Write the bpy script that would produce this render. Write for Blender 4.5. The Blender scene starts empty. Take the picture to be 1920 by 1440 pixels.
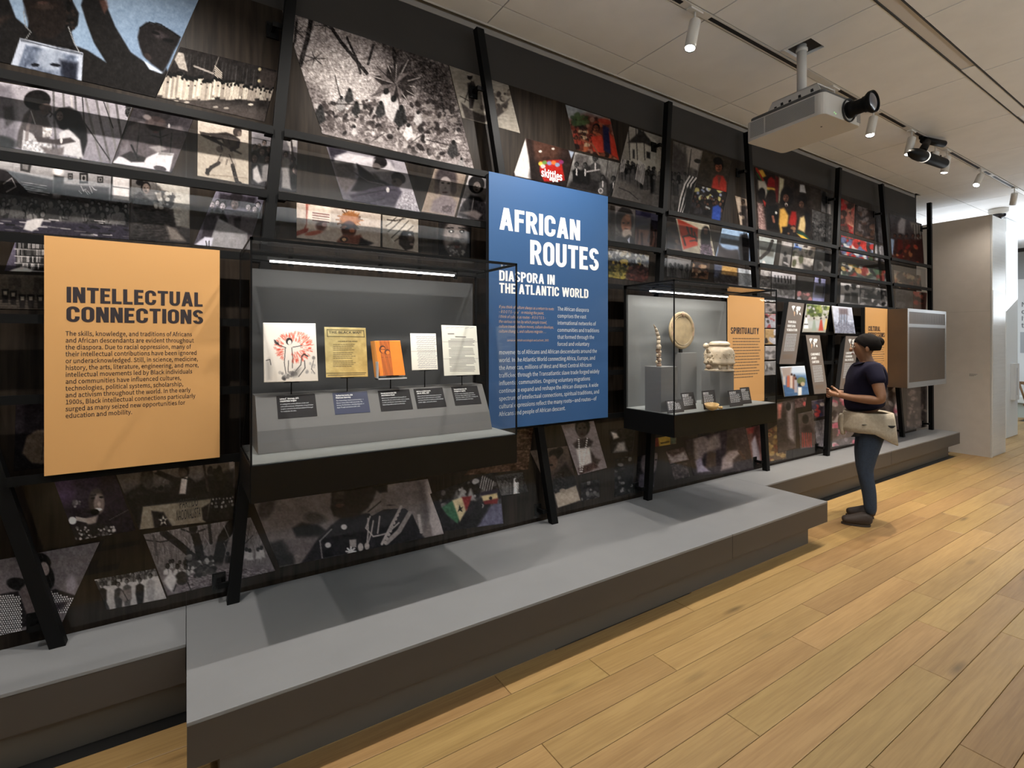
import bpy, bmesh, math, random
import numpy as np
from mathutils import Vector, Matrix

random.seed(7)
RNG = np.random.RandomState(11)
SC = bpy.context.scene
COL = SC.collection

# ------------------------------------------------------------------ camera
EYE = 1.55
FPX, HV = 944.0, 640.0                      # focal length and horizon row, for a 1920 x 1440 frame
SN, CS = 0.54332, 0.83953                   # the camera looks 32.9 degrees right of square-on to the wall
cam_d = bpy.data.cameras.new('camera')
cam = bpy.data.objects.new('camera', cam_d)
COL.objects.link(cam)
cam.location = (0, 0, EYE)
cam.rotation_euler = (math.radians(90), 0, -math.atan2(SN, CS))
cam_d.sensor_width = 36
cam_d.lens = FPX / 1920 * 36
cam_d.shift_y = -(720 - HV) / 1920
cam_d.clip_start = 0.05
cam_d.clip_end = 60
SC.camera = cam
SC.view_settings.view_transform = 'Standard'
SC.view_settings.look = 'None'
SC.view_settings.gamma = 1
SC.view_settings.use_curve_mapping = False
SC.view_settings.exposure = 0.0

# ------------------------------------------------------------------ world and room light
world = bpy.data.worlds.new('gallery_world')
SC.world = world
world.use_nodes = True
world.node_tree.nodes['Background'].inputs[0].default_value = (1.0, 0.93, 0.86, 1)
world.node_tree.nodes['Background'].inputs[1].default_value = 0.20

def light(kind, name, loc, energy, color=(1, .93, .84), target=None, **kw):
    d = bpy.data.lights.new(name, kind)
    d.energy = energy
    d.color = color
    for k, v in kw.items():
        setattr(d, k, v)
    o = bpy.data.objects.new(name, d)
    COL.objects.link(o)
    o.location = loc
    if target is not None:
        o.rotation_euler = (Vector(target) - Vector(loc)).to_track_quat('-Z', 'Y').to_euler()
    return o

WARM = (1.0, .945, .88)
# (lamp x, target x, target z, watts): heads on the track 0.8 m in front of the mural, visible or just out of frame
TRACK = [(-1.30, -1.0, 1.3, 60), (-0.08, -.15, 1.4, 80), (0.95, .85, 1.7, 60), (1.95, 1.95, 1.6, 90), (2.50, 2.45, 1.7, 85),
         (4.24, 4.0, 1.3, 90), (4.87, 4.6, 1.2, 60), (5.57, 5.3, 1.2, 60), (6.42, 6.2, 1.2, 60), (7.33, 6.7, .9, 60), (8.55, 9.0, .2, 16)]
for i, (x, tx, tz, e) in enumerate(TRACK):
    light('SPOT', 'track_light_beam', (x, 1.90, 3.30), e * 1.6, WARM, (tx, 2.60, tz + .35), spot_size=math.radians(118),
          spot_blend=1.0, shadow_soft_size=0.025)
# spots without fittings, added over the walkway to brighten the floor
for x, y, e in [(1.1, 1.6, 30), (2.5, 1.7, 38), (3.9, 1.8, 95), (5.3, 1.85, 330), (6.9, 1.8, 260), (8.2, 1.5, 90)]:
    light('SPOT', 'walkway_beam', (x, y, 3.45), e, (1, .86, .68), (x + .1, y + .25, 0), spot_size=math.radians(52),
          spot_blend=1.0, shadow_soft_size=0.05)
# daylight in the gallery beyond the end wall
light('AREA', 'far_gallery_daylight', (12.5, 3.2, 3.3), 50, (.86, .93, 1.0), (12.5, 3.2, 0), shape='RECTANGLE', size=3.5, size_y=3.5)
light('AREA', 'far_gallery_uplight', (12.0, 2.6, 2.4), 120, (.86, .93, 1.0), (11.6, 2.6, 3.5), shape='RECTANGLE', size=3.0, size_y=3.0)  # upward fill added to lift the far ceiling, no real fitting
# unseen fill panels added behind the camera, facing up to brighten the ceiling
for x in (-1.5, 2.0, 5.5, 9.0):
    light('AREA', 'uplight_trough', (x, -2.6, 2.5), 122, (.90, .96, 1.0), (x, -2.6, 3.5), shape='RECTANGLE', size=2.6, size_y=.9)

# ------------------------------------------------------------------ measuring helpers
def ray(u, v):
    return (FPX * SN + (u - 960) * CS, FPX * CS - (u - 960) * SN, HV - v)
def atY(u, v, Y):
    d = ray(u, v); t = Y / d[1]
    return Vector((d[0] * t, Y, d[2] * t + EYE))
def atZ(u, v, Z):
    d = ray(u, v); t = (Z - EYE) / d[2]
    return Vector((d[0] * t, d[1] * t, Z))
def atX(u, v, X):
    d = ray(u, v); t = X / d[0]
    return Vector((X, d[1] * t, d[2] * t + EYE))
def proj(X, Y, Z):
    a = X * SN + Y * CS; b = X * CS - Y * SN
    return 960 + FPX * b / a, HV - FPX * (Z - EYE) / a

# ------------------------------------------------------------------ materials
MATS = {}
def srgb(c):
    c = np.asarray(c, float) / 255.0
    return np.where(c <= .04045, c / 12.92, ((c + .055) / 1.055) ** 2.4)
def mat(name, color=(.5, .5, .5), rough=.5, metal=0.0, noise=None, bump=None, emit=None, spec=None, objrand=0.0, coat=0.0):
    """principled material; noise=(scale vector, amount) varies the colour, bump=(scale vector, strength)"""
    if name in MATS: return MATS[name]
    m = bpy.data.materials.new(name); m.use_nodes = True
    nt = m.node_tree; b = nt.nodes['Principled BSDF']
    b.inputs['Base Color'].default_value = (*color, 1)
    b.inputs['Roughness'].default_value = rough
    b.inputs['Metallic'].default_value = metal
    if coat: b.inputs['Coat Weight'].default_value = coat; b.inputs['Coat Roughness'].default_value = .12
    if spec is not None: b.inputs['Specular IOR Level'].default_value = spec
    if emit:
        b.inputs['Emission Color'].default_value = (*emit[0], 1); b.inputs['Emission Strength'].default_value = emit[1]
    if noise or bump or objrand:
        tc = nt.nodes.new('ShaderNodeTexCoord'); mp = nt.nodes.new('ShaderNodeMapping')
        nt.links.new(tc.outputs['Object'], mp.inputs[0])
        sc = (noise or bump or ((1, 1, 1), 0))[0]
        mp.inputs['Scale'].default_value = sc
        nz = nt.nodes.new('ShaderNodeTexNoise'); nz.inputs['Scale'].default_value = 1.0
        nz.inputs['Detail'].default_value = 6
        nt.links.new(mp.outputs[0], nz.inputs['Vector'])
        if objrand:
            oi = nt.nodes.new('ShaderNodeObjectInfo')
            ad = nt.nodes.new('ShaderNodeVectorMath'); ad.operation = 'MULTIPLY_ADD'
            nt.links.new(oi.outputs['Random'], ad.inputs[0]); ad.inputs[1].default_value = (37, 53, 11)
            nt.links.new(mp.outputs[0], ad.inputs[2]); nt.links.new(ad.outputs[0], nz.inputs['Vector'])
        if noise:
            mr = nt.nodes.new('ShaderNodeMapRange')
            mr.inputs['From Min'].default_value = .3; mr.inputs['From Max'].default_value = .7
            mr.inputs['To Min'].default_value = 1 - noise[1]; mr.inputs['To Max'].default_value = 1 + noise[1]
            nt.links.new(nz.outputs['Fac'], mr.inputs['Value'])
            out = mr.outputs[0]
            if objrand:
                m2 = nt.nodes.new('ShaderNodeMapRange'); m2.inputs['To Min'].default_value = 1 - objrand; m2.inputs['To Max'].default_value = 1 + objrand
                nt.links.new(oi.outputs['Random'], m2.inputs['Value'])
                mm = nt.nodes.new('ShaderNodeMath'); mm.operation = 'MULTIPLY'
                nt.links.new(out, mm.inputs[0]); nt.links.new(m2.outputs[0], mm.inputs[1]); out = mm.outputs[0]
            vm = nt.nodes.new('ShaderNodeVectorMath'); vm.operation = 'SCALE'
            vm.inputs[0].default_value = color
            nt.links.new(out, vm.inputs['Scale']); nt.links.new(vm.outputs[0], b.inputs['Base Color'])
        if bump:
            bp = nt.nodes.new('ShaderNodeBump'); bp.inputs['Strength'].default_value = bump[1]; bp.inputs['Distance'].default_value = .002
            nt.links.new(nz.outputs['Fac'], bp.inputs['Height']); nt.links.new(bp.outputs[0], b.inputs['Normal'])
    MATS[name] = m
    return m

def grain_mat(name, dark, light_, axis_scale, rough, fine=60.0, objrand=.12, hue=0.0, knots=False, coat=0.0, spec=.5):
    """wood: long fibres from stretched noise plus slow cathedral figure from a distorted wave"""
    m = bpy.data.materials.new(name); m.use_nodes = True
    nt = m.node_tree; N = nt.nodes; Lk = nt.links; b = N['Principled BSDF']
    tc = N.new('ShaderNodeTexCoord'); oi = N.new('ShaderNodeObjectInfo')
    mp = N.new('ShaderNodeMapping'); mp.inputs['Scale'].default_value = axis_scale
    off = N.new('ShaderNodeVectorMath'); off.operation = 'MULTIPLY_ADD'; off.inputs[1].default_value = (17, 29, 23)
    Lk.new(oi.outputs['Random'], off.inputs[0]); Lk.new(tc.outputs['Object'], off.inputs[2])
    Lk.new(off.outputs[0], mp.inputs[0])
    n1 = N.new('ShaderNodeTexNoise'); n1.inputs['Scale'].default_value = fine; n1.inputs['Detail'].default_value = 5; n1.inputs['Distortion'].default_value = .3
    n2 = N.new('ShaderNodeTexNoise'); n2.inputs['Scale'].default_value = fine * .11; n2.inputs['Detail'].default_value = 3; n2.inputs['Distortion'].default_value = 1.2
    Lk.new(mp.outputs[0], n1.inputs['Vector']); Lk.new(mp.outputs[0], n2.inputs['Vector'])
    mx = N.new('ShaderNodeMath'); mx.operation = 'MULTIPLY_ADD'; mx.inputs[1].default_value = .55
    Lk.new(n1.outputs['Fac'], mx.inputs[0])
    h = N.new('ShaderNodeMath'); h.operation = 'MULTIPLY'; h.inputs[1].default_value = .45
    Lk.new(n2.outputs['Fac'], h.inputs[0]); Lk.new(h.outputs[0], mx.inputs[2])
    cr = N.new('ShaderNodeValToRGB'); cr.color_ramp.elements[0].position = .36; cr.color_ramp.elements[1].position = .62
    cr.color_ramp.elements[0].color = (*dark, 1); cr.color_ramp.elements[1].color = (*light_, 1)
    Lk.new(mx.outputs[0], cr.inputs[0])
    hs = N.new('ShaderNodeHueSaturation')
    mr = N.new('ShaderNodeMapRange'); mr.inputs['To Min'].default_value = 1 - objrand; mr.inputs['To Max'].default_value = 1 + objrand
    Lk.new(oi.outputs['Random'], mr.inputs['Value']); Lk.new(mr.outputs[0], hs.inputs['Value'])
    if hue:
        fr = N.new('ShaderNodeMath'); fr.operation = 'MULTIPLY'; fr.inputs[1].default_value = 7.31
        f2 = N.new('ShaderNodeMath'); f2.operation = 'FRACT'
        Lk.new(oi.outputs['Random'], fr.inputs[0]); Lk.new(fr.outputs[0], f2.inputs[0])
        m3 = N.new('ShaderNodeMapRange'); m3.inputs['To Min'].default_value = .5 - hue; m3.inputs['To Max'].default_value = .5 + hue * .3
        Lk.new(f2.outputs[0], m3.inputs['Value']); Lk.new(m3.outputs[0], hs.inputs['Hue'])
    Lk.new(cr.outputs[0], hs.inputs['Color'])
    col = hs.outputs[0]
    if knots:
        vo = N.new('ShaderNodeTexVoronoi'); vo.inputs['Scale'].default_value = 1.0
        m4 = N.new('ShaderNodeMapping'); m4.inputs['Scale'].default_value = (1.1, 5, 1)
        Lk.new(off.outputs[0], m4.inputs[0]); Lk.new(m4.outputs[0], vo.inputs['Vector'])
        r4 = N.new('ShaderNodeMapRange'); r4.inputs['From Min'].default_value = .02; r4.inputs['From Max'].default_value = .13
        r4.inputs['To Min'].default_value = .45; r4.inputs['To Max'].default_value = 1.0
        Lk.new(vo.outputs['Distance'], r4.inputs['Value'])
        v4 = N.new('ShaderNodeVectorMath'); v4.operation = 'SCALE'
        Lk.new(col, v4.inputs[0]); Lk.new(r4.outputs[0], v4.inputs['Scale']); col = v4.outputs[0]
    Lk.new(col, b.inputs['Base Color'])
    b.inputs['Roughness'].default_value = rough
    b.inputs['Specular IOR Level'].default_value = spec
    bp = N.new('ShaderNodeBump'); bp.inputs['Strength'].default_value = .12; bp.inputs['Distance'].default_value = .001
    Lk.new(n1.outputs['Fac'], bp.inputs['Height']); Lk.new(bp.outputs[0], b.inputs['Normal'])
    MATS[name] = m
    return m

def print_mat(name, rough=.42, spec=.4, noise=True):
    """flat print: colour comes from the printed sheet's own colour attribute, over faint wood-fibre relief"""
    m = bpy.data.materials.new(name); m.use_nodes = True
    nt = m.node_tree; b = nt.nodes['Principled BSDF']
    at = nt.nodes.new('ShaderNodeAttribute'); at.attribute_name = 'ink'
    nt.links.new(at.outputs['Color'], b.inputs['Base Color'])
    b.inputs['Roughness'].default_value = rough; b.inputs['Specular IOR Level'].default_value = spec
    MATS[name] = m
    return m

def glass_mat(name, tint=(1, 1, 1), extra=0.0):
    m = bpy.data.materials.new(name); m.use_nodes = True
    nt = m.node_tree; nt.nodes.clear()
    o = nt.nodes.new('ShaderNodeOutputMaterial'); mx = nt.nodes.new('ShaderNodeMixShader')
    t = nt.nodes.new('ShaderNodeBsdfTransparent'); t.inputs[0].default_value = (*tint, 1)
    g = nt.nodes.new('ShaderNodeBsdfGlossy'); g.inputs['Roughness'].default_value = .01
    ge = nt.nodes.new('ShaderNodeNewGeometry')
    dt = nt.nodes.new('ShaderNodeVectorMath'); dt.operation = 'DOT_PRODUCT'
    nt.links.new(ge.outputs['Normal'], dt.inputs[0]); nt.links.new(ge.outputs['Incoming'], dt.inputs[1])
    def mth(op, a, b):
        n = nt.nodes.new('ShaderNodeMath'); n.operation = op; n.use_clamp = op != 'MULTIPLY'
        for k, v in enumerate((a, b)):
            if isinstance(v, (int, float)): n.inputs[k].default_value = v
            else: nt.links.new(v, n.inputs[k])
        return n.outputs[0]
    ab = nt.nodes.new('ShaderNodeMath'); ab.operation = 'ABSOLUTE'; nt.links.new(dt.outputs['Value'], ab.inputs[0])
    q = mth('POWER', mth('SUBTRACT', 1.0, ab.outputs[0]), 5.0)
    nt.links.new(mth('ADD', mth('MULTIPLY', q, .85), .018 + extra), mx.inputs[0])
    nt.links.new(t.outputs[0], mx.inputs[1]); nt.links.new(g.outputs[0], mx.inputs[2]); nt.links.new(mx.outputs[0], o.inputs[0])
    MATS[name] = m
    return m

BLACK = mat('black_powder_coat', (.005, .005, .005), .5, 0, spec=.12)
BLACKM = mat('matt_black', (.008, .008, .009), .6)
DKWALL = mat('dark_brown_wall_paint', (.030, .027, .025), .85, noise=((3, 3, 3), .06))
GREY = mat('grey_laminate', (.205, .207, .21), .36, noise=((6, 6, 6), .03), spec=.4)
BEIGE = mat('beige_wall_paint', (.58, .52, .455), .8, noise=((9, 9, 9), .03))
CEIL = mat('ceiling_tile_paint', (.84, .84, .84), .85, noise=((5, 5, 5), .03))
SEAM = mat('shadow_gap_paint', (.05, .045, .04), .9)
WHITE = mat('white_enamel', (.68, .66, .62), .4)
WHITEW = mat('white_wall_paint', (.78, .80, .80), .7)
STEEL = mat('brushed_steel', (.42, .42, .42), .33, .85, noise=((2, 2, 60), .08))
MURALWOOD = grain_mat('dark_stained_veneer', (.008, .0055, .004), (.027, .020, .0145), (3.2, 3.2, .22), .45, fine=16, objrand=.03, spec=.08)
OAK = grain_mat('oak_floorboard', (.285, .176, .062), (.375, .244, .092), (.35, 7, 1), .42, fine=14, objrand=.14, hue=.012, knots=True, spec=.4)
INK = print_mat('printed_mural_film', .6, .05)
INKP = print_mat('printed_panel_film', .45)
GLASS = glass_mat('clear_glass')
TRIMGREY = mat('case_lining_grey', (.042, .044, .045), .6)
DECK = mat('case_deck_grey', (.21, .225, .22), .6)
GLOWW = mat('led_strip', (1, 1, 1), .5, emit=((1.0, .97, .92), 14))
LENSGLOW = mat('lamp_lens', (1, 1, 1), .4, emit=((1.0, .95, .86), 12))
# ------------------------------------------------------------------ object helpers
def tag(o, label=None, cat=None, group=None, kind=None):
    if label: o['label'] = label
    if cat: o['category'] = cat
    if group: o['group'] = group
    if kind: o['kind'] = kind
    return o
def empty(name, loc, label=None, cat=None, group=None, kind=None):
    o = bpy.data.objects.new(name, None); COL.objects.link(o)
    o.location = loc; o.empty_display_size = .1
    return tag(o, label, cat, group, kind)
def origin(p):
    v = Vector((0, 0, 0))
    while p is not None:
        v += p.location; p = p.parent
    return v

class MB:
    """collects faces in world coordinates; build() makes ONE mesh object, relative to its parent"""
    def __init__(s): s.v = []; s.f = []; s.sm = []
    def add(s, vs, fs, smooth=False):
        n = len(s.v); s.v += [tuple(v) for v in vs]
        for f in fs: s.f.append([n + i for i in f]); s.sm.append(smooth)
        return s
    def box(s, x0, x1, y0, y1, z0, z1):
        vs = [(x, y, z) for z in (z0, z1) for y in (y0, y1) for x in (x0, x1)]
        return s.add(vs, [(0, 2, 3, 1), (4, 5, 7, 6), (0, 1, 5, 4), (2, 6, 7, 3), (0, 4, 6, 2), (1, 3, 7, 5)])
    def hexa(s, p):   # 8 points: bottom ring 4, top ring 4
        return s.add(p, [(3, 2, 1, 0), (4, 5, 6, 7), (0, 1, 5, 4), (1, 2, 6, 5), (2, 3, 7, 6), (3, 0, 4, 7)])
    def slab(s, quad, nrm, t):
        """a plate: quad is its front face, nrm the direction of its thickness"""
        n = Vector(nrm).normalized() * t
        q = [Vector(p) for p in quad]; b = [p + n for p in q]; k = len(q)
        fs = [tuple(range(k)), tuple(range(2 * k - 1, k - 1, -1))]
        fs += [(i, i + k, (i + 1) % k + k, (i + 1) % k) for i in range(k)]
        return s.add(q + b, fs)
    def tube(s, a, b, r, r2=None, n=14, caps=True, smooth=True):
        a = Vector(a); b = Vector(b); d = (b - a).normalized()
        u = d.orthogonal().normalized(); w = d.cross(u); r2 = r if r2 is None else r2
        vs = []
        for c, rr in ((a, r), (b, r2)):
            for i in range(n):
                t = 2 * math.pi * i / n
                vs.append(c + u * math.cos(t) * rr + w * math.sin(t) * rr)
        fs = [(i, (i + 1) % n, (i + 1) % n + n, i + n) for i in range(n)]
        s.add(vs, fs, smooth)
        if caps: s.add(vs, [tuple(range(n - 1, -1, -1)), tuple(range(n, 2 * n))])
        return s
    def lathe(s, c, axis, prof, n=24, sx=1, sy=1):
        """prof: (radius, height) along axis from centre c"""
        d = Vector(axis).normalized(); u = d.orthogonal().normalized(); w = d.cross(u); c = Vector(c)
        vs = []
        for r, h in prof:
            for i in range(n):
                t = 2 * math.pi * i / n
                vs.append(c + d * h + u * math.cos(t) * r * sx + w * math.sin(t) * r * sy)
        fs = []
        for k in range(len(prof) - 1):
            for i in range(n):
                j = (i + 1) % n
                fs.append((k * n + i, k * n + j, (k + 1) * n + j, (k + 1) * n + i))
        s.add(vs, fs, True)
        return s
    def ball(s, c, r, sc=(1, 1, 1), n=12):
        c = Vector(c); vs = []; fs = []
        for i in range(n // 2 + 1):
            th = math.pi * i / (n // 2)
            for j in range(n):
                ph = 2 * math.pi * j / n
                vs.append(c + Vector((r * sc[0] * math.sin(th) * math.cos(ph), r * sc[1] * math.sin(th) * math.sin(ph), r * sc[2] * math.cos(th))))
        for i in range(n // 2):
            for j in range(n):
                k = (j + 1) % n
                fs.append((i * n + j, (i + 1) * n + j, (i + 1) * n + k, i * n + k))
        return s.add(vs, fs, True)
    def rot(s, c, ax, deg):
        M = Matrix.Rotation(math.radians(deg), 4, ax); c = Vector(c)
        s.v = [tuple(M @ (Vector(v) - c) + c) for v in s.v]; return s
    def build(s, name, m, parent=None, bevel=0, **kw):
        o0 = origin(parent) if parent is not None else Vector((0, 0, 0))
        me = bpy.data.meshes.new(name)
        me.from_pydata([(v[0] - o0.x, v[1] - o0.y, v[2] - o0.z) for v in s.v], [], s.f)
        me.polygons.foreach_set('use_smooth', s.sm)
        me.materials.append(m)
        bm = bmesh.new(); bm.from_mesh(me)
        bmesh.ops.remove_doubles(bm, verts=bm.verts, dist=1e-6)
        bmesh.ops.recalc_face_normals(bm, faces=bm.faces)
        bm.to_mesh(me); bm.free()
        o = bpy.data.objects.new(name, me); COL.objects.link(o)
        if parent is not None: o.parent = parent
        if bevel:
            bv = o.modifiers.new('bevel', 'BEVEL'); bv.width = bevel; bv.segments = 2; bv.limit_method = 'ANGLE'; bv.angle_limit = .7
        return tag(o, **kw)

def dup(root, loc, label=None):
    r = root.copy(); COL.objects.link(r); r.location = loc
    if label: r['label'] = label
    for ch in list(root.children):
        c = ch.copy(); COL.objects.link(c); c.parent = r
        for g in ch.children:
            d = g.copy(); COL.objects.link(d); d.parent = c
    return r

# ------------------------------------------------------------------ lettering
try:
    import os as _os
    _fp = _os.path.join(bpy.utils.system_resource('DATAFILES'), 'fonts', 'Noto Sans CJK Regular.woff2')
    FONT = bpy.data.fonts.load(_fp)
except Exception:
    FONT = None
def text_curve(s, bold=0.0, res=3, shear=0.0):
    cu = bpy.data.curves.new('lettering', 'FONT'); cu.body = s
    if FONT: cu.font = FONT
    cu.size = 1; cu.offset = bold; cu.resolution_u = res; cu.fill_mode = 'FRONT'; cu.shear = shear
    return cu
def _cap():
    cu = text_curve('H'); ob = bpy.data.objects.new('t', cu); COL.objects.link(ob)
    dg = bpy.context.evaluated_depsgraph_get(); dg.update(); me = ob.evaluated_get(dg).to_mesh(); h = max([v.co.y for v in me.vertices] + [0])
    bpy.data.objects.remove(ob); bpy.data.curves.remove(cu); return h
CAP = _cap()
if CAP < .2 or CAP > 1.2: FONT = None; CAP = _cap()
def heads(name, rows, *a, **k):
    for r in rows: lines_mesh(name, [r], *a, **k)
def lines_mesh(name, rows, m, parent, bold=0.0, res=3, shear=0.0, ax=(1, 0, 0), up=(0, 0, 1), nrm=(0, -1, 0), condense=None, **kw):
    """rows: (string, left point, cap height, width or None). One mesh of flat letters, standing 0.6 mm proud."""
    ax = Vector(ax); up = Vector(up); nr = Vector(nrm)
    V = []; F = []; o0 = origin(parent); bold = bold * CAP / .7
    dg = bpy.context.evaluated_depsgraph_get()
    for s, p, cap, width in rows:
        cu = text_curve(s, bold, res, shear)
        ob = bpy.data.objects.new('tmp', cu)
        COL.objects.link(ob)
        dg.update()
        me = ob.evaluated_get(dg).to_mesh()
        co = np.empty(len(me.vertices) * 3); me.vertices.foreach_get('co', co); co = co.reshape(-1, 3)
        if len(co):
            sy = cap / CAP
            if width: sx = width / max(co[:, 0].max() - co[:, 0].min(), 1e-6)
            else: sx = sy * (condense or 1)
            x0 = co[:, 0].min() if width else 0
            n = len(V); P = Vector(p)
            for c in co:
                V.append(P + ax * float((c[0] - x0) * sx) + up * float(c[1] * sy) + nr * .0006 - o0)
            for f in me.polygons: F.append([n + i for i in f.vertices])
        ob.evaluated_get(dg).to_mesh_clear()
        bpy.data.objects.remove(ob); bpy.data.curves.remove(cu)
    me = bpy.data.meshes.new(name); me.from_pydata([tuple(v) for v in V], [], F); me.materials.append(m)
    o = bpy.data.objects.new(name, me); COL.objects.link(o); o.parent = parent
    return tag(o, **kw)

# condensed bold grotesque capitals, drawn from bars and elliptical arcs (height 1)
def glyph(c, s=.20, h=.170):
    P = []
    def q(*p): P.append(list(p))
    def bar(x0, y0, x1, y1): q((x0, y0), (x1, y0), (x1, y1), (x0, y1))
    def arc(cx, cy, rx, ry, a0, a1, n=14, hh=None):
        for i in range(n):
            a, b = (math.radians(a0 + (a1 - a0) * (i + k) / n) for k in (0, 1))
            ix, iy = rx - s, ry - (hh or h)
            q((cx + rx * math.cos(a), cy + ry * math.sin(a)), (cx + rx * math.cos(b), cy + ry * math.sin(b)), (cx + ix * math.cos(b), cy + iy * math.sin(b)), (cx + ix * math.cos(a), cy + iy * math.sin(a)))
    W = .56
    if c == ' ': return [], .22
    if c == 'I': bar(0, 0, s, 1); return P, s
    if c in 'E\u00c9F':
        bar(0, 0, s, 1); bar(s, 1 - h, .46, 1); bar(s, .44, .42, .44 + h)
        if c != 'F': bar(s, 0, .47, h)
        if c == '\u00c9': q((.20, 1.06), (.30, 1.06), (.42, 1.24), (.26, 1.24))
        return P, .47
    if c == '\u00cd': bar(0, 0, s, 1); q((.02, 1.06), (.12, 1.06), (.24, 1.24), (.08, 1.24)); return P, s
    if c == 'L': bar(0, 0, s, 1); bar(s, 0, .46, h); return P, .46
    if c == 'T': bar(0, 1 - h, .54, 1); bar(.27 - s / 2, 0, .27 + s / 2, 1 - h); return P, .54
    if c == 'H': bar(0, 0, s, 1); bar(W - s, 0, W, 1); bar(s, .43, W - s, .43 + h); return P, W
    if c == 'N': bar(0, 0, s, 1); bar(W - s, 0, W, 1); q((s * .2, 1), (s * 1.1, 1), (W - s * .2, 0), (W - s * 1.1, 0)); return P, W
    if c == 'M': bar(0, 0, s, 1); bar(.74 - s, 0, .74, 1); q((.0, 1), (s * 1.2, 1), (.37 + s * .4, .1), (.37 - s * .4, .1)); q((.74, 1), (.74 - s * 1.2, 1), (.37 - s * .4, .1), (.37 + s * .4, .1)); return P, .74
    if c == 'A': q((0, 0), (s * 1.02, 0), (.31 + s * .45, 1), (.31 - s * .58, 1)); q((.62, 0), (.62 - s * 1.02, 0), (.31 - s * .45, 1), (.31 + s * .58, 1)); bar(.16, .21, .46, .21 + h * .9); return P, .62
    if c == 'V': q((0, 1), (s * 1.05, 1), (.30 + s * .45, 0), (.30 - s * .5, 0)); q((.6, 1), (.6 - s * 1.05, 1), (.30 - s * .45, 0), (.30 + s * .5, 0)); return P, .6
    if c == 'Y': q((0, 1), (s * 1.1, 1), (.30 + s * .5, .42), (.30 - s * .5, .40)); q((.6, 1), (.6 - s * 1.1, 1), (.30 - s * .5, .42), (.30 + s * .5, .40)); bar(.30 - s / 2, 0, .30 + s / 2, .43); return P, .6
    if c == 'W':
        for a, b in ((0, .24), (.45, .24), (.45, .66), (.90, .66)): k = s * .5; q((a - k + (k if a == 0 else -k if a == .9 else 0), 1), (a + k + (k if a == 0 else -k if a == .9 else 0), 1), (b + k * .9, 0), (b - k * .9, 0))
        return P, .9
    if c == 'X': q((0, 1), (s * 1.15, 1), (.58, 0), (.58 - s * 1.15, 0)); q((.58, 1), (.58 - s * 1.15, 1), (0, 0), (s * 1.15, 0)); return P, .58
    if c == 'Z': bar(0, 1 - h, .5, 1); bar(0, 0, .5, h); q((.5 - s * 1.2, 1 - h), (.5, 1 - h), (s * 1.2, h), (0, h)); return P, .5
    if c in 'OCGQ':
        r, y = W / 2, .27
        if c == 'O': arc(r, 1 - y, r, y, 0, 180); arc(r, y, r, y, 180, 360); bar(0, y, s, 1 - y); bar(W - s, y, W, 1 - y)
        else:
            arc(r, 1 - y, r, y, 0, 180); arc(r, y, r, y, 180, 360); bar(0, y, s, 1 - y); bar(W - s, .64, W, 1 - y); bar(W - s, y, W, .36)
            if c == 'G': bar(W - s, .0, W, .5); bar(r, .40, W, .40 + h * .85)
        return P, W
    if c == 'D': bar(0, 0, s, 1); bar(s, 0, .28, h); bar(s, 1 - h, .28, 1); arc(W - .28, .72, .28, .28, 0, 90); arc(W - .28, .28, .28, .28, 270, 360); bar(W - s, .28, W, .72); return P, W
    if c == 'U' or c == 'J': r, y = W / 2, .27; arc(r, y, r, y, 180, 360); bar(W - s, y, W, 1); bar(0, y, s, 1 if c == 'U' else .3); return P, W
    if c in 'PR':
        bar(0, 0, s, 1); bar(s, 1 - h, .28, 1); bar(s, .40, .30, .40 + h); arc(.26, .70, .28, .30, -90, 90)
        if c == 'R': q((.22, .42), (.40, .42), (.57, 0), (.38, 0))
        return P, .56 if c == 'R' else .54
    if c == 'B': bar(0, 0, s, 1); bar(s, 1 - h, .28, 1); bar(s, .435, .30, .435 + h * .9); bar(s, 0, .28, h); arc(.27, .745, .26, .255, -90, 90); arc(.27, .28, .29, .28, -90, 90); return P, .56
    if c == 'K': bar(0, 0, s, 1); q((s, .36), (s, .60), (.38, 1), (.56, 1)); q((.2, .60), (.36, .62), (.58, 0), (.39, 0)); return P, .58
    if c == 'S': arc(.27, .735, .27, .265, 8, 270); arc(.27, .265, .27, .265, 90, -172); return P, .54
    if c == '\u2019': q((.02, .98), (.16, .98), (.08, .72), (.0, .72)); return P, .14
    bar(0, .4, .3, .4 + h); return P, .3
def blocks(name, rows, m, parent, bold=0, res=0, **kw):
    """one object per heading line"""
    o0 = origin(parent)
    for s_, p, cap, width in rows:
        x = 0; quads = []
        for ch in s_:
            g_, w_ = glyph(ch); quads += [[(a + x, b) for a, b in q_] for q_ in g_]; x += w_ + .075
        x -= .075; k = width / x; V = []; F = []
        for q_ in quads:
            F.append(list(range(len(V), len(V) + 4))); V += [(p[0] + a * k - o0.x, p[1] - .0006 - .00004 * (len(F) % 9) - o0.y, p[2] + b * cap - o0.z) for a, b in q_]
        me = bpy.data.meshes.new(name); me.from_pydata(V, [], F); me.materials.append(m)
        o = bpy.data.objects.new(name, me); COL.objects.link(o); o.parent = parent; tag(o, kind='stuff', **kw)

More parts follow.
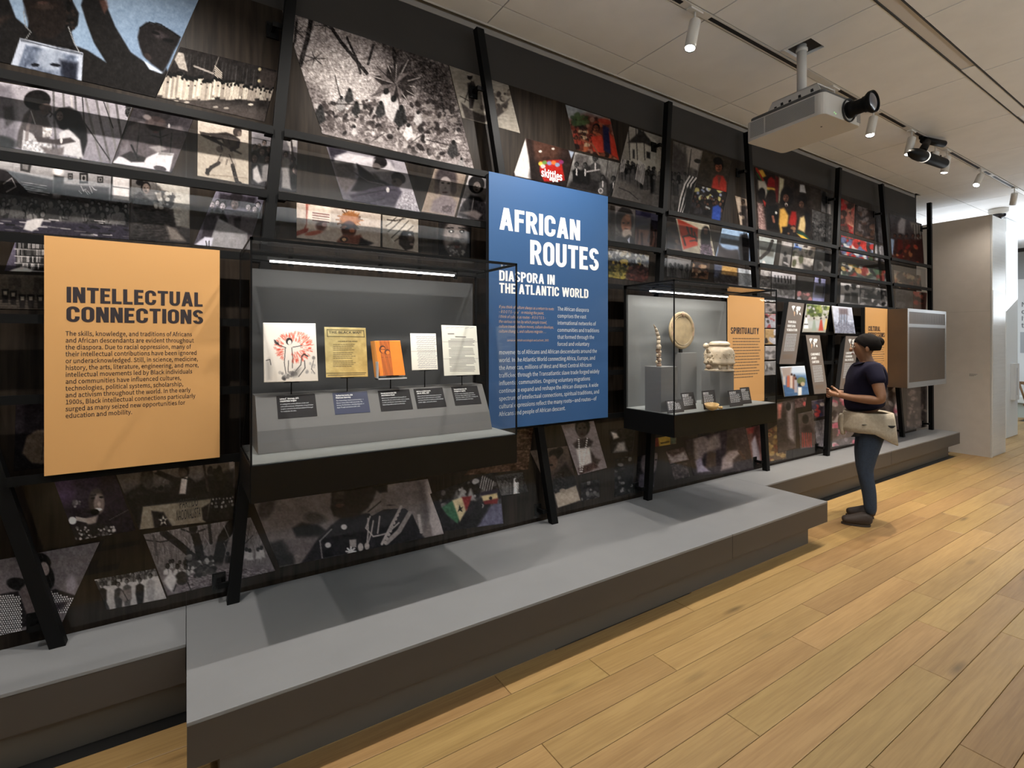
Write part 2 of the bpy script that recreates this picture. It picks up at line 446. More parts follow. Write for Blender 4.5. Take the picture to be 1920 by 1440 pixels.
# ------------------------------------------------------------------ picture painter
def vnoise(x, y, seed=0):
    xi = np.floor(x).astype(np.int64); yi = np.floor(y).astype(np.int64); xf = x - xi; yf = y - yi
    def h(a, b):
        n = (a * 374761393 + b * 668265263 + seed * 1442695) & 0xffffffff
        n = ((n ^ (n >> 13)) * 1274126177) & 0xffffffff
        return ((n ^ (n >> 16)) & 0xffff) / 65535.0
    u = xf * xf * (3 - 2 * xf); w = yf * yf * (3 - 2 * yf)
    return (h(xi, yi) * (1 - u) + h(xi + 1, yi) * u) * (1 - w) + (h(xi, yi + 1) * (1 - u) + h(xi + 1, yi + 1) * u) * w
def col3(c):
    return np.array((c, c * .965, c * .955) if np.isscalar(c) else c, float)
GAIN = 1.0
class Pic:
    """a print: a fine grid of coloured points on its sheet; shapes are drawn where they lie on the sheet"""
    def __init__(s, quad, step=1.7, plane=2.7665, world=None, pxmap=None):
        if world is None: world = [atY(u, v, plane) for u, v in quad]
        W = [np.array(p, float) for p in world]
        px = [proj(*w) for w in W]
        if pxmap: px = pxmap
        wd = max(math.dist(px[0], px[1]), math.dist(px[3], px[2])); hd = max(math.dist(px[0], px[3]), math.dist(px[1], px[2]))
        nu = max(6, int(wd / step)); nv = max(6, int(hd / step)); s.nu, s.nv = nu, nv
        S, T = np.meshgrid(np.linspace(0, 1, nu), np.linspace(0, 1, nv))
        S = S.ravel()[:, None]; T = T.ravel()[:, None]
        s.P = (W[0] * (1 - S) + W[1] * S) * (1 - T) + (W[3] * (1 - S) + W[2] * S) * T
        if pxmap:
            q = [np.array(p, float) for p in pxmap]
            Q = (q[0] * (1 - S) + q[1] * S) * (1 - T) + (q[3] * (1 - S) + q[2] * S) * T
            s.x, s.y = Q[:, 0], Q[:, 1]
        else:
            X, Y, Z = s.P.T; a = X * SN + Y * CS; b = X * CS - Y * SN
            s.x = 960 + FPX * b / a; s.y = HV - FPX * (Z - EYE) / a
        s.C = np.zeros((len(s.x), 3)) + 60
        s.r = random.Random(int(px[0][0] * 7 + px[0][1] * 13))
    def _mix(s, idx, a, c):
        a = a[:, None]; s.C[idx] = s.C[idx] * (1 - a) + col3(c) * a
    def bg(s, c, c2=None, a=None, b=None):
        if c2 is None: s.C[:] = col3(c); return s
        a = a or (s.x.min(), s.y.min()); b = b or (s.x.min(), s.y.max())
        d = np.array(b, float) - np.array(a, float); t = ((s.x - a[0]) * d[0] + (s.y - a[1]) * d[1]) / (d @ d)
        t = np.clip(t, 0, 1)[:, None]; s.C[:] = col3(c) * (1 - t) + col3(c2) * t
        return s
    def p(s, pts, c, soft=1.0, al=1.0):
        P = np.array(pts, float); x0, y0 = P.min(0) - soft - 1; x1, y1 = P.max(0) + soft + 1
        idx = np.nonzero((s.x > x0) & (s.x < x1) & (s.y > y0) & (s.y < y1))[0]
        if not len(idx): return s
        x = s.x[idx]; y = s.y[idx]; D = np.full(len(idx), 1e9); inside = np.zeros(len(idx), bool)
        for i in range(len(P)):
            ax, ay = P[i]; bx, by = P[(i + 1) % len(P)]
            dx, dy = bx - ax, by - ay; L = dx * dx + dy * dy + 1e-9
            t = np.clip(((x - ax) * dx + (y - ay) * dy) / L, 0, 1)
            D = np.minimum(D, (x - ax - t * dx) ** 2 + (y - ay - t * dy) ** 2)
            if ay != by:
                inside ^= ((ay > y) != (by > y)) & (x < (bx - ax) * (y - ay) / (by - ay) + ax)
        D = np.sqrt(D) * np.where(inside, 1, -1)
        s._mix(idx, np.clip(D / soft * .5 + .5, 0, 1) * al, c); return s
    def e(s, cx, cy, rx, ry, c, rot=0, soft=.25, al=1.0):
        R = max(rx, ry) * (1 + soft) + 1
        idx = np.nonzero((abs(s.x - cx) < R) & (abs(s.y - cy) < R))[0]
        if not len(idx): return s
        t = math.radians(rot); x = s.x[idx] - cx; y = s.y[idx] - cy
        u = (x * math.cos(t) + y * math.sin(t)) / rx; v = (-x * math.sin(t) + y * math.cos(t)) / ry
        d = np.sqrt(u * u + v * v); sf = max(soft, 1.0 / max(min(rx, ry), .5))
        s._mix(idx, np.clip((1 - d) / sf + .5, 0, 1) * al, c); return s
    def l(s, pts, w, c, al=1.0):
        for (ax, ay), (bx, by) in zip(pts[:-1], pts[1:]):
            x0, x1 = min(ax, bx) - w - 1, max(ax, bx) + w + 1; y0, y1 = min(ay, by) - w - 1, max(ay, by) + w + 1
            idx = np.nonzero((s.x > x0) & (s.x < x1) & (s.y > y0) & (s.y < y1))[0]
            if not len(idx): continue
            x = s.x[idx]; y = s.y[idx]; dx, dy = bx - ax, by - ay; L = dx * dx + dy * dy + 1e-9
            t = np.clip(((x - ax) * dx + (y - ay) * dy) / L, 0, 1)
            d = np.sqrt((x - ax - t * dx) ** 2 + (y - ay - t * dy) ** 2)
            s._mix(idx, np.clip((w / 2 - d) + .6, 0, 1) * al, c)
        return s
    def n(s, sc, amp, sx=1, sy=1, seed=3, box=None):
        k = vnoise(s.x / sc / sx, s.y / sc / sy, seed) * .6 + vnoise(s.x / sc / sx * 2.1, s.y / sc / sy * 2.1, seed + 5) * .4
        f = (k - .5)[:, None] * amp
        if box is not None:
            m = (s.x > box[0]) & (s.x < box[2]) & (s.y > box[1]) & (s.y < box[3]); f = f * m[:, None]
        s.C[:] = np.clip(s.C + f, 0, 255); return s
    def mul(s, k): s.C *= k; return s
    def blobs(s, n, size, cols, box=None, asp=1.5, al=.85):
        b = box or (s.x.min(), s.y.min(), s.x.max(), s.y.max())
        for _ in range(n):
            r = s.r.uniform(.5, 1.2) * size
            s.e(s.r.uniform(b[0], b[2]), s.r.uniform(b[1], b[3]), r, r * s.r.uniform(1, asp), s.r.choice(cols), s.r.uniform(0, 180), .4, al)
        return s
    def face(s, x, y, r, skin, hair=20, look=-1, hat=None, soft=.15):
        """head of radius r with hair, brow shadow, lit cheek, nose, mouth"""
        sk = col3(skin)
        s.e(x, y - r * .15, r * .95, r * 1.1, hair, 0, soft)
        s.e(x + look * r * .1, y + r * .18, r * .72, r * .98, sk, 0, soft)
        s.e(x + look * r * .35, y + r * .3, r * .3, r * .5, np.minimum(sk * 1.35 + 12, 240), 0, .6, .7)
        s.e(x + look * r * .1 - r * .3, y + r * .02, r * .17, r * .1, sk * .35, 0, .5); s.e(x + look * r * .1 + r * .3, y + r * .02, r * .17, r * .1, sk * .35, 0, .5)
        s.e(x + look * r * .12, y + r * .32, r * .12, r * .25, sk * .7, 0, .6, .6)
        s.e(x + look * r * .1, y + r * .68, r * .28, r * .1, sk * .45, 0, .5)
        if hat is not None: s.e(x, y - r * .75, r * 1.1, r * .55, hat, 0, soft)
        return s
    def crowd(s, x0, y0, x1, y1, r, cols=(30, 60, 120, 170), skins=(60, 90, 120), slope=0.0, rows=4, hat=None, full=False, dens=1.0):
        for k in range(rows):
            yy = y0 + (y1 - y0) * (k + .3) / rows; rr = r * (.7 + .5 * k / rows); n = max(2, int((x1 - x0) / (rr * 2.4) * dens))
            for i in range(n):
                x = x0 + (x1 - x0) * (i + s.r.random()) / n; y = yy + (x - x0) * slope + s.r.uniform(-.6, .6) * rr
                c = s.r.choice(cols); sk = s.r.choice(skins)
                L = rr * (7 if full else 3.2)
                s.p([(x - rr * 1.6, y + L), (x - rr * 1.4, y + rr * 1.7), (x - rr * .4, y + rr * .9), (x + rr * .4, y + rr * .9), (x + rr * 1.4, y + rr * 1.7), (x + rr * 1.6, y + L)], c, 1)
                s.l([(x + rr * .2, y + rr * 1.2), (x + rr * .5, y + L)], rr * .35, np.clip(col3(c) * .55, 0, 255), .8)
                s.e(x, y, rr * .85, rr * 1.08, 22, 0, .2)
                s.e(x - rr * .1, y + rr * .22, rr * .62, rr * .8, sk, 0, .3)
                if hat: s.e(x, y - rr * .6, rr * 1.1, rr * .42, s.r.choice(hat), 0, .2)
        return s
    def build(s, name, parent, m=None, rim=.0012, nrm=(0, -1, 0), gain=None, **kw):
        o0 = np.array(origin(parent)); n = Vector(nrm)
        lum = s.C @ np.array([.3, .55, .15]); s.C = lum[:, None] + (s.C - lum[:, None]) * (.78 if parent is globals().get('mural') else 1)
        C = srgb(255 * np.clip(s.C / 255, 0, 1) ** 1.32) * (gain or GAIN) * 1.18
        C = np.clip(C, 0, .86)
        if parent is globals().get('mural'): s.P[:, 2] = np.clip(s.P[:, 2], .334, 3.221)
        P = s.P + np.array(n) * rim - o0; back = s.P - o0
        nu, nv = s.nu, s.nv; N = nu * nv
        idx = np.arange(N).reshape(nv, nu)
        q = np.stack([idx[:-1, :-1], idx[1:, :-1], idx[1:, 1:], idx[:-1, 1:]], -1).reshape(-1, 4)
        ring = list(idx[0, :]) + list(idx[1:, -1]) + list(idx[-1, -2::-1]) + list(idx[-2:0:-1, 0])
        R = len(ring); V = np.vstack([P, back[ring]])
        sq = np.array([[ring[i], ring[(i + 1) % R], N + (i + 1) % R, N + i] for i in range(R)])
        Q = np.vstack([q, sq])
        me = bpy.data.meshes.new(name); me.vertices.add(len(V)); me.vertices.foreach_set('co', V.ravel())
        me.loops.add(Q.size); me.loops.foreach_set('vertex_index', Q.ravel().astype(np.int32))
        me.polygons.add(len(Q)); me.polygons.foreach_set('loop_start', np.arange(0, Q.size, 4, dtype=np.int32))
        me.polygons.foreach_set('loop_total', np.full(len(Q), 4, np.int32))
        me.update(calc_edges=True); me.validate()
        ca = me.color_attributes.new('ink', 'FLOAT_COLOR', 'POINT')
        A = np.ones((len(V), 4)); A[:N, :3] = C; A[N:, :3] = C[ring]
        ca.data.foreach_set('color', A.ravel())
        me.materials.append(m or INK)
        o = bpy.data.objects.new(name, me); COL.objects.link(o); o.parent = parent
        return tag(o, **kw)
# ================================================================== SETTING
WALLY = 2.77
# floor: a dark sub-floor and oak boards laid along the wall
fl = MB().box(-4, 16, -4.2, 8, -.06, -.012).build('floor', SEAM, None, kind='structure')
BW = .146
lens = (1.25, 1.55, 1.9, 2.2)
bank = {}
def board(x0, x1, y0, y1):
    key = (round(x1 - x0, 3), round(y1 - y0, 3))
    if key not in bank:
        w, d = key; g = .0012; b = .0018
        m = MB()
        ring0 = [(g, g), (w - g, g), (w - g, d - g), (g, d - g)]; ring1 = [(g + b, g + b), (w - g - b, g + b), (w - g - b, d - g - b), (g + b, d - g - b)]
        vs = [(x, y, -.012) for x, y in ring0] + [(x, y, -.0014) for x, y in ring0] + [(x, y, 0) for x, y in ring1]
        fs = [(i, (i + 1) % 4, (i + 1) % 4 + 4, i + 4) for i in range(4)] + [(i + 4, (i + 1) % 4 + 4, (i + 1) % 4 + 8, i + 8) for i in range(4)] + [(8, 9, 10, 11)]
        m.add(vs, fs); o = m.build('plank', OAK, fl); bank[key] = o
        o.location = (x0, y0, 0); return
    o = bank[key].copy(); COL.objects.link(o); o.location = (x0, y0, 0)
rp = random.Random(5)
nb = 0
def lay(ya, yb, xa, xb):
    global nb
    y = ya
    while y < yb - .01:
        x = xa - rp.uniform(0, 1.3)
        x = round(x, 2)
        while x < xb:
            L = rp.choice(lens); board(x, x + L, y, y + BW); x += L; nb += 1
        y += BW
Y0 = 1.86 - 12 * BW
lay(Y0, 1.86 + BW * .5, -.3, 11.0)
lay(1.86 + BW, 2.45, -1.6, .2); lay(1.86 + BW, 2.44, 3.9, 13.5)
lay(1.86 + 4 * BW, 3.4, 9.9, 13.5)
MB().box(-4, .72, -4.2, Y0, -.012, 0).box(.72, 16, -4.2, Y0, -.012, 0).build('floor_beyond_view', OAK, fl, kind='stuff')

# ceiling: panels with open joints under a dark void
CZ = 3.53
ce = MB().box(-4, 16, -4.2, 8, CZ + .05, CZ + .09).build('ceiling', SEAM, None, kind='structure')
G = .004
def tile(x0, x1, y0, y1, m=CEIL, hole=None):
    b = MB()
    if hole:
        hx0, hx1, hy0, hy1 = hole
        for r in ((x0 + G, hx0, y0 + G, y1 - G), (hx1, x1 - G, y0 + G, y1 - G), (hx0, hx1, y0 + G, hy0), (hx0, hx1, hy1, y1 - G)):
            b.box(*r, CZ, CZ + .016)
    else: b.box(x0 + G, x1 - G, y0 + G, y1 - G, CZ, CZ + .016)
    return b.build('ceiling_tile', m, ce)
seams = [1.574 + 1.11 * k for k in range(-3, 13)]
MX1 = 8.36                                   # end of the mural wall
for i in range(len(seams) - 1):
    a, c = seams[i], seams[i + 1]
    if a < 8.3: tile(a, min(c, 8.36) if a < 8.36 < c else c, 2.53, 2.722)
    tile(a, c, 1.958, 2.53)
    if a < 3 < c + .5 and abs(a - 2.684) < .02:
        tile(a, 3.40, 1.312, 1.902)
        tile(3.40, c, 1.312, 1.902, hole=(3.425, 3.60, 1.70, 1.872))
    else: tile(a, c, 1.312, 1.902)
    for y in (.62, .02, -.58, -1.18, -1.78, -2.38, -2.98, -3.58): tile(a, c, y, y + .6)
for i in range(10, len(seams) - 1):
    for y in (2.53, 3.13, 3.73, 4.33): tile(seams[i], seams[i + 1], y, y + .6)
tile(8.36, seams[10], 2.53, 3.13); tile(8.36, seams[10], 3.13, 3.73); tile(8.36, seams[10], 3.73, 4.33)
MB().box(3.425, 3.60, 1.70, 1.872, CZ + .016, CZ + .045).build('access_void', BLACKM, ce)
MB().box(3.405, 3.62, 1.866, 1.876, CZ - .004, CZ + .03).box(3.598, 3.606, 1.70, 1.872, CZ - .004, CZ + .03).build('void_rim', CEIL, ce)
# shadow gap and white bead beside the mural wall
MB().box(-4, 8.2, 2.722, 2.733, CZ - .002, CZ + .016).build('edge_bead', CEIL, ce)
MB().box(-4, 8.30, 2.766, 2.7699, CZ - .030, CZ + .02).build('wall_angle', mat('taupe_angle', (.30, .28, .26), .8), ce)
# recessed linear slot with diffuser sections
MB().box(-4, 16, 1.306, 1.312, CZ - .003, CZ + .03).box(-4, 16, 1.220, 1.226, CZ - .003, CZ + .03).build('slot_edge', SEAM, ce)
for i, (a, c) in enumerate([(-1, .8), (.8, 2.6), (2.6, 4.75), (4.75, 6.15), (6.15, 8.3), (8.3, 10.5), (10.5, 13)]):
    MB().box(a + .004, c - .004, 1.228, 1.304, CZ + (.004 if i % 2 == 0 else -.001), CZ + .02).build('slot_cover', CEIL if i % 2 else mat('slot_diffuser', (.66, .62, .58), .5), ce)

# mural wall
wb = MB().box(-4, MX1, WALLY, WALLY + .14, 0, CZ + .05).build('wall_back', DKWALL, None, kind='structure')
# far end wall (beige partition) with steel-clad end
we = MB().box(9.0, 9.63, 2.17, 6.0, 0, 3.24).build('wall_end', BEIGE, None, kind='structure')
MB().box(9.0, 9.63, 2.164, 2.17, 0, 3.24).build('end_cladding', mat('pale_brushed_steel', (.62, .63, .62), .35, .35, noise=((2, 2, 40), .05)), we)
MB().box(9.06, 9.60, 2.156, 2.164, .02, 2.235).build('access_panel', mat('pale_brushed_steel_panel', (.66, .66, .65), .38, .3, noise=((2, 2, 40), .05)), we)
MB().box(9.0, 9.012, 2.150, 2.166, 0, 3.24).build('corner_bead', WHITE, we)
MB().box(8.9992, 9.0, 2.17, 6.0, 1.955, 1.957).build('panel_joint', mat('joint_shadow', (.30, .27, .23), .9), we)
# rear and side walls behind the camera
MB().box(-4.1, -4, -4.2, 2.9, 0, 3.6).build('wall_left', WHITEW, None, kind='structure')
wf = MB().box(-4, 16, -4.3, -4.2, 0, 3.6).build('wall_front', mat('wall_front_paint', (.20, .19, .18), .8), None, kind='structure')
MB().box(15.9, 16, -4.2, 8, 0, 3.6).build('wall_right', WHITEW, None, kind='structure')
MB().box(8.5, 16, 6.2, 6.3, 0, 3.6).build('wall_far', WHITEW, None, kind='structure')
MB().box(4.0, 8.36, 4.6, 4.7, 0, 3.6).box(8.26, 8.36, 2.91, 4.7, 0, 3.6).build('wall_behind_mural', WHITEW, None, kind='structure')

# plinths
def plinth(x0, x1, y0, y1, ends, label, joints=()):
    r = empty('plinth', ((x0 + x1) / 2, y1, 0), label, 'plinth')
    s = .096
    MB().box(x0, x1, y0, y1, .317, .33).build('bench_top', GREY, r, bevel=.0012)
    MB().box(x0 + .001, x1 - .001, y0 + .001, y1, .175, .3165).build('fascia', mat('bronze_fascia_laminate', (.055, .048, .042), .42), r)  # grey laminate like the top, darkened: the front's shade is in the colour
    MB().box(x0 + (s if ends[0] else 0), x1 - (s if ends[1] else 0), y0 + s, y1, 0.0, .176).build('toe_kick', mat('toe_kick_laminate', (.10, .088, .073), .5), r)
    for j in joints: MB().box(j - .0012, j + .0012, y0 - .0006, y0 + .01, .176, .3302).build('panel_joint', SEAM, r)
    return r
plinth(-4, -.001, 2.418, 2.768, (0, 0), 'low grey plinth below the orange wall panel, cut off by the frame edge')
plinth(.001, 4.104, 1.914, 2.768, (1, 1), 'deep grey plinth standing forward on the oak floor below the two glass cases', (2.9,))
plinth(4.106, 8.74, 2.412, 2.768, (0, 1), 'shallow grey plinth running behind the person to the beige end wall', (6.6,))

# ================================================================== STEEL DISPLAY FRAME
frame = empty('steel_display_frame', (0, 2.66, .33), 'black steel frame of leaning posts and rails standing against the photo mural', 'display frame')
PY0, PY1 = 2.620, 2.668
POSTS = [(-.43, -1.20), (.183, .452), (2.070, 1.496), (2.985, 3.222), (4.600, 4.290), (5.737, 6.010), (7.674, 7.060), (8.630, 8.560)]
ZB, ZT = .3305, 3.45
def postx(i, z): a, b = POSTS[i]; return a + (b - a) * (z - ZB) / (ZT - ZB)
for i in range(len(POSTS)):
    h = .0255; a, b = postx(i, ZB), postx(i, ZT)
    # front face of the post at y = 2.668 is measured where it stands; the section is 50 x 48 mm
    y0, y1 = 2.664, 2.712
    p = MB().hexa([(a - h, y0, ZB), (a + h, y0, ZB), (a + h, y1, ZB), (a - h, y1, ZB),
                   (b - h, y0, ZT), (b + h, y0, ZT), (b + h, y1, ZT), (b - h, y1, ZT)]).build('post', BLACK, frame, bevel=.0015)
    for z in (.415, 3.10):
        x = postx(i, z) - .06
        br = MB().box(x - .028, x + .028, 2.756, 2.7635, z - .038, z + .038).box(x - .008, x + .008, 2.70, 2.76, z - .012, z + .012)
        br.box(x - .008, postx(i, z), 2.692, 2.706, z - .012, z + .012)
        bo = MB()
        for dx in (-.019, .019):
            for dz in (-.027, .027): bo.tube((x + dx, 2.752, z + dz), (x + dx, 2.759, z + dz), .005, n=8)
        w = br.build('wall_bracket', BLACK, p); bo.build('bolt', BLACK, p, kind='stuff')
LEVELS = [2.566, 2.256, 1.948, 1.638, 1.326, 1.014]
bays = [(-2.6, 0)] + [(i, i + 1) for i in range(7)]
RAILY0, RAILY1 = 2.640, 2.664
for bi in range(8):
    for li, z in enumerate(LEVELS):
        xa = -2.6 if bi == 0 else postx(bi - 1, z) + .024
        xb = postx(bi, z) - .024
        r = MB().box(xa, xb, 2.652, 2.704, z - .010, z + .008).box(xa, xb, 2.649, 2.6535, z - .019, z + .017)
        r.box(xa, xa + .035, 2.650, 2.704, z - .022, z + .006).box(xb - .035, xb, 2.650, 2.704, z - .022, z + .006)
        r.build('rail', BLACK, frame)
# glass sheets held between the rails, in front of the mural
for bi in range(8):
    for z0, z1 in ((LEVELS[1] + .018, LEVELS[0] - .022), (LEVELS[2] + .018, LEVELS[1] - .022)):
        def xr(z, s): return (-2.6 if bi == 0 and s < 0 else (postx(bi - 1, z) + .030 if s < 0 else postx(bi, z) - .030))
        MB().slab([(xr(z0, -1), 2.722, z0), (xr(z0, 1), 2.722, z0), (xr(z1, 1), 2.722, z1), (xr(z1, -1), 2.722, z1)], (0, 1, 0), .004).build('glass_pane', GLASS, frame)
    z0, z1 = .37, LEVELS[5] - .024
    if bi: MB().slab([(postx(bi - 1, z0) + .03, 2.728, z0), (postx(bi, z0) - .03, 2.728, z0), (postx(bi, z1) - .03, 2.728, z1), (postx(bi - 1, z1) + .03, 2.728, z1)], (0, 1, 0), .005).build('glass_pane', GLASS, frame)
# dark shelf backs in the open middle rows
# ================================================================== PHOTO MURAL
mural = empty('photo_mural', (4, WALLY, .33), 'dark wood-grain wall mural printed with overlapping historic photographs behind the steel frame', 'mural')
xs = [-3.2, -1.6, .0, 1.30, 2.86, 4.4, 5.9, 7.4, MX1]
for a, b in zip(xs[:-1], xs[1:]):
    MB().box(a + .0008, b - .0008, WALLY - .003, WALLY - .0001, .3305, 3.222).build('veneer_panel', MURALWOOD, mural)
PP = WALLY - .0032
def pic(quad, label=None, step=1.4): 
    g = Pic(quad, step, PP); g.label = label; return g
NP = 0
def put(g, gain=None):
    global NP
    z = float(g.P[:, 2].mean()); gain = gain or (.80 if z > 2.6 else .95 if z > 2.2 else 1.1 if z > 1.9 else 1.5 if z > 1.0 else 2.25)  # lower prints coloured brighter to offset the dimmer light on them
    NP += 1
    g.n(3.0, 24, seed=NP); g.n(7, 18, seed=NP + 40)
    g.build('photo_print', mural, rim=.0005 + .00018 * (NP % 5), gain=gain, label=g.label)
B3 = (30, 60, 110, 150)

# --- top row -----------------------------------------------------------
g = pic([(-90, -150), (372, 0), (292, 184), (-90, 96)], 'looking-up photograph of two heads against pale blue sky', 2.2)
g.bg((150, 172, 196), (128, 150, 178), (200, 0), (330, 180))
g.p([(-90, -60), (17, 0), (30, 34), (52, 52), (55, 30), (42, 0), (90, -20), (135, 0), (148, 25), (146, 48), (134, 60), (140, 85), (165, 95), (199, 117), (176, 80), (163, 45), (152, 10), (160, -20), (188, -20), (202, 16), (216, 50), (245, 98), (268, 114), (306, 137), (312, 128), (330, 190), (-90, 190)], (38, 34, 33), 1.5)
g.p([(-90, 30), (0, 33), (20, 30), (-10, 52), (-90, 60)], (92, 72, 62), 6, .7)
g.p([(44, 0), (118, 0), (126, 30), (122, 55), (100, 72), (72, 72), (56, 50), (48, 24)], (46, 36, 32), 3)
g.e(84, 12, 22, 6, (78, 62, 54), 0, .7, .7); g.e(80, 5, 11, 3, (110, 80, 70), 0, .5, .6)
for i in range(26): g.e(132 + g.r.uniform(-7, 8), g.r.uniform(0, 55), 3.4, 3, g.r.choice([(24, 20, 18), (60, 48, 42)]), 0, .3)
g.p([(186, 0), (200, 0), (203, 14), (196, 26), (190, 14)], (120, 84, 72), 2, .8)
g.p([(258, 70), (262, 52), (274, 42), (298, 45), (322, 58), (339, 70), (334, 82), (326, 96), (316, 118), (306, 136), (284, 120), (268, 104), (262, 88)], (44, 38, 38), 2)
g.e(300, 66, 14, 7, (86, 76, 78), 25, .7, .8); g.e(316, 76, 12, 3.5, (18, 16, 18), 12, .4); g.e(292, 62, 8, 3, (22, 19, 20), 20, .4); g.e(277, 106, 8, 5, (70, 58, 56), 40, .5)
g.l([(262, 52), (280, 42), (300, 45), (338, 70)], 2, (20, 18, 18))
g.p([(268, 112), (306, 137), (302, 138), (280, 130)], (196, 206, 220), 1)
g.p([(38, 72), (156, 99), (153, 153), (20, 124)], (186, 192, 206), 1)
g.p([(48, 84), (146, 106), (143, 150), (34, 126)], (120, 130, 150), 2)
g.n(9, 95, box=(46, 84, 146, 150)); g.e(96, 112, 26, 22, (168, 176, 190), 10, .4, .8); g.e(104, 122, 10, 3.5, (26, 28, 38), 8, .4); g.e(66, 122, 8, 3.5, (30, 32, 42), 4, .4); g.p([(112, 112), (146, 118), (143, 152), (118, 146)], (34, 36, 50), 4, .9)
g.l([(40, 76), (154, 102)], 2, (40, 44, 52), .8)
g.l([(44, 20), (48, 50), (58, 60), (48, 74)], 1.4, (150, 150, 150)); g.l([(128, 50), (138, 78), (150, 100)], 1.4, (160, 160, 160))
put(g)

g = pic([(338, 88), (522, 133), (496, 229), (293, 182)], 'photograph of a parade of marchers in white under a striped flag')
g.bg((52, 46, 44)); g.n(6, 26, .5, 2); g.p([(290, 170), (500, 205), (500, 232), (290, 185)], (86, 78, 74), 6)
for i in range(26):
    x = 345 + i * 6.6; g.l([(x, 100 + i * 1.6), (x - 3, 128 + i * 1.6)], 1.2, g.r.choice([80, 96, 30]), .7)
g.p([(488, 128), (520, 136), (516, 176), (486, 168)], (80, 70, 66), 1); g.e(487, 130, 3, 3, (190, 176, 140)); g.e(486, 152, 3, 3, (190, 176, 140))
g.p([(334, 98), (344, 100), (352, 134), (336, 128), (327, 112)], (178, 168, 158), 1); g.n(3, 60, box=(328, 96, 352, 134))
g.l([(364, 124), (400, 138)], 3, (170, 160, 152)); g.l([(410, 107), (398, 140)], 1, (150, 140, 132))
for k in range(5): g.l([(403, 124 + k * 4), (416, 137 + k * 4)], 1.7, (196, 184, 170))
for k in range(60):
    t = k / 59; x = 300 + 215 * t ** .85; y = 138 + 34 * t + g.r.uniform(-5, 5); h = 44 - 30 * t; w = 8.5 - 6 * t
    g.p([(x - w * .4, y), (x + w * .5, y), (x + w, y + h), (x - w, y + h)], g.r.choice([(200, 188, 172), (186, 174, 160), (212, 202, 186), (160, 148, 136)]), 1)
    g.e(x, y - 1, w * .45 + 1, w * .4 + 1, 24); g.l([(x + w * .3, y + 4), (x - w * .2, y + h)], 1, (120, 108, 98), .7)
    if k % 3 == 0: g.e(x + g.r.uniform(-3, 3), y + h * .35, 2, 1.6, (60, 50, 46))
for x, y in ((330, 190), (350, 192), (404, 201), (424, 203), (470, 196)): g.e(x, y, 5, 2, (200, 190, 176))
g.p([(288, 176), (330, 190), (500, 214), (500, 232), (290, 186)], (92, 82, 78), 3, .55)
put(g)

g = pic([(529, 20), (840, 122), (889, 319), (604, 251)], 'old engraving of a battle under palm trees', 1.6)
g.bg((158, 148, 146), (138, 128, 126), (560, 40), (880, 300))
g.e(640, 165, 70, 55, (205, 196, 192), 20, .7, .8); g.e(600, 120, 50, 30, (178, 168, 164), 0, .7, .6)
g.p([(690, 60), (842, 122), (870, 250), (820, 205), (770, 160), (730, 110)], (70, 62, 60), 14, .8); g.p([(560, 150), (600, 160), (640, 250), (604, 251), (575, 190)], (110, 100, 98), 10, .7)
for pts, w in (([(583, 36), (577, 70), (563, 122)], 9), ([(620, 50), (640, 80), (688, 138)], 6), ([(556, 40), (553, 75), (548, 90)], 5), ([(650, 70), (668, 110), (676, 138)], 4), ([(700, 85), (690, 120)], 5), ([(737, 92), (742, 130)], 6), ([(826, 180), (834, 216)], 4)): g.l(pts, w, (52, 45, 44))
g.n(1.9, 95, seed=9); g.n(4.5, 60, seed=4); g.n(2.4, 60, 3, .6, seed=14)
for a in range(14):
    t = math.radians(-160 + a * 24); L = g.r.uniform(34, 58); cx, cy = 742, 158
    ex, ey = cx + L * math.cos(t), cy + L * .95 * math.sin(t); nx, ny = -math.sin(t) * 11, math.cos(t) * 11
    c = g.r.choice([(66, 58, 56), (176, 166, 162), (120, 110, 108), (54, 46, 45)])
    g.p([(cx, cy), ((cx + ex) / 2 + nx, (cy + ey) / 2 + ny), (ex, ey), ((cx + ex) / 2 - nx, (cy + ey) / 2 - ny)], c, 1.5)
    g.l([(cx, cy), (ex, ey)], 1.2, (190, 180, 176) if c[0] < 100 else (60, 54, 52))
for cx, cy, n0 in ((556, 60, 7), (590, 110, 7), (610, 48, 8), (795, 118, 7)):
    for k in range(n0):
        t = k * 6.28 / n0; g.l([(cx, cy), (cx + 20 * math.cos(t), cy + 13 * math.sin(t))], 1.6, (62, 55, 54))
g.blobs(120, 4.2, [(50, 43, 42), (196, 188, 184), (110, 100, 98), (80, 70, 68)], (584, 188, 720, 245), 2)
g.blobs(110, 4.5, [(48, 42, 41), (200, 192, 188), (120, 110, 108)], (640, 240, 860, 300), 2)
g.blobs(70, 4.5, [(54, 46, 45), (84, 74, 72), (150, 140, 136)], (760, 190, 870, 250), 2)
for x, y, h, c in ((724, 176, 38, 214), (738, 190, 40, 200), (714, 196, 26, 60), (752, 206, 34, 52), (766, 238, 26, 216), (784, 214, 22, 190), (655, 172, 24, 70), (640, 186, 24, 160), (668, 196, 22, 58), (665, 240, 16, 208), (700, 246, 9, 224), (600, 205, 30, 64), (850, 270, 28, 66), (865, 300, 16, 150)):
    g.p([(x - h * .22, y), (x + h * .2, y - 2), (x + h * .34, y + h * .7), (x - h * .1, y + h), (x - h * .42, y + h * .6)], c, 1.5); g.e(x, y - h * .12, h * .14, h * .16, 40, 0, .3)
for a, b in (((628, 142), (640, 190)), ((800, 262), (840, 272)), ((770, 268), (812, 238)), ((615, 195), (685, 196)), ((690, 270), (720, 250))): g.l([a, b], 1.6, (60, 52, 50)); 
g.n(1.9, 50, seed=19); g.n(3.5, 30, seed=24)
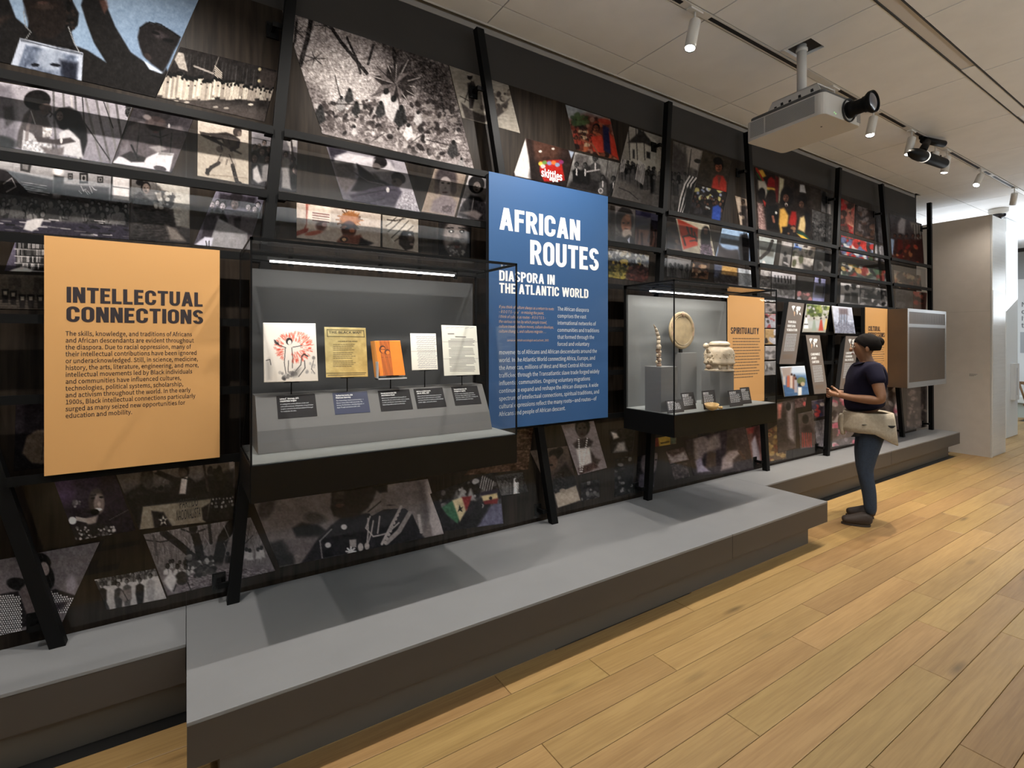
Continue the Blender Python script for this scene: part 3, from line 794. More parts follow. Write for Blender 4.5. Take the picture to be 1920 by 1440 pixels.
g.p([(604, 246), (700, 262), (880, 310), (889, 322), (604, 254)], (190, 180, 176), 5, .45)
put(g)

g = pic([(842, 123), (953, 160), (975, 250), (866, 221)], 'sepia photograph of a laden canoe with a standing paddler')
g.bg((150, 142, 132), (168, 160, 148)); g.n(4, 26, 3, .7)
g.p([(864, 192), (882, 206), (905, 216), (918, 214), (940, 196), (956, 184), (950, 206), (930, 222), (905, 230), (872, 222)], (84, 76, 72), 1.5)
g.blobs(46, 4, [(110, 100, 92), (70, 62, 58), (150, 140, 128)], (900, 168, 955, 206), 1.5)
g.p([(876, 156), (888, 152), (894, 168), (890, 186), (886, 204), (880, 204), (878, 180)], (66, 58, 56), 1); g.e(881, 144, 5, 6, (50, 42, 40)); g.e(881, 140, 6, 2.4, (170, 160, 150)); g.l([(884, 152), (871, 192)], 1.4, (46, 40, 38)); g.l([(862, 180), (880, 190)], 1.2, (60, 52, 50))
g.e(908, 150, 5, 7, (90, 80, 76)); g.p([(900, 158), (916, 158), (914, 196), (902, 196)], (130, 120, 112), 1)
put(g)

g = pic([(1060, 196), (1144, 223), (1161, 301), (1080, 281)], 'colour photograph of a festival crowd in red')
g.bg((152, 158, 166), (140, 120, 100)); g.n(9, 40)
g.p([(1066, 226), (1100, 214), (1146, 228), (1164, 304), (1078, 284)], (110, 56, 40), 6)
g.blobs(60, 5, [(150, 60, 40), (70, 40, 34), (176, 96, 60), (36, 28, 28), (160, 120, 100)], (1068, 222, 1160, 296), 2)
g.blobs(12, 5, [(60, 80, 52), (80, 100, 60)], (1074, 214, 1102, 232), 2)
g.crowd(1070, 232, 1112, 262, 3.6, ((150, 60, 44), (180, 150, 120), (120, 50, 36)), ((96, 58, 42), (70, 42, 34)), .3, 3)
g.p([(1108, 256), (1128, 254), (1136, 274), (1132, 288), (1112, 284)], (196, 66, 44), 1.5); g.face(1118, 240, 7, (120, 66, 46), 20)
g.e(1134, 228, 13, 5, (170, 66, 46), 14); g.p([(1130, 234), (1142, 240), (1146, 290), (1132, 282)], (44, 44, 84), 1.5); g.p([(1142, 248), (1152, 262), (1161, 300), (1146, 290)], (196, 62, 40), 1.5)
g.l([(1090, 262), (1110, 270), (1124, 292)], 3, (150, 86, 60)); g.e(1130, 290, 5, 4, (120, 70, 48))
put(g)

g = pic([(985, 259), (1077, 284), (1062, 352), (961, 330)], 'colour photograph of a face behind a red candy wrapper')
g.bg((66, 46, 40), (46, 36, 34)); g.e(1024, 276, 27, 30, (96, 62, 48), 10, .5, .9)
g.e(1013, 284, 3.2, 2, (210, 200, 190)); g.e(1037, 279, 3, 1.8, (200, 190, 180)); g.e(1024, 298, 8, 5, (70, 44, 36), 0, .5)
g.p([(985, 259), (992, 300), (996, 336), (966, 330), (964, 322)], (196, 192, 190), 1.2); g.p([(992, 258), (996, 262), (1000, 292), (992, 330), (998, 345), (1010, 348), (1000, 300)], (40, 30, 28), 4, .8)
g.p([(1066, 282), (1077, 285), (1071, 298)], (160, 170, 186), 1)
g.p([(1012, 302), (1052, 299), (1059, 338), (1042, 341), (1020, 340), (1012, 322)], (182, 36, 28), 1.2)
for x, y, c in ((1014, 307, (214, 190, 60)), (1021, 305, (90, 150, 70)), (1030, 306, (120, 140, 190)), (1038, 305, (210, 120, 50)), (1045, 309, (120, 160, 190)), (1052, 304, (150, 60, 120)), (1018, 312, (190, 190, 190))): g.e(x, y, 4.6, 3.8, c, 0, .4, .9)
put(g)
SK = [("skittles", atY(1014.5, 330, PP - .0025), .050, (atY(1054, 322, PP) - atY(1014.5, 333, PP)).x), ("original", atY(1030, 338, PP - .0025), .018, .075)]

g = pic([(1078, 285), (1162, 306), (1146, 370), (1062, 351)], 'black-and-white photograph of young men posed on a car')
g.bg((150, 146, 142), (90, 86, 84)); g.n(4, 50, .6, 2)
g.p([(1078, 290), (1104, 292), (1100, 316), (1078, 312)], (106, 100, 98), 2); g.n(3, 50, box=(1078, 288, 1104, 316))
g.p([(1064, 350), (1078, 330), (1098, 310), (1112, 312), (1140, 336), (1146, 368), (1066, 352)], (52, 48, 48), 3)
for x, y, s, c in ((1081, 312, 1, 28), (1097, 313, 1, 34), (1116, 300, 1.2, 74), (1130, 336, .9, 90), (1150, 338, 1, 50)):
    g.p([(x - 7 * s, y + 30 * s), (x - 8 * s, y + 8 * s), (x, y + 3 * s), (x + 8 * s, y + 8 * s), (x + 8 * s, y + 34 * s)], c, 1.2); g.face(x, y - 3, 4.6 * s, 78, 22); g.l([(x, y + 5 * s), (x, y + 16 * s)], 2, 196)
g.e(1126, 358, 4.5, 5, 190); g.e(1126, 358, 3, 3.4, 110); g.l([(1100, 322), (1124, 318)], 2, 180); g.l([(1140, 300), (1136, 330)], 1.2, 60)
put(g)

g = pic([(1180, 237), (1246, 259), (1240, 391), (1147, 369)], 'black-and-white photograph of a march passing a white house')
g.bg((160, 154, 146), (112, 106, 102), (1180, 240), (1170, 390)); 
g.p([(1183, 262), (1202, 246), (1228, 262), (1242, 290), (1242, 330), (1178, 312)], (176, 170, 160), 1)
g.p([(1176, 268), (1200, 246), (1206, 246), (1232, 280), (1206, 268)], (62, 56, 52), 1.5); g.p([(1196, 238), (1202, 240), (1202, 252), (1196, 252)], 60, 1)
g.p([(1212, 284), (1219, 286), (1219, 298), (1212, 296)], 50, 1); g.e(1215, 264, 3, 5, 60); g.p([(1186, 280), (1190, 281), (1190, 298), (1186, 297)], 60, 1)
for x in (1178, 1192, 1206): g.l([(x, 240), (x + 3, 300)], 1.4, 60)
g.n(5, 34, .5, 2, box=(1225, 285, 1250, 390))
g.crowd(1163, 300, 1240, 320, 4.4, (30, 40, 60, 90), (70, 96, 60), .22, 3, full=True)
for k in range(6): g.l([(1198 + k * 2.4, 300 + k * 2), (1192 + k * 2.6, 336 + k * 2)], 1.3, 198)
for k in range(3): g.l([(1166 + k * 3, 300), (1163 + k * 3, 322)], 1.3, 190)
g.p([(1147, 369), (1158, 335), (1190, 348), (1215, 362), (1240, 366), (1240, 391)], (108, 102, 98), 4); g.l([(1160, 352), (1180, 360), (1196, 374)], 1.4, 60)
g.p([(1228, 320), (1240, 322), (1240, 366), (1226, 362)], (150, 144, 138), 3, .6)
put(g)

g = pic([(1262, 264), (1318, 283), (1300, 350), (1290, 403), (1257, 397)][:2] + [(1291, 404), (1256, 397)], 'black-and-white photograph of marchers carrying a striped flag')
g.bg((120, 114, 108), (70, 66, 64)); g.n(5, 60, .5, 3); g.p([(1288, 274), (1316, 283), (1308, 320), (1290, 312)], (160, 152, 146), 2)
g.e(1308, 302, 7, 4, 60, 10); g.l([(1296, 280), (1290, 330)], 1.4, 40); g.p([(1262, 270), (1286, 290), (1286, 330), (1260, 330)], (86, 80, 78), 3)
g.crowd(1258, 320, 1286, 350, 4, (40, 70, 100), (90, 70), 0, 2, full=True)
for k in range(6):
    c = 206 if k % 2 == 0 else 34
    g.l([(1293 + k * 3, 331 + k * .8), (1284 + k * 3, 346), (1276 + k * 3.2, 372), (1272 + k * 2, 398)], 3, c)
g.p([(1286, 352), (1300, 352), (1291, 404), (1282, 400)], 40, 3)
put(g)

g = pic([(1318, 283), (1372, 300), (1363, 361), (1303, 345)], 'portrait of a woman in a red shirt')
g.bg((84, 74, 60), (58, 50, 42)); g.n(8, 22)
g.p([(1334, 352), (1337, 335), (1344, 328), (1356, 330), (1362, 342), (1362, 361)], (168, 50, 34), 1.5); g.p([(1345, 330), (1352, 332), (1348, 350)], (110, 62, 44), 1.5)
g.face(1348, 312, 9, (132, 78, 54), (22, 18, 18), -1); g.e(1346, 302, 9, 7, (24, 19, 18), 20)
put(g)

g = pic([(1305, 347), (1364, 361), (1351, 417), (1289, 404)], 'colour photograph of a dark crowd around a blue shirt')
g.bg((44, 38, 36)); g.blobs(30, 3.4, [(190, 190, 190), (150, 160, 190), (60, 52, 48), (190, 180, 110)], (1305, 350, 1362, 374), 1.6)
g.crowd(1296, 366, 1356, 392, 4.4, ((26, 24, 26), (40, 36, 36), (60, 56, 60)), ((80, 54, 42), (110, 76, 58)), .1, 3)
g.p([(1336, 388), (1346, 384), (1352, 390), (1350, 416), (1334, 412)], (52, 84, 168), 1.5); g.face(1343, 379, 4.4, (90, 62, 50)); g.l([(1324, 388), (1330, 391)], 3, (150, 150, 150))
put(g)

g = pic([(1378, 367), (1399, 373), (1409, 429), (1388, 423)], 'narrow sepia photograph of two people')
g.bg((150, 130, 112), (110, 96, 84)); g.p([(1380, 372), (1387, 370), (1395, 420), (1388, 422)], (190, 172, 154), 1.5); g.face(1393, 379, 4, (110, 86, 70)); g.p([(1388, 386), (1398, 386), (1408, 428), (1392, 424)], (70, 60, 58), 1.5); g.blobs(14, 3, [(60, 50, 46), (190, 170, 150)])
put(g)

g = pic([(1414, 313), (1540, 356), (1540, 458), (1421, 430)], 'colour photograph of a laughing crowd with red, gold and green hats and flag')
g.bg((62, 50, 42), (44, 36, 34)); g.n(9, 30)
g.p([(1419, 320), (1428, 334), (1436, 330), (1430, 318)], (206, 160, 50), 1.5); g.p([(1421, 338), (1434, 340), (1441, 356), (1434, 372), (1422, 356)], (176, 168, 154), 1.5)
g.l([(1418, 316), (1430, 338)], 4, (168, 42, 30)); g.l([(1420, 326), (1427, 338)], 3, (60, 100, 50))
g.e(1428, 364, 7, 12, (34, 28, 28)); g.p([(1420, 380), (1430, 382), (1437, 432), (1422, 430)], (150, 120, 114), 2); g.n(2, 90, box=(1420, 380, 1436, 432)); g.p([(1430, 374), (1436, 380), (1434, 388)], (190, 50, 40), 1)
g.p([(1438, 350), (1440, 336), (1446, 331), (1453, 338), (1454, 352)], (160, 34, 32), 1.5); g.p([(1438, 351), (1454, 353), (1454, 357), (1438, 356)], (206, 160, 60), 1); g.p([(1438, 356), (1454, 358), (1453, 362), (1438, 361)], (66, 92, 66), 1)
g.p([(1454, 330), (1461, 334), (1458, 380), (1452, 376)], (120, 34, 32), 1.5); g.p([(1461, 332), (1470, 336), (1468, 360), (1460, 380)], (186, 178, 150), 1.5)
g.e(1446, 372, 9, 16, (40, 29, 26)); g.p([(1436, 385), (1458, 385), (1462, 432), (1438, 430)], (24, 21, 22), 2); g.e(1455, 399, 2, 2.6, (210, 205, 196)); g.l([(1449, 406), (1451, 416)], 4, (150, 96, 76))
g.e(1475, 370, 12.5, 20, (30, 24, 24)); g.face(1474, 370, 7.5, (112, 72, 56), (28, 22, 22), -1); g.e(1474, 384, 2.6, 3.6, (200, 190, 180)); g.e(1474, 385, 1.8, 2.2, (60, 20, 20))
g.p([(1462, 392), (1470, 390), (1478, 404), (1476, 426), (1464, 438), (1460, 420)], (214, 166, 74), 2); g.p([(1484, 396), (1492, 397), (1494, 410), (1490, 430), (1478, 418)], (178, 40, 34), 2)
g.p([(1466, 426), (1482, 424), (1484, 446), (1468, 444)], (28, 22, 24), 2); g.blobs(16, 2.4, [(150, 110, 80), (40, 30, 30)], (1478, 420, 1490, 446))
g.p([(1500, 346), (1508, 347), (1511, 362), (1499, 360)], (178, 176, 178), 1); g.e(1504, 376, 9, 12, (34, 28, 26)); g.face(1503, 382, 6.6, (96, 68, 54), (30, 25, 24)); g.p([(1500, 408), (1508, 405), (1512, 418), (1508, 436), (1496, 430)], (206, 180, 126), 2); g.p([(1508, 396), (1518, 400), (1521, 432), (1512, 436)], (24, 22, 26), 2)
g.p([(1494, 432), (1506, 436), (1522, 452), (1510, 450), (1496, 440)], (36, 84, 66), 1.5); g.p([(1494, 438), (1506, 442), (1521, 453), (1506, 450)], (222, 178, 60), 1.2); g.p([(1495, 444), (1506, 449), (1498, 450)], (176, 40, 30), 1.2)
g.p([(1518, 350), (1540, 358), (1540, 398), (1520, 392)], (78, 70, 64), 3, .8)
put(g)
g = pic([(1522, 392), (1560, 406), (1558, 464), (1523, 452)], None); g.bg(96, 60); g.n(4, 50); g.crowd(1522, 408, 1560, 440, 3.6, (40, 70, 110), (90, 60), .3, 4); put(g)
g = pic([(1527, 352), (1561, 364), (1560, 404), (1524, 392)], None); g.bg(74, 96); g.p([(1531, 354), (1537, 356), (1536, 372), (1530, 370)], 170, 1); g.e(1545, 372, 5, 14, 36); g.p([(1552, 382), (1557, 383), (1557, 402), (1551, 400)], 190, 1); g.p([(1526, 388), (1540, 380), (1548, 398)], 130, 3); g.n(4, 30); put(g)
for q, cols, lab in (([(1577, 372), (1603, 382), (1600, 439), (1576, 432)], ((150, 90, 76), (70, 52, 44), (190, 150, 120), (170, 40, 40), (60, 44, 38)), 'colour photograph of a close-packed crowd'),
                     ([(1604, 384), (1640, 396), (1640, 452), (1602, 440)], ((70, 56, 50), (100, 70, 54), (56, 46, 46), (120, 110, 110)), None),
                     ([(1641, 398), (1664, 404), (1664, 460), (1641, 452)], ((80, 76, 78), (66, 62, 64)), None),
                     ([(1577, 441), (1638, 457), (1636, 489), (1576, 477)], ((90, 104, 140), (110, 120, 150), (190, 190, 186), (176, 50, 46), (60, 60, 60), (200, 60, 50), (70, 100, 70)), 'colour photograph of costumed dancers against blue sky'),
                     ([(1641, 458), (1664, 463), (1664, 493), (1640, 488)], ((120, 116, 118), (60, 56, 60), (170, 166, 168)), None)):
    g = pic(q, lab); g.bg(cols[0]); g.blobs(70, 5.5, cols, None, 2.4, .9); g.n(2.5, 40, .6, 1.6); put(g)
g = pic([(1667, 400), (1728, 420), (1733, 500), (1673, 486)], 'dim colour photograph of a group in long red robes')
g.bg((100, 98, 104), (70, 40, 34)); g.p([(1690, 408), (1698, 412), (1696, 440), (1684, 436), (1683, 420)], (170, 164, 168), 2); g.p([(1706, 416), (1728, 422), (1728, 460), (1720, 470), (1714, 440)], (150, 142, 136), 2)
for x in (1712, 1717, 1722): g.l([(x, 422), (x + 1, 448)], 1.3, (60, 48, 44))
for x, c in ((1678, (90, 44, 34)), (1688, (130, 40, 30)), (1700, (110, 52, 36)), (1712, (90, 44, 36)), (1722, (70, 32, 30)), (1730, (80, 36, 32))):
    g.p([(x - 5, 448), (x + 5, 450), (x + 7, 500), (x - 7, 498)], c, 2); g.face(x, 442, 3.4, (116, 70, 52))
g.p([(1669, 447), (1677, 449), (1674, 478), (1671, 476)], (150, 170, 200), 1.5); g.blobs(20, 3, [(180, 90, 50), (190, 120, 70), (60, 26, 24), (170, 36, 30)], (1676, 460, 1730, 496), 2)
put(g)

# --- second row ----------------------------------------------------------
g = pic([(-80, 140), (249, 197), (209, 308), (-80, 262)], 'black-and-white photograph of two women embracing before a curtain')
g.bg((176, 170, 176), (140, 134, 142)); g.n(22, 26)
g.p([(-80, 150), (20, 160), (32, 200), (30, 280), (-80, 270)], (120, 114, 122), 6, .8); g.p([(6, 200), (24, 200), (28, 226), (10, 240)], 60, 3, .7)
for x0, x1, c in ((100, 108, 96), (118, 130, 110), (140, 152, 92), (156, 190, 120), (176, 206, 100), (196, 222, 130), (132, 148, 190), (214, 236, 88)): g.l([(x0, 165), ((x0 + x1) / 2 - 2, 230), (x1, 304)], 4, c, .8)
g.l([(192, 184), (212, 240)], 1.5, 40); g.l([(154, 176), (158, 230), (206, 300)], 2, 50)
g.p([(30, 275), (34, 250), (46, 215), (56, 205), (84, 208), (96, 240), (92, 262), (112, 290), (60, 290)], (92, 84, 84), 2)
g.e(70, 188, 25, 19, (32, 28, 28), 0, .12); g.e(86, 205, 11, 11, (98, 84, 80), 0, .2); g.e(79, 201, 6, 5, (120, 104, 98), 0, .4); g.l([(90, 214), (84, 219)], 2, 40)
g.p([(40, 284), (44, 244), (60, 250), (70, 262), (98, 268), (96, 294), (46, 288)], (190, 186, 188), 1.5); g.n(3.2, 130, box=(42, 262, 98, 294)); g.l([(60, 214), (52, 240), (50, 262)], 6, (128, 116, 114), .7); g.l([(66, 258), (98, 264), (128, 262)], 3, (118, 106, 102), .8); g.l([(92, 208), (98, 214), (94, 219)], 2.4, (60, 50, 48)); g.l([(58, 208), (66, 232)], 1.6, (190, 186, 186)); g.p([(104, 204), (112, 203), (114, 220), (108, 226), (104, 220), (106, 214)], (150, 136, 130), 1.5); g.l([(105, 219), (109, 220)], 1.4, (220, 216, 212)); g.l([(104, 210), (108, 210)], 1.2, 30)
g.p([(80, 238), (98, 240), (96, 256), (80, 258)], 190, 1.5); g.n(3, 120, box=(80, 236, 98, 258))
g.p([(100, 215), (112, 203), (130, 200), (150, 212), (162, 240), (164, 265), (156, 292), (140, 286), (128, 250), (112, 240)], (26, 22, 23), 2); g.face(113, 216, 9, (118, 104, 100), (28, 23, 24), -1)
g.p([(110, 250), (128, 240), (150, 262), (156, 296), (116, 290)], (196, 192, 194), 2); g.p([(66, 256), (100, 262), (132, 258), (142, 266), (112, 272), (70, 266)], (76, 66, 66), 1.5); g.e(115, 264, 2.5, 5, 210)
g.p([(75, 274), (100, 280), (120, 276), (118, 292), (90, 292)], (120, 110, 110), 2); g.e(-10, 270, 40, 16, 40, 0, .3); g.p([(30, 130), (160, 150), (160, 158), (30, 150)], 44, 3); g.n(2, 60, box=(30, 140, 90, 168)); g.p([(236, 192), (248, 198), (240, 222), (235, 214)], 50, 1); g.n(2, 120, box=(234, 192, 250, 224))
put(g)

g = pic([(252, 199), (364, 220), (322, 324), (211, 306)], 'black-and-white photograph of a woman bent over writing')
g.bg((62, 56, 60), (92, 86, 92), (250, 200), (220, 320)); g.e(305, 222, 36, 16, (52, 46, 50), 0, .4)
g.p([(222, 300), (226, 270), (240, 238), (266, 226), (300, 240), (340, 236), (352, 258), (336, 318), (226, 306)], (104, 95, 98), 2); g.l([(262, 232), (256, 290)], 2, 60); g.l([(300, 246), (304, 290)], 3, 70); g.l([(322, 250), (318, 300)], 2, 74); g.p([(240, 262), (226, 280), (224, 300), (246, 296)], (130, 122, 128), 4, .8)
g.e(296, 212, 26, 14, (40, 35, 36), 8, .15); g.e(292, 232, 20, 14, (70, 58, 57), 8, .2); g.e(276, 220, 8, 5, (150, 138, 136), 20, .5, .8); g.e(283, 230, 6, 7, (98, 84, 82), 10, .5, .8); g.e(301, 232, 6, 8, (88, 74, 72), 0, .5, .8); g.l([(280, 236), (288, 238)], 1.6, 24); g.l([(297, 239), (305, 238)], 1.6, 24); g.l([(284, 254), (300, 258), (316, 252)], 1.6, (60, 54, 56)); g.p([(240, 238), (262, 230), (270, 244), (250, 270)], (122, 113, 115), 4, .6); g.e(290, 240, 11, 5, (34, 28, 28), 10, .3, .8); g.e(292, 248, 5, 2, (120, 70, 70), 0, .4, .6); g.e(317, 236, 2, 4, 170)
g.p([(212, 304), (222, 294), (270, 298), (296, 286), (326, 288), (318, 322), (212, 306)], (206, 202, 206), 1.5); g.p([(226, 292), (244, 284), (258, 290), (274, 296), (270, 304), (246, 304)], (50, 42, 42), 1.5); g.l([(246, 272), (260, 300)], 3, 24); g.p([(300, 284), (326, 290), (320, 292), (296, 290)], 150, 1); g.e(300, 316, 12, 5, (84, 74, 78), 12)
g.p([(280, 276), (300, 272), (312, 280), (296, 286)], 200, 2, .6)
put(g)

g = pic([(371, 222), (466, 242), (466, 346), (370, 330)], 'sepia drawing of a man running with a long gun')
g.bg((188, 176, 164), (178, 166, 150))
D = (58, 49, 46)
g.p([(374, 246), (384, 249), (398, 258), (454, 288), (452, 290), (396, 264), (376, 254)], (70, 60, 54), 1); g.e(445, 247, 8, 9, (66, 56, 52), 10, .15); g.e(449, 251, 4, 5, (110, 96, 88), 0, .4)
g.p([(394, 258), (400, 250), (424, 248), (440, 254), (450, 262), (448, 272), (436, 280), (424, 278), (416, 262), (400, 262)], D, 1.2); g.p([(420, 258), (444, 262), (442, 278), (426, 284), (418, 274)], (98, 86, 80), 1.5, .9); g.l([(446, 262), (444, 274), (430, 280)], 4, (74, 64, 60))
g.p([(412, 272), (424, 276), (436, 284), (444, 310), (442, 314), (434, 312), (422, 290), (416, 306), (406, 308), (414, 288)], (160, 148, 136), 1.2); g.e(412, 280, 7, 6, (120, 106, 96), 30)
g.l([(410, 306), (396, 314), (388, 324)], 7, D); g.l([(388, 318), (390, 327)], 5, D); g.l([(436, 310), (440, 326), (444, 340)], 7, D); g.l([(400, 252), (386, 252), (380, 250)], 5, D); g.l([(448, 266), (446, 276), (434, 282)], 5, D); g.l([(404, 262), (414, 272), (416, 280)], 2, D); g.l([(426, 254), (430, 270)], 1.6, (50, 44, 40)); g.l([(414, 290), (408, 304)], 2, (90, 80, 72)); g.l([(430, 290), (438, 310)], 2, (90, 80, 72)); g.l([(444, 340), (452, 343)], 3, D); g.l([(426, 300), (424, 308)], 3, (130, 118, 108)); g.l([(386, 328), (420, 330), (462, 334)], 2, (140, 126, 112), .6)
g.n(3, 14); put(g)

g = pic([(472, 243), (558, 262), (556, 361), (471, 346)], 'black-and-white photograph of young protesters seen either side of a post')
g.bg((150, 144, 148), (60, 56, 58)); g.l([(472, 258), (512, 266)], 1.2, 50)
g.p([(536, 258), (556, 263), (556, 276), (540, 273)], 190, 1)
for x, y, r, c in ((496, 268, 4.5, 30), (478, 276, 5, 40), (486, 274, 4, 60), (504, 280, 5, 60), (492, 284, 6.5, 84), (502, 298, 7, 150), (478, 296, 7, 34), (536, 290, 5, 140), (550, 300, 5, 60), (553, 318, 6, 40)):
    g.p([(x - r * 1.6, y + r * 6), (x - r * 1.4, y + r * 2), (x, y + r), (x + r * 1.4, y + r * 2), (x + r * 1.7, y + r * 6)], c, 1.2); g.face(x, y, r, (120, 104, 98), 22, -1)
g.p([(474, 318), (482, 310), (492, 340), (484, 344), (474, 336)], 200, 2); g.l([(545, 262), (548, 290), (556, 326)], 5, (70, 60, 58)); g.l([(543, 262), (545, 288)], 3, 190); g.p([(530, 316), (540, 312), (546, 356), (528, 352)], 170, 2)
put(g)

g = pic([(611, 272), (757, 300), (787, 398), (643, 374)], 'black-and-white photograph of people sleeping against each other')
g.bg((150, 144, 150), (86, 80, 88)); g.p([(735, 297), (758, 300), (788, 398), (740, 394), (750, 350)], (160, 154, 160), 2); g.n(2.4, 100, box=(745, 360, 790, 400))
g.p([(614, 274), (650, 282), (648, 300), (622, 302)], (60, 54, 66), 2); g.p([(626, 296), (646, 288), (700, 296), (730, 302), (744, 322), (690, 322), (650, 310), (628, 306)], (186, 180, 184), 2)
g.e(712, 304, 14, 11, (34, 29, 30), 20, .15); g.e(706, 312, 8, 6, (104, 94, 92), 20, .3)
g.p([(626, 306), (662, 306), (668, 340), (648, 362), (634, 344)], (98, 90, 90), 2.5); g.p([(668, 306), (706, 334), (738, 350), (700, 362), (658, 358), (674, 330)], (36, 31, 34), 2)
g.p([(656, 366), (700, 352), (742, 346), (754, 360), (740, 384), (700, 386), (664, 378)], (70, 62, 76), 2); g.n(9, 26, 2, .6, box=(656, 346, 750, 388))
g.p([(628, 292), (650, 286), (704, 298), (700, 306), (650, 304)], (206, 200, 204), 2, .8); g.l([(655, 318), (690, 340), (720, 346)], 2, (84, 76, 80)); g.l([(672, 366), (712, 358), (738, 356)], 2, (40, 34, 44)); g.l([(690, 380), (720, 372)], 2, (46, 40, 50))
g.e(747, 334, 14, 10, (30, 26, 27), 25, .15); g.e(744, 342, 10, 8, (98, 84, 82), 10, .2); g.e(740, 340, 3, 2, 40); g.e(727, 356, 3, 5, 190); g.p([(700, 325), (712, 334), (704, 340)], 60, 2)
put(g)

g = pic([(816, 313), (874, 328), (852, 407), (790, 397)], 'warm grey portrait of a woman with waved hair')
g.bg((140, 124, 112), (150, 134, 120)); g.e(836, 336, 20, 24, (70, 60, 62), 0, .3); g.e(835, 350, 12, 19, (150, 138, 136), 0, .15); g.p([(806, 396), (812, 376), (828, 366), (846, 368), (856, 380), (852, 407)], (128, 116, 118), 3)
g.e(830, 343, 3, 1.8, 40); g.e(841, 344, 3, 1.8, 40); g.e(835, 353, 2, 3, (120, 106, 104)); g.e(834, 361, 5, 1.8, (90, 56, 56)); g.e(850, 352, 6, 14, (96, 84, 84), 0, .5, .8); g.e(819, 352, 5, 13, (104, 90, 88), 0, .5, .7); g.e(838, 392, 10, 7, (100, 88, 90)); g.n(2.5, 60, box=(826, 384, 850, 400)); put(g)
g = pic([(879, 328), (915, 336), (913, 416), (856, 408)], 'black-and-white portrait of a woman with hands folded')
g.bg((170, 164, 164), (120, 114, 116)); g.e(893, 346, 15, 17, (26, 22, 23), 0, .12); g.face(893, 349, 10, (112, 102, 98), (30, 25, 26), 1); g.p([(858, 404), (868, 380), (882, 366), (900, 370), (912, 384), (912, 416)], (50, 45, 48), 2); g.n(4, 60, .5, 2, box=(860, 372, 912, 410)); g.p([(862, 398), (890, 394), (904, 402), (896, 412)], (140, 128, 126), 2); g.l([(888, 372), (884, 396)], 1, 180); put(g)

g = pic([(1143, 384), (1191, 394), (1190, 459), (1143, 452)], 'portrait of a grey-bearded man in dark cap')
g.bg((110, 104, 102), (60, 54, 52)); g.e(1171, 412, 17, 25, (38, 32, 31), 0, .12); g.e(1174, 420, 10, 17, (136, 88, 64), 0, .25); g.e(1177, 408, 6, 6, (176, 118, 84), 0, .6, .7); g.e(1175, 438, 9, 9, (150, 136, 126), 0, .4); g.p([(1152, 456), (1158, 444), (1170, 446), (1180, 440), (1190, 452), (1190, 460)], (30, 26, 27), 2); g.p([(1176, 450), (1181, 444), (1180, 458)], (170, 170, 186), 1)
g.e(1169, 418, 2.4, 1.4, (40, 24, 20)); g.e(1178, 418, 2.4, 1.4, (40, 24, 20)); g.e(1174, 429, 4, 1.2, (70, 40, 34)); g.p([(1143, 384), (1153, 386), (1153, 453), (1143, 452)], (44, 36, 30), 1); put(g)
g = pic([(1192, 394), (1237, 403), (1233, 465), (1191, 459)], 'dark colour photograph of figures on a beach at dusk')
g.bg((52, 48, 80), (40, 34, 44)); g.p([(1191, 428), (1236, 432), (1234, 466), (1190, 460)], (94, 62, 48), 3); g.e(1206, 426, 10, 4, (34, 26, 26))
for x, y in ((1195, 430), (1203, 442), (1218, 424), (1222, 430), (1229, 436)): g.l([(x, y), (x + 1, y + 14), (x - 2, y + 28)], 4, (54, 34, 30)); g.e(x, y - 3, 2.6, 3, (40, 26, 24))
put(g)
g = pic([(1250, 404), (1268, 409), (1281, 472), (1250, 466)], None); g.bg((46, 38, 36)); g.blobs(30, 4, [(60, 44, 40), (110, 80, 66), (34, 28, 28), (80, 60, 52)], None, 2.4); put(g)
g = pic([(1267, 410), (1329, 422), (1341, 483), (1280, 471)], 'colour photograph of a woman beside an orange-red painting')
g.bg((186, 178, 158), (150, 142, 124)); g.p([(1270, 410), (1308, 428), (1308, 460), (1281, 468)], (190, 64, 36), 1.2); g.p([(1270, 410), (1308, 428), (1308, 436), (1274, 428)], (160, 52, 30), 2, .5)
for a, b in (((1288, 426), (1292, 438)), ((1296, 428), (1298, 444)), ((1280, 444), (1290, 442)), ((1290, 440), (1306, 446)), ((1302, 436), (1306, 452)), ((1281, 446), (1285, 460)), ((1294, 452), (1306, 450))): g.l([a, b], 3.2, (72, 52, 46))
g.p([(1282, 470), (1330, 462), (1341, 484), (1290, 474)], (160, 150, 130), 1)
g.e(1323, 440, 9, 16, (28, 22, 22)); g.e(1323, 434, 4, 6, (104, 66, 52)); g.p([(1314, 446), (1330, 446), (1337, 480), (1313, 478)], (92, 70, 86), 1.5); g.n(2, 130, box=(1312, 456, 1338, 482)); g.p([(1314, 440), (1330, 440), (1331, 458), (1315, 458)], (34, 26, 26), 1.5)
put(g)
g = pic([(1354, 428), (1412, 438), (1412, 495), (1341, 483)], 'colour photograph of dark outstretched arms before blue glass')
g.bg((150, 176, 204), (120, 140, 170)); g.p([(1352, 446), (1412, 456), (1412, 466), (1350, 456)], (54, 58, 66), 2); g.p([(1342, 484), (1348, 466), (1356, 470), (1380, 468), (1386, 480), (1384, 492)], (76, 64, 66), 2); g.p([(1345, 452), (1354, 464), (1372, 472), (1384, 468), (1386, 490), (1360, 482), (1348, 470)], (58, 48, 50), 2)
g.p([(1388, 440), (1400, 438), (1406, 450), (1404, 492), (1388, 492), (1384, 460)], (38, 32, 32), 2); g.n(8, 26, 2, .5); put(g)
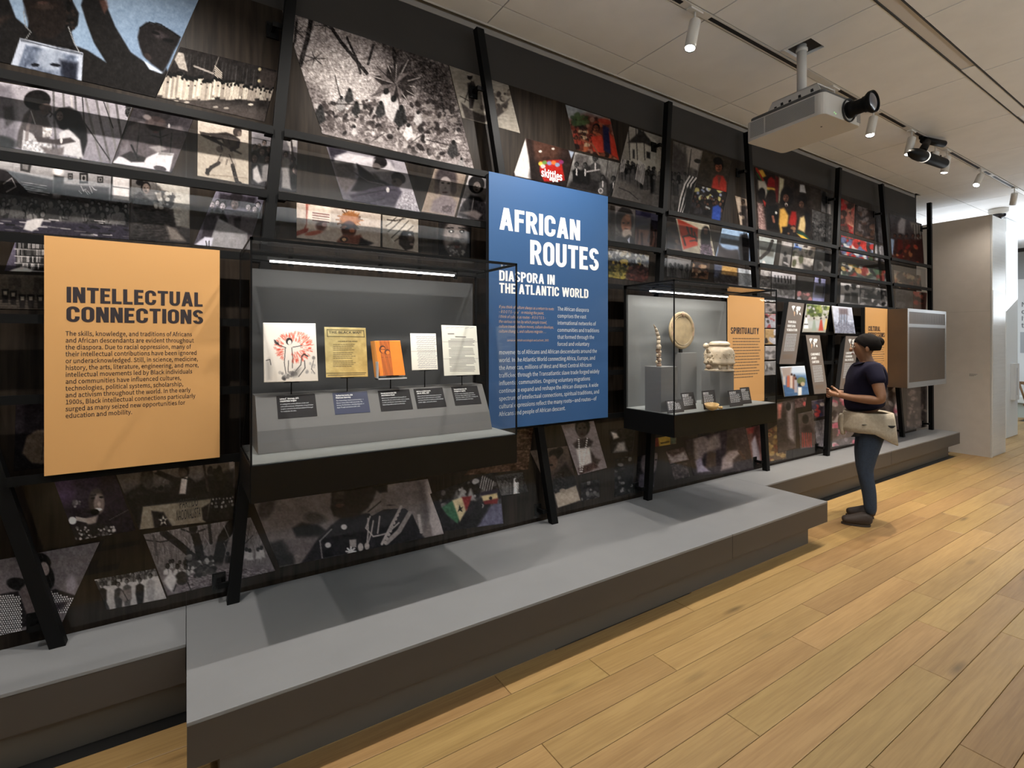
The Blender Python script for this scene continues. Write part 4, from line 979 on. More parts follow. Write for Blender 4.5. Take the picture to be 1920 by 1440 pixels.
g = pic([(1423, 443), (1457, 450), (1449, 502), (1424, 497)], None); g.bg((168, 172, 168), (150, 158, 160)); g.p([(1424, 462), (1452, 468), (1450, 482), (1424, 478)], (100, 96, 88), 2, .8); g.l([(1426, 484), (1440, 472), (1448, 452)], 6, (58, 50, 46)); g.e(1432, 494, 3, 5, 200); put(g)
g = pic([(1466, 452), (1486, 456), (1480, 507), (1459, 503)], 'small photograph of a guitarist under a sign'); g.bg((150, 146, 142), (120, 116, 114)); g.e(1472, 476, 3, 4, 40); g.p([(1468, 482), (1476, 482), (1477, 504), (1466, 502)], 60, 1.5); g.l([(1470, 492), (1478, 496)], 3, 160); g.p([(1470, 452), (1484, 456), (1484, 466), (1467, 462)], 180, 1); put(g)
g = pic([(1488, 456), (1529, 464), (1522, 511), (1483, 506)], 'colour photograph of a street scene with blue hoarding'); g.bg((170, 160, 150), (150, 144, 140)); g.p([(1488, 456), (1505, 459), (1502, 470), (1487, 468)], (80, 120, 190), 1); g.n(4, 60); g.blobs(24, 4, [(90, 74, 60), (60, 50, 48), (190, 184, 176), (80, 84, 52)], None, 2); g.p([(1504, 494), (1522, 502), (1520, 512), (1508, 508)], 70, 2); put(g)
g = pic([(1531, 466), (1561, 472), (1556, 518), (1524, 512)], None); g.bg(70); g.blobs(40, 4, (40, 90, 130, 60), None, 2); put(g)
g = pic([(1577, 491), (1665, 508), (1666, 534), (1576, 522)], 'colour photograph of a row of costumed dancers'); g.bg((110, 116, 112)); g.blobs(90, 4, [(180, 176, 168), (60, 66, 60), (150, 60, 54), (80, 110, 84), (50, 46, 46), (180, 150, 90)], None, 3); g.n(3, 40, .5, 2); put(g)
g = pic([(1675, 506), (1726, 517), (1728, 546), (1679, 539)], None); g.bg((150, 140, 128), (60, 50, 46)); g.blobs(60, 3, [(70, 60, 56), (170, 150, 120), (40, 34, 34), (150, 90, 60)], (1675, 512, 1728, 546), 2.5); put(g)

# --- third row -----------------------------------------------------------
g = pic([(-80, 286), (243, 332), (242, 450), (-80, 428)], 'black-and-white photograph of a crowded classroom')
g.bg((188, 184, 184), (60, 54, 56)); g.p([(-80, 300), (100, 338), (98, 375), (-80, 370)], (44, 38, 40), 2); g.p([(118, 345), (204, 352), (204, 380), (112, 372)], (52, 46, 48), 2)
g.p([(38, 300), (60, 304), (56, 324), (38, 320)], 70, 1); g.p([(42, 305), (54, 307), (52, 319), (42, 317)], 130, 1); g.e(109, 322, 9, 9, 230, 0, .8); g.p([(101, 328), (120, 332), (116, 366), (100, 362)], 40, 2)
for x, y, w, h in ((132, 331, 4.5, 6), (157, 334, 8, 10), (188, 337, 5.5, 6)): g.p([(x - w, y - h), (x + w, y - h), (x + w, y + h), (x - w, y + h)], 34, 1); g.p([(x - w * .6, y - h * .6), (x + w * .6, y - h * .6), (x + w * .6, y + h * .6), (x - w * .6, y + h * .6)], 150, 1); g.e(x, y, w * .35, h * .4, 40)
for k in range(5): g.l([(40 + k * 3, 341 + k * 4.6), (88 + g.r.uniform(-8, 8), 349 + k * 4.4)], 1, 170, .8)
for k in range(8): g.l([(148 + k * 4, 350 + g.r.uniform(-2, 8)), (153 + k * 4, 357 + g.r.uniform(-4, 8))], 1.2, 190, .8)
g.l([(6, 345), (22, 334), (30, 350), (12, 360)], 1.6, 140); g.p([(212, 331), (242, 334), (242, 376), (212, 372)], 196, 1.5); g.l([(212, 350), (242, 354)], 1.2, 60); g.l([(210, 330), (208, 376)], 3, 50)
g.p([(-80, 362), (112, 370), (240, 380), (242, 425), (-80, 420)], (52, 45, 44), 4)
g.crowd(-70, 368, 240, 396, 6.4, (46, 66, 90, 120), (100, 120, 84), .05, 4); 
for x, y in ((30, 378), (98, 384), (178, 394), (142, 392), (222, 392)): g.p([(x - 14, y + 28), (x - 11, y + 10), (x, y + 4), (x + 11, y + 10), (x + 14, y + 28)], g.r.choice([92, 70, 110]), 1.5); g.e(x, y - 3, 7.5, 9, 30, 0, .15); g.e(x - 3, y, 5, 6.5, 96, 0, .3)
g.p([(-80, 404), (240, 424), (242, 450), (-80, 430)], (60, 54, 68), 3)
for k in range(60): x = g.r.uniform(-60, 236); y = 410 + g.r.uniform(0, 34); g.l([(x, y), (x + g.r.uniform(6, 22), y + 1.6)], g.r.uniform(1, 3), g.r.choice([180, 30, 120, 200, 40]), .8)
g.p([(44, 430), (50, 414), (66, 410), (82, 410), (76, 424), (60, 434)], 200, 1.5); put(g)

g = pic([(247, 334), (356, 350), (356, 458), (243, 450)], 'sepia studio photograph of a seated woman with flowers')
g.bg((110, 104, 100), (46, 42, 42)); g.p([(284, 338), (356, 350), (356, 428), (330, 424), (322, 380), (300, 350)], (176, 170, 162), 2); g.l([(292, 342), (296, 366)], 2, 90)
g.p([(250, 366), (262, 360), (286, 378), (300, 384), (320, 404), (330, 430), (350, 452), (300, 452), (262, 420), (250, 392)], (56, 50, 48), 2); g.n(4, 60, 2, .6, box=(250, 360, 340, 452)); g.p([(310, 420), (330, 430), (348, 452), (320, 450)], (140, 130, 122), 3, .8)
g.face(273, 352, 9.5, (120, 104, 96), (28, 23, 22), 1); g.e(262, 342, 7, 6, (26, 22, 22)); g.e(308, 374, 19, 16, (70, 64, 60), 20, .2); g.blobs(40, 4, [(190, 184, 176), (60, 54, 50), (140, 132, 124)], (292, 362, 326, 390)); put(g)

g = pic([(406, 356), (497, 369), (464, 469), (363, 459)], 'black-and-white photograph of a woman in a head wrap among protesters')
g.bg((120, 114, 128), (84, 78, 86)); g.p([(412, 362), (480, 370), (476, 392), (408, 386)], (54, 48, 56), 3); 
for x, y, r, c in ((398, 384, 6, 70), (418, 386, 7, 34), (408, 380, 5, 60), (466, 388, 6, 90), (478, 392, 6, 70), (484, 384, 5, 60)): g.p([(x - r * 1.8, y + r * 5), (x, y + r), (x + r * 1.8, y + r * 5)], c, 2); g.face(x, y, r, (150, 140, 144), 100 if x < 400 else 30)
g.p([(424, 448), (430, 404), (446, 396), (480, 398), (484, 412), (462, 466)], (96, 88, 92), 2); g.p([(438, 410), (452, 404), (450, 436), (440, 426)], (52, 44, 46), 2); g.face(441, 382, 9.5, (88, 72, 70), 24, -1); g.e(443, 369, 12, 8, (44, 38, 42)); g.p([(384, 404), (404, 400), (410, 440), (378, 452)], (60, 52, 58), 2)
g.p([(409, 409), (464, 437), (463, 469), (364, 460), (396, 446)], (150, 146, 148), 1.5); g.p([(364, 460), (384, 444), (400, 446), (396, 464)], (196, 192, 204), 1.5); g.l([(386, 452), (388, 462)], 2, 70); g.l([(392, 452), (392, 463)], 2, 70); put(g)

g = pic([(556, 380), (714, 402), (713, 463), (556, 446)], 'colour photograph of a person with orange hair beside a red emblem')
g.bg((188, 172, 160), (170, 156, 144)); g.l([(577, 380), (578, 420), (573, 432), (556, 438)], 8, (150, 62, 46), .8); g.p([(578, 384), (620, 388), (618, 432), (574, 428)], (206, 190, 176), 2)
for k in range(4): g.l([(586, 399 + k * 4.6), (617, 403 + k * 4.6)], 1.6, (110, 44, 36))
g.e(602, 424, 10, 9, (120, 84, 74), 0, .5); g.e(608, 421, 5, 4, (190, 150, 140), 0, .4); g.e(588, 437, 16, 4, (168, 92, 70), -10, .5)
for k in range(70):
    t = k * 6.28 / 70; r = g.r.uniform(14, 26); g.l([(656 + 10 * math.cos(t), 412 + 8 * math.sin(t)), (656 + r * math.cos(t), 412 + r * .8 * math.sin(t))], 1.6, g.r.choice([(176, 120, 70), (140, 90, 52), (190, 140, 90), (90, 60, 40)]))
g.e(656, 410, 17, 12, (170, 112, 64), 0, .3); g.e(654, 430, 14, 16, (92, 54, 40), 0, .2); g.e(646, 426, 5, 3, (160, 96, 66), 0, .5); g.e(660, 432, 5, 4, (170, 100, 66), 0, .5); g.e(650, 428, 3, 1.6, 20); g.p([(632, 452), (644, 440), (664, 442), (676, 440), (686, 460), (632, 456)], (120, 66, 44), 2); g.e(645, 449, 8, 5, (60, 40, 34)); g.e(645, 449, 4, 3, (190, 150, 110)); g.p([(676, 446), (700, 456), (690, 461), (672, 460)], (36, 28, 28), 2); put(g)

g = pic([(717, 403), (784, 412), (784, 473), (717, 463)], 'ink drawing of a woman in a turban')
g.bg((160, 150, 138)); g.p([(725, 424), (728, 410), (744, 405), (764, 410), (776, 426), (772, 436), (756, 430), (746, 446), (738, 456), (728, 440)], (176, 166, 154), 1)
for a in ((724, 424, 744, 406), (728, 434, 756, 408), (734, 446, 766, 414), (740, 452, 774, 424), (726, 412, 760, 410)): g.l([(a[0], a[1]), ((a[0] + a[2]) / 2 - 2, (a[1] + a[3]) / 2 + 3), (a[2], a[3])], 1.5, (40, 34, 32))
g.p([(756, 432), (774, 434), (777, 450), (774, 466), (760, 470), (748, 458), (748, 444)], (58, 48, 44), 1.2); g.e(770, 446, 5, 7, (110, 94, 84), 0, .5, .8); g.e(768, 440, 3, 1.6, 200); g.e(772, 458, 4, 2, (130, 110, 100)); g.l([(764, 436), (776, 438)], 1, 20); put(g)

g = pic([(822, 416), (884, 424), (882, 484), (822, 478)], 'close-up portrait of a bearded man emerging from dark')
g.bg((30, 26, 25)); g.e(854, 440, 26, 32, (44, 38, 36), 0, .2); g.e(854, 446, 23, 33, (116, 106, 102), 0, .2); g.e(846, 434, 5, 3, 34, 0, .5); g.e(866, 434, 5, 3, 34, 0, .5); g.e(846, 434, 2, 1.2, 200); g.e(866, 434, 2, 1.2, 200); g.l([(838, 428), (850, 427)], 2.4, 44); g.l([(860, 427), (874, 429)], 2.4, 44)
g.e(856, 448, 6, 9, (140, 128, 124), 0, .5); g.e(856, 453, 6, 3, 60, 0, .5); g.e(855, 466, 16, 12, (70, 64, 62), 0, .4); g.e(855, 463, 8, 2.4, (100, 66, 60)); g.blobs(30, 2, (150, 60, 110), (840, 462, 872, 482)); g.e(840, 448, 5, 10, (150, 138, 132), 0, .7, .5); put(g)

g = pic([(1141, 465), (1217, 479), (1215, 531), (1141, 520)], 'colour photograph of a market stall heaped with fruit')
g.bg((110, 106, 102), (70, 60, 50)); g.n(4, 60); g.blobs(50, 4, [(180, 176, 170), (50, 46, 46), (60, 66, 84), (150, 140, 120)], (1141, 468, 1216, 492), 1.6); g.crowd(1150, 484, 1212, 496, 3.6, ((180, 176, 170), (60, 60, 70), (180, 150, 60)), ((60, 44, 38),), .1, 2)
g.e(1158, 512, 20, 15, (96, 88, 44), 0, .2); g.blobs(60, 3, [(130, 116, 56), (76, 74, 36), (150, 134, 60)], (1141, 498, 1178, 524)); g.e(1196, 514, 22, 16, (78, 40, 36), 0, .2); g.blobs(40, 3, [(96, 48, 42), (56, 30, 30), (120, 70, 56)], (1178, 500, 1214, 526)); g.e(1170, 490, 8, 4, (190, 160, 60)); put(g)
g = pic([(1251, 479), (1296, 488), (1290, 524), (1250, 518)], None); g.bg(140, 96); g.crowd(1252, 492, 1290, 504, 4.2, (100, 80, 130), (50, 66), .15, 2, full=True); put(g)
g = pic([(1300, 488), (1331, 494), (1327, 524), (1296, 520)], None); g.bg((80, 62, 52)); g.blobs(30, 4, [(130, 90, 66), (50, 36, 32), (180, 150, 120)]); put(g)
g = pic([(1338, 495), (1410, 507), (1411, 540), (1338, 530)], 'colour photograph with an ochre block and white cloth'); g.bg((80, 74, 76)); g.p([(1354, 498), (1382, 502), (1382, 518), (1352, 514)], (178, 140, 80), 1); g.p([(1384, 502), (1411, 508), (1411, 538), (1384, 534)], (176, 180, 186), 1); g.p([(1340, 494), (1354, 498), (1346, 520), (1338, 520)], (90, 96, 120), 2); g.n(3, 50); put(g)
g = pic([(1426, 506), (1446, 509), (1444, 552), (1424, 549)], None); g.bg(150, 110); g.n(3, 110); put(g)
g = pic([(1447, 509), (1492, 516), (1490, 562), (1447, 556)], 'pale photograph with a row of small dancers'); g.bg((176, 172, 176), (120, 116, 118)); 
for k in range(6): x = 1453 + k * 6; g.l([(x, 519 + k * .6), (x + g.r.uniform(-1, 2), 528 + k * .6)], 2, 30); g.e(x, 517 + k * .6, 1.3, 1.5, 30)
g.p([(1448, 531), (1491, 534), (1490, 556), (1448, 552)], 92, 2); g.n(3, 70, box=(1448, 530, 1492, 562)); put(g)
g = pic([(1495, 517), (1526, 521), (1522, 568), (1494, 563)], None); g.bg((70, 66, 64)); g.blobs(20, 4, [(90, 80, 76), (180, 120, 120), (170, 170, 180)], (1495, 550, 1524, 566)); put(g)
g = pic([(1528, 520), (1548, 524), (1545, 568), (1522, 565)], None); g.bg((150, 150, 190), (90, 90, 100)); g.e(1537, 526, 2.6, 6, 30); g.p([(1530, 536), (1546, 538), (1544, 556), (1526, 552)], (66, 62, 62), 2); g.p([(1524, 558), (1546, 560), (1544, 568), (1523, 566)], (150, 150, 190), 1); put(g)
g = pic([(1576, 530), (1612, 535), (1611, 574), (1575, 570)], 'black-and-white photograph of two people in caps'); g.bg((176, 172, 172), (140, 136, 136)); g.face(1588, 540, 4.4, 70, 24, 1, hat=30); g.face(1601, 538, 5, 70, 24, 1, hat=24); g.p([(1582, 566), (1584, 550), (1594, 550), (1595, 568)], 62, 1.5); g.p([(1595, 568), (1596, 548), (1608, 550), (1609, 570)], 50, 1.5); put(g)
g = pic([(1613, 535), (1664, 543), (1663, 580), (1612, 575)], None); g.bg(110); g.blobs(60, 4, (50, 160, 90, 190, 60), None, 2.6); put(g)
g = pic([(1679, 541), (1712, 546), (1712, 580), (1680, 578)], None); g.bg((84, 80, 80)); g.n(4, 50); put(g)
g = pic([(1712, 546), (1738, 549), (1736, 580), (1712, 580)], None); g.bg((90, 50, 42)); g.blobs(24, 4, [(176, 60, 44), (60, 30, 28), (190, 90, 70)], (1712, 546, 1730, 568)); put(g)

# --- open middle rows left of the orange panel ---------------------------------------
g = pic([(30, 450), (130, 458), (130, 512), (8, 508)], 'black-and-white photograph of crammed bookshelves')
g.bg((120, 112, 130), (70, 64, 76)); g.p([(30, 453), (90, 458), (86, 510), (30, 505)], 46, 1.5)
for r0 in range(4):
    for k in range(26): g.l([(33 + k * 2.6, 456 + r0 * 13), (33 + k * 2.6, 465 + r0 * 13)], 1.6, g.r.choice([40, 130, 170, 90, 60]))
    g.l([(28, 467 + r0 * 13), (110, 472 + r0 * 13)], 1.6, 170)
g.p([(22, 506), (40, 500), (62, 506), (56, 512), (16, 510)], 210, 1.5); put(g)
g = pic([(-70, 512), (130, 518), (130, 582), (-70, 578)], 'sepia photograph of men in aprons on steps')
g.bg((98, 88, 78), (70, 62, 54)); 
for x in (28, 76, 124): g.p([(x - 12, 520), (x + 12, 522), (x + 12, 556), (x - 12, 554)], (74, 66, 58), 1); 
for k in range(5): g.l([(-60, 560 + k * 5), (130, 563 + k * 5)], 1.4, (54, 48, 44))
for x, y in ((10, 536), (25, 539), (42, 546), (58, 546), (76, 547), (-8, 536), (96, 548)): g.p([(x - 7, y + 6), (x + 7, y + 6), (x + 5, y + 32), (x - 5, y + 32)], (36, 31, 29), 1); g.p([(x - 3.5, y + 10), (x + 3.5, y + 10), (x + 3, y + 17), (x - 3, y + 17)], (140, 130, 116), 1); g.e(x, y, 3.2, 4.2, (90, 78, 68))
put(g)
g = pic([(30, 750), (130, 752), (130, 872), (26, 884)], 'dim photograph of a person in a tan jacket')
g.bg((40, 32, 38), (28, 24, 26)); g.p([(42, 850), (50, 818), (70, 806), (110, 806), (110, 872), (60, 868)], (104, 88, 74), 2); g.l([(84, 812), (78, 862)], 1.4, (60, 50, 44)); g.n(9, 20); put(g)

# --- bottom row -------------------------------------------------------------------
g = pic([(98, 893), (213, 882), (255, 994), (142, 1014)], 'dark photograph of a singer at a microphone in violet light')
g.bg((50, 38, 56), (32, 26, 34)); g.e(120, 920, 20, 26, (72, 52, 82), 0, .7, .7); g.e(181, 940, 15, 25, (60, 52, 50), 0, .2); g.e(186, 944, 10, 19, (116, 102, 98), 0, .3); g.e(174, 934, 4, 2, 26); g.e(190, 932, 4, 2, 26); g.l([(170, 929), (180, 928)], 1.6, 30); g.e(184, 955, 7, 2.6, 220); g.e(178, 960, 8, 6, 20, 0, .3); g.e(186, 945, 3, 5, (150, 134, 128), 0, .5)
g.p([(142, 968), (172, 974), (172, 982), (142, 976)], (150, 140, 136), 1); g.p([(160, 972), (184, 966), (180, 980), (166, 988)], (140, 126, 120), 2); g.e(136, 976, 7, 7, (206, 206, 212)); g.p([(128, 1014), (134, 990), (160, 984), (190, 980), (214, 992), (218, 1002)], (40, 36, 38), 2)
g.blobs(60, 2.6, (150, 110, 30, 90, 180), (130, 988, 214, 1012), 1.3, .8); g.l([(205, 975), (240, 956)], 1, 90); g.blobs(8, 3, (120, 80), (138, 940, 150, 952)); put(g)

g = pic([(217, 888), (440, 865), (440, 973), (261, 993)], 'black-and-white photograph of an orator behind a painted banner')
g.bg((112, 102, 96), (40, 36, 35), (300, 870), (300, 960)); g.p([(232, 926), (262, 910), (300, 922), (336, 918), (395, 890), (440, 880), (440, 975), (250, 994)], (34, 31, 31), 4); g.blobs(40, 5, (28, 36, 44), (235, 905, 440, 930))
g.p([(262, 904), (266, 884), (286, 874), (288, 908), (276, 918)], (64, 58, 56), 1.5); g.l([(306, 905), (322, 878)], 1.4, 110); g.l([(382, 872), (390, 920)], 4, (60, 52, 50)); g.blobs(14, 5, (34, 40), (392, 878, 418, 900), 2)
g.e(345, 883, 10, 13, (44, 38, 36)); g.e(343, 887, 8, 9, (80, 68, 62)); g.e(345, 872, 10, 5, 24); g.p([(312, 932), (326, 905), (290, 888), (288, 882), (298, 882), (334, 896), (352, 892), (372, 908), (380, 934)], (40, 35, 34), 1.5); g.p([(340, 898), (352, 893), (348, 926), (336, 926)], (166, 156, 150), 1.2); g.l([(342, 896), (352, 898)], 2, 20)
g.e(290, 883, 4, 3, (120, 104, 96)); g.p([(268, 950), (396, 935), (386, 982), (262, 993)], (130, 120, 106), 1.5); g.p([(284, 958), (306, 960), (324, 988), (290, 990)], (38, 33, 34), 2); g.p([(306, 966), (312, 984), (298, 974), (314, 972), (301, 985)], (180, 170, 160), 1); g.p([(378, 952), (392, 944), (388, 980), (380, 974)], (44, 38, 38), 1.5)
g.crowd(396, 934, 440, 956, 3.4, (30, 40), (140, 110), -.1, 3); g.n(5, 18); put(g)
PN = [("PARTIDO", atY(337, 953, PP - .0025), .040, (atY(371, 949, PP) - atY(337, 953, PP)).x), ("NACIONALISTA", atY(331, 976, PP - .0025), .044, (atY(376, 966, PP) - atY(331, 976, PP)).x)]

g = pic([(269, 1002), (470, 970), (516, 1070), (314, 1117)], 'black-and-white photograph of children seated round a teacher under bare trees')
g.bg((120, 112, 112), (84, 78, 78)); g.n(3, 60, .6, 3, box=(280, 975, 500, 1060))
g.l([(306, 998), (340, 1024), (362, 1044)], 13, 40); g.l([(362, 990), (372, 1024), (376, 1048)], 16, 36); g.l([(440, 976), (418, 1010), (406, 1062)], 20, 34); g.l([(392, 984), (396, 1018)], 6, 44); g.l([(270, 1012), (300, 1016), (330, 1010)], 2.4, 50); g.l([(340, 992), (362, 1000), (384, 992)], 3, 50); g.l([(288, 1004), (294, 1040)], 5, 76); g.l([(458, 1020), (474, 1004)], 1.4, 40)
for k in range(30): x = g.r.uniform(275, 480); y = g.r.uniform(985, 1040); g.l([(x, y), (x + g.r.uniform(-12, 14), y - g.r.uniform(6, 24))], 1, g.r.choice([60, 150]), .7)
g.p([(300, 1076), (400, 1058), (516, 1056), (516, 1072), (314, 1118)], (100, 92, 94), 5); g.n(2.4, 90, 2, .6, box=(340, 1066, 516, 1112))
g.blobs(70, 5, (30, 60, 150, 90, 40), (346, 1044, 400, 1080), 1.5); g.crowd(310, 1052, 350, 1066, 5.4, (150, 130), (50,), 0, 2); g.e(341, 1084, 12, 13, 40, 0, .2); g.l([(330, 1096), (326, 1108)], 2, 40); g.l([(352, 1092), (358, 1106)], 2, 40); g.p([(306, 1090), (320, 1070), (332, 1086), (322, 1110)], 150, 2)
for x, y in ((462, 1030), (468, 1032), (484, 1030), (490, 1027), (427, 1038)): g.p([(x - 5, y + 18), (x - 4, y + 4), (x + 5, y + 4), (x + 7, y + 18)], 150 if x > 430 else 40, 1.5); g.e(x, y, 3.4, 4, 34)
put(g)

g = pic([(-70, 1062), (187, 1016), (117, 1166), (-70, 1206)], 'black-and-white photograph of a woman in a dotted blouse')
g.bg((92, 86, 88), (104, 96, 98)); g.e(134, 1096, 10, 16, (140, 132, 140), 0, .8, .7); g.e(34, 1095, 22, 12, 30, 10, .2)
g.p([(-70, 1128), (10, 1112), (34, 1108), (60, 1170), (0, 1192), (-70, 1206)], (36, 32, 34), 1.5); g.p([(86, 1110), (104, 1104), (146, 1118), (140, 1142), (108, 1150), (96, 1148)], (36, 32, 34), 1.5)
g.p([(36, 1108), (50, 1092), (70, 1080), (90, 1112), (84, 1150), (66, 1180), (50, 1150)], (90, 80, 80), 2); g.e(76, 1054, 20, 17, 26, 20, .15); g.e(88, 1082, 14, 24, 28, -10, .2); g.e(84, 1066, 8, 13, (128, 116, 114), -14, .2)
for i in range(48):
    for j in range(26):
        x = -68 + i * 4.5 + (j % 2) * 2.2; y = 1104 + j * 4.0 - (i - 20) * .4
        if (x < 42 - (1175 - y) * .05 and y > 1116 + (10 - x) * .15 + max(0, x - 20) * .3 and y < 1196 - x * .25) or (88 < x < 145 and 1110 + (x - 100) * .3 < y < 1152 - (x - 110) * .3): g.e(x, y, 1.4, 1.5, 190, 0, .5)
g.p([(100, 1132), (130, 1126), (118, 1142), (100, 1144)], (46, 40, 46), 3, .9); put(g)

g = pic([(177, 1087), (291, 1066), (312, 1122), (200, 1144)], 'small black-and-white photograph of men in suits marching')
g.bg((150, 144, 142), (130, 124, 122)); g.crowd(182, 1080, 306, 1090, 4, (36, 90, 60, 120), (90, 70), -.18, 3); 
for x, y, c in ((192, 1098, 34), (222, 1098, 50), (262, 1090, 30), (282, 1082, 120), (238, 1092, 70)): g.p([(x - 7, y + 8), (x, y + 3), (x + 8, y + 8), (x + 8, y + 26), (x + 6, y + 44), (x - 4, y + 44), (x - 8, y + 24)], c, 1.5); g.face(x, y - 2, 4.2, 80, 24)
g.p([(226, 1108), (244, 1104), (248, 1122), (234, 1128), (224, 1120)], (100, 92, 90), 1.5); g.l([(230, 1108), (240, 1126)], 1.4, 40); g.l([(180, 1092), (192, 1120), (202, 1142)], 7, 36, .8); put(g)

g = pic([(476, 944), (802, 898), (832, 1001), (524, 1064)], 'black-and-white photograph of a man in braided military uniform')
g.bg((122, 112, 110), (108, 98, 96)); g.n(26, 20); g.e(500, 948, 14, 26, (70, 62, 62), 20, .4, .8); g.p([(548, 990), (566, 980), (596, 984), (612, 996), (600, 1008), (556, 1008)], 30, 3); g.e(590, 972, 20, 11, 60, 10, .5, .7)
g.p([(500, 1040), (506, 1018), (530, 1012), (548, 1026), (552, 1058), (520, 1064)], 44, 4); g.p([(530, 1010), (600, 1004), (590, 1040), (540, 1036)], (98, 88, 88), 5, .8)
g.p([(560, 1062), (580, 1034), (596, 1010), (620, 986), (640, 970), (700, 960), (730, 946), (760, 952), (784, 972), (792, 1004), (800, 1014), (700, 1050), (600, 1062)], (38, 34, 38), 2); g.n(14, 16, box=(560, 950, 800, 1060))
g.p([(620, 952), (622, 918), (640, 905), (712, 900), (706, 920), (700, 936), (690, 952), (664, 974), (640, 972), (626, 968)], (46, 40, 39), 2); g.e(636, 930, 10, 16, (78, 68, 64), 0, .6, .8); g.e(638, 948, 9, 4, (96, 70, 66), 0, .4); g.e(636, 938, 8, 3, (40, 30, 30)); g.e(655, 958, 18, 12, (50, 42, 40), 0, .4); g.p([(686, 906), (726, 908), (726, 922), (712, 924), (700, 914)], 24, 2)
BR = (152, 142, 138)
g.p([(688, 962), (696, 944), (712, 936), (716, 950), (702, 964)], (128, 118, 114), 1.5); g.l([(690, 960), (714, 940)], 2, 40)
g.l([(697, 964), (718, 952), (760, 950), (776, 962), (788, 990)], 6, (116, 106, 104)); g.l([(752, 950), (736, 980), (716, 1020)], 4.5, BR); g.l([(768, 962), (748, 996), (724, 1018)], 8, (132, 122, 118)); g.l([(694, 968), (686, 990), (700, 1006), (726, 1000), (748, 980)], 2.4, BR); g.l([(690, 972), (690, 1000), (688, 1020)], 2.4, BR); g.l([(700, 976), (696, 1000), (690, 1018)], 2, BR); g.l([(712, 968), (708, 1000)], 2.4, BR)
for k in range(9): g.e(734 - k * 3.2 + 14, 958 + k * 7.4, 3, 3.4, (150, 140, 136)); g.e(785 + k * .6, 966 + k * 4, 3, 2.4, BR)
for x, y in ((615, 1022), (645, 988)): g.e(x, y, 5.5, 5, 170, 0, .3)
g.e(676, 1026, 5, 8, BR); g.e(688, 1024, 4.5, 7, BR); g.p([(655, 1012), (668, 1011), (668, 1026), (656, 1026)], (140, 130, 126), 1)
for k in range(8): t = k * .785; g.l([(658, 1034), (658 + 9 * math.cos(t), 1034 + 8 * math.sin(t))], 3, 178)
g.l([(604, 1046), (600, 1014), (622, 992)], 2, 150, .7); g.p([(790, 908), (806, 900), (832, 1000), (812, 1004)], (150, 140, 138), 2); g.p([(784, 904), (796, 902), (806, 960), (796, 996)], (80, 72, 72), 4, .7); put(g)

g = pic([(806, 926), (934, 882), (944, 982), (832, 996)], 'night photograph of a crowd holding striped flags with stars')
g.bg((32, 29, 32)); g.n(6, 24); g.p([(894, 990), (924, 940), (942, 936), (944, 982)], (88, 86, 104), 3); g.blobs(40, 4, (60, 90, 40, 150, 30), (826, 900, 940, 950), 1.6)
for x, y in ((856, 914), (866, 908), (882, 910), (906, 904)): g.p([(x - 8, y + 30), (x, y + 2), (x + 10, y + 28)], g.r.choice([130, 30, 90]), 2); g.e(x, y, 4, 5, 34)
for k in range(6): g.l([(905 + k * 4, 892 + k * 2), (900 + k * 4, 915 + k * 2)], 1.4, 140)
g.p([(828, 952), (848, 938), (862, 968), (858, 982), (840, 968)], (52, 92, 66), 1.5); g.p([(848, 938), (868, 932), (876, 954), (862, 978)], (168, 152, 120), 1.5); g.p([(866, 932), (884, 930), (880, 946), (874, 958)], (128, 36, 36), 1.5); g.p([(861, 946), (864, 952), (868, 950), (865, 955), (867, 960), (862, 957), (858, 960), (860, 954)], 24, .8)
g.p([(900, 924), (932, 916), (932, 926), (902, 932)], (44, 34, 52), 1.5); g.p([(902, 930), (932, 924), (934, 936), (906, 940)], (164, 148, 110), 1.5); g.p([(906, 940), (934, 934), (932, 944), (908, 946)], (120, 40, 40), 1.5); g.e(920, 934, 3, 3, 24); g.l([(902, 948), (896, 972)], 5, 30); put(g)
g = pic([(928, 892), (980, 885), (990, 922), (940, 930)], None); g.bg(60); g.crowd(932, 896, 988, 908, 4, (180, 90, 50), (50, 70), -.1, 2, full=True); g.n(3, 40); put(g)
g = pic([(868, 892), (972, 800), (1000, 796), (990, 880)], 'dim golden photograph of folded cloth'); g.bg((70, 48, 34)); g.n(6, 60, 2, .6); g.n(3, 50, 1, 1, 8); put(g)
g = pic([(993, 845), (1064, 836), (1090, 940), (1046, 953)], 'sepia photograph of a woman reading a newspaper')
g.bg((78, 66, 58), (50, 44, 42)); g.p([(993, 846), (1010, 844), (1030, 930), (1022, 936)], (98, 86, 76), 1.5); g.e(1040, 852, 11, 10, (26, 22, 21), 0, .2); g.e(1049, 846, 7, 8, (22, 19, 18)); g.e(1036, 868, 9, 15, (82, 64, 54), 10, .2); g.e(1033, 872, 4, 2, 20); g.p([(1030, 920), (1040, 890), (1060, 868), (1082, 900), (1084, 920), (1050, 930)], (28, 25, 26), 3); g.n(2.6, 80, box=(1038, 886, 1060, 930)); g.p([(1040, 926), (1080, 910), (1088, 938), (1046, 952)], (134, 122, 110), 1.2); g.e(1055, 920, 6, 4, (120, 108, 98)); put(g)
g = pic([(1052, 797), (1113, 789), (1138, 877), (1084, 891)], 'portrait of a standing woman wearing long bead necklaces')
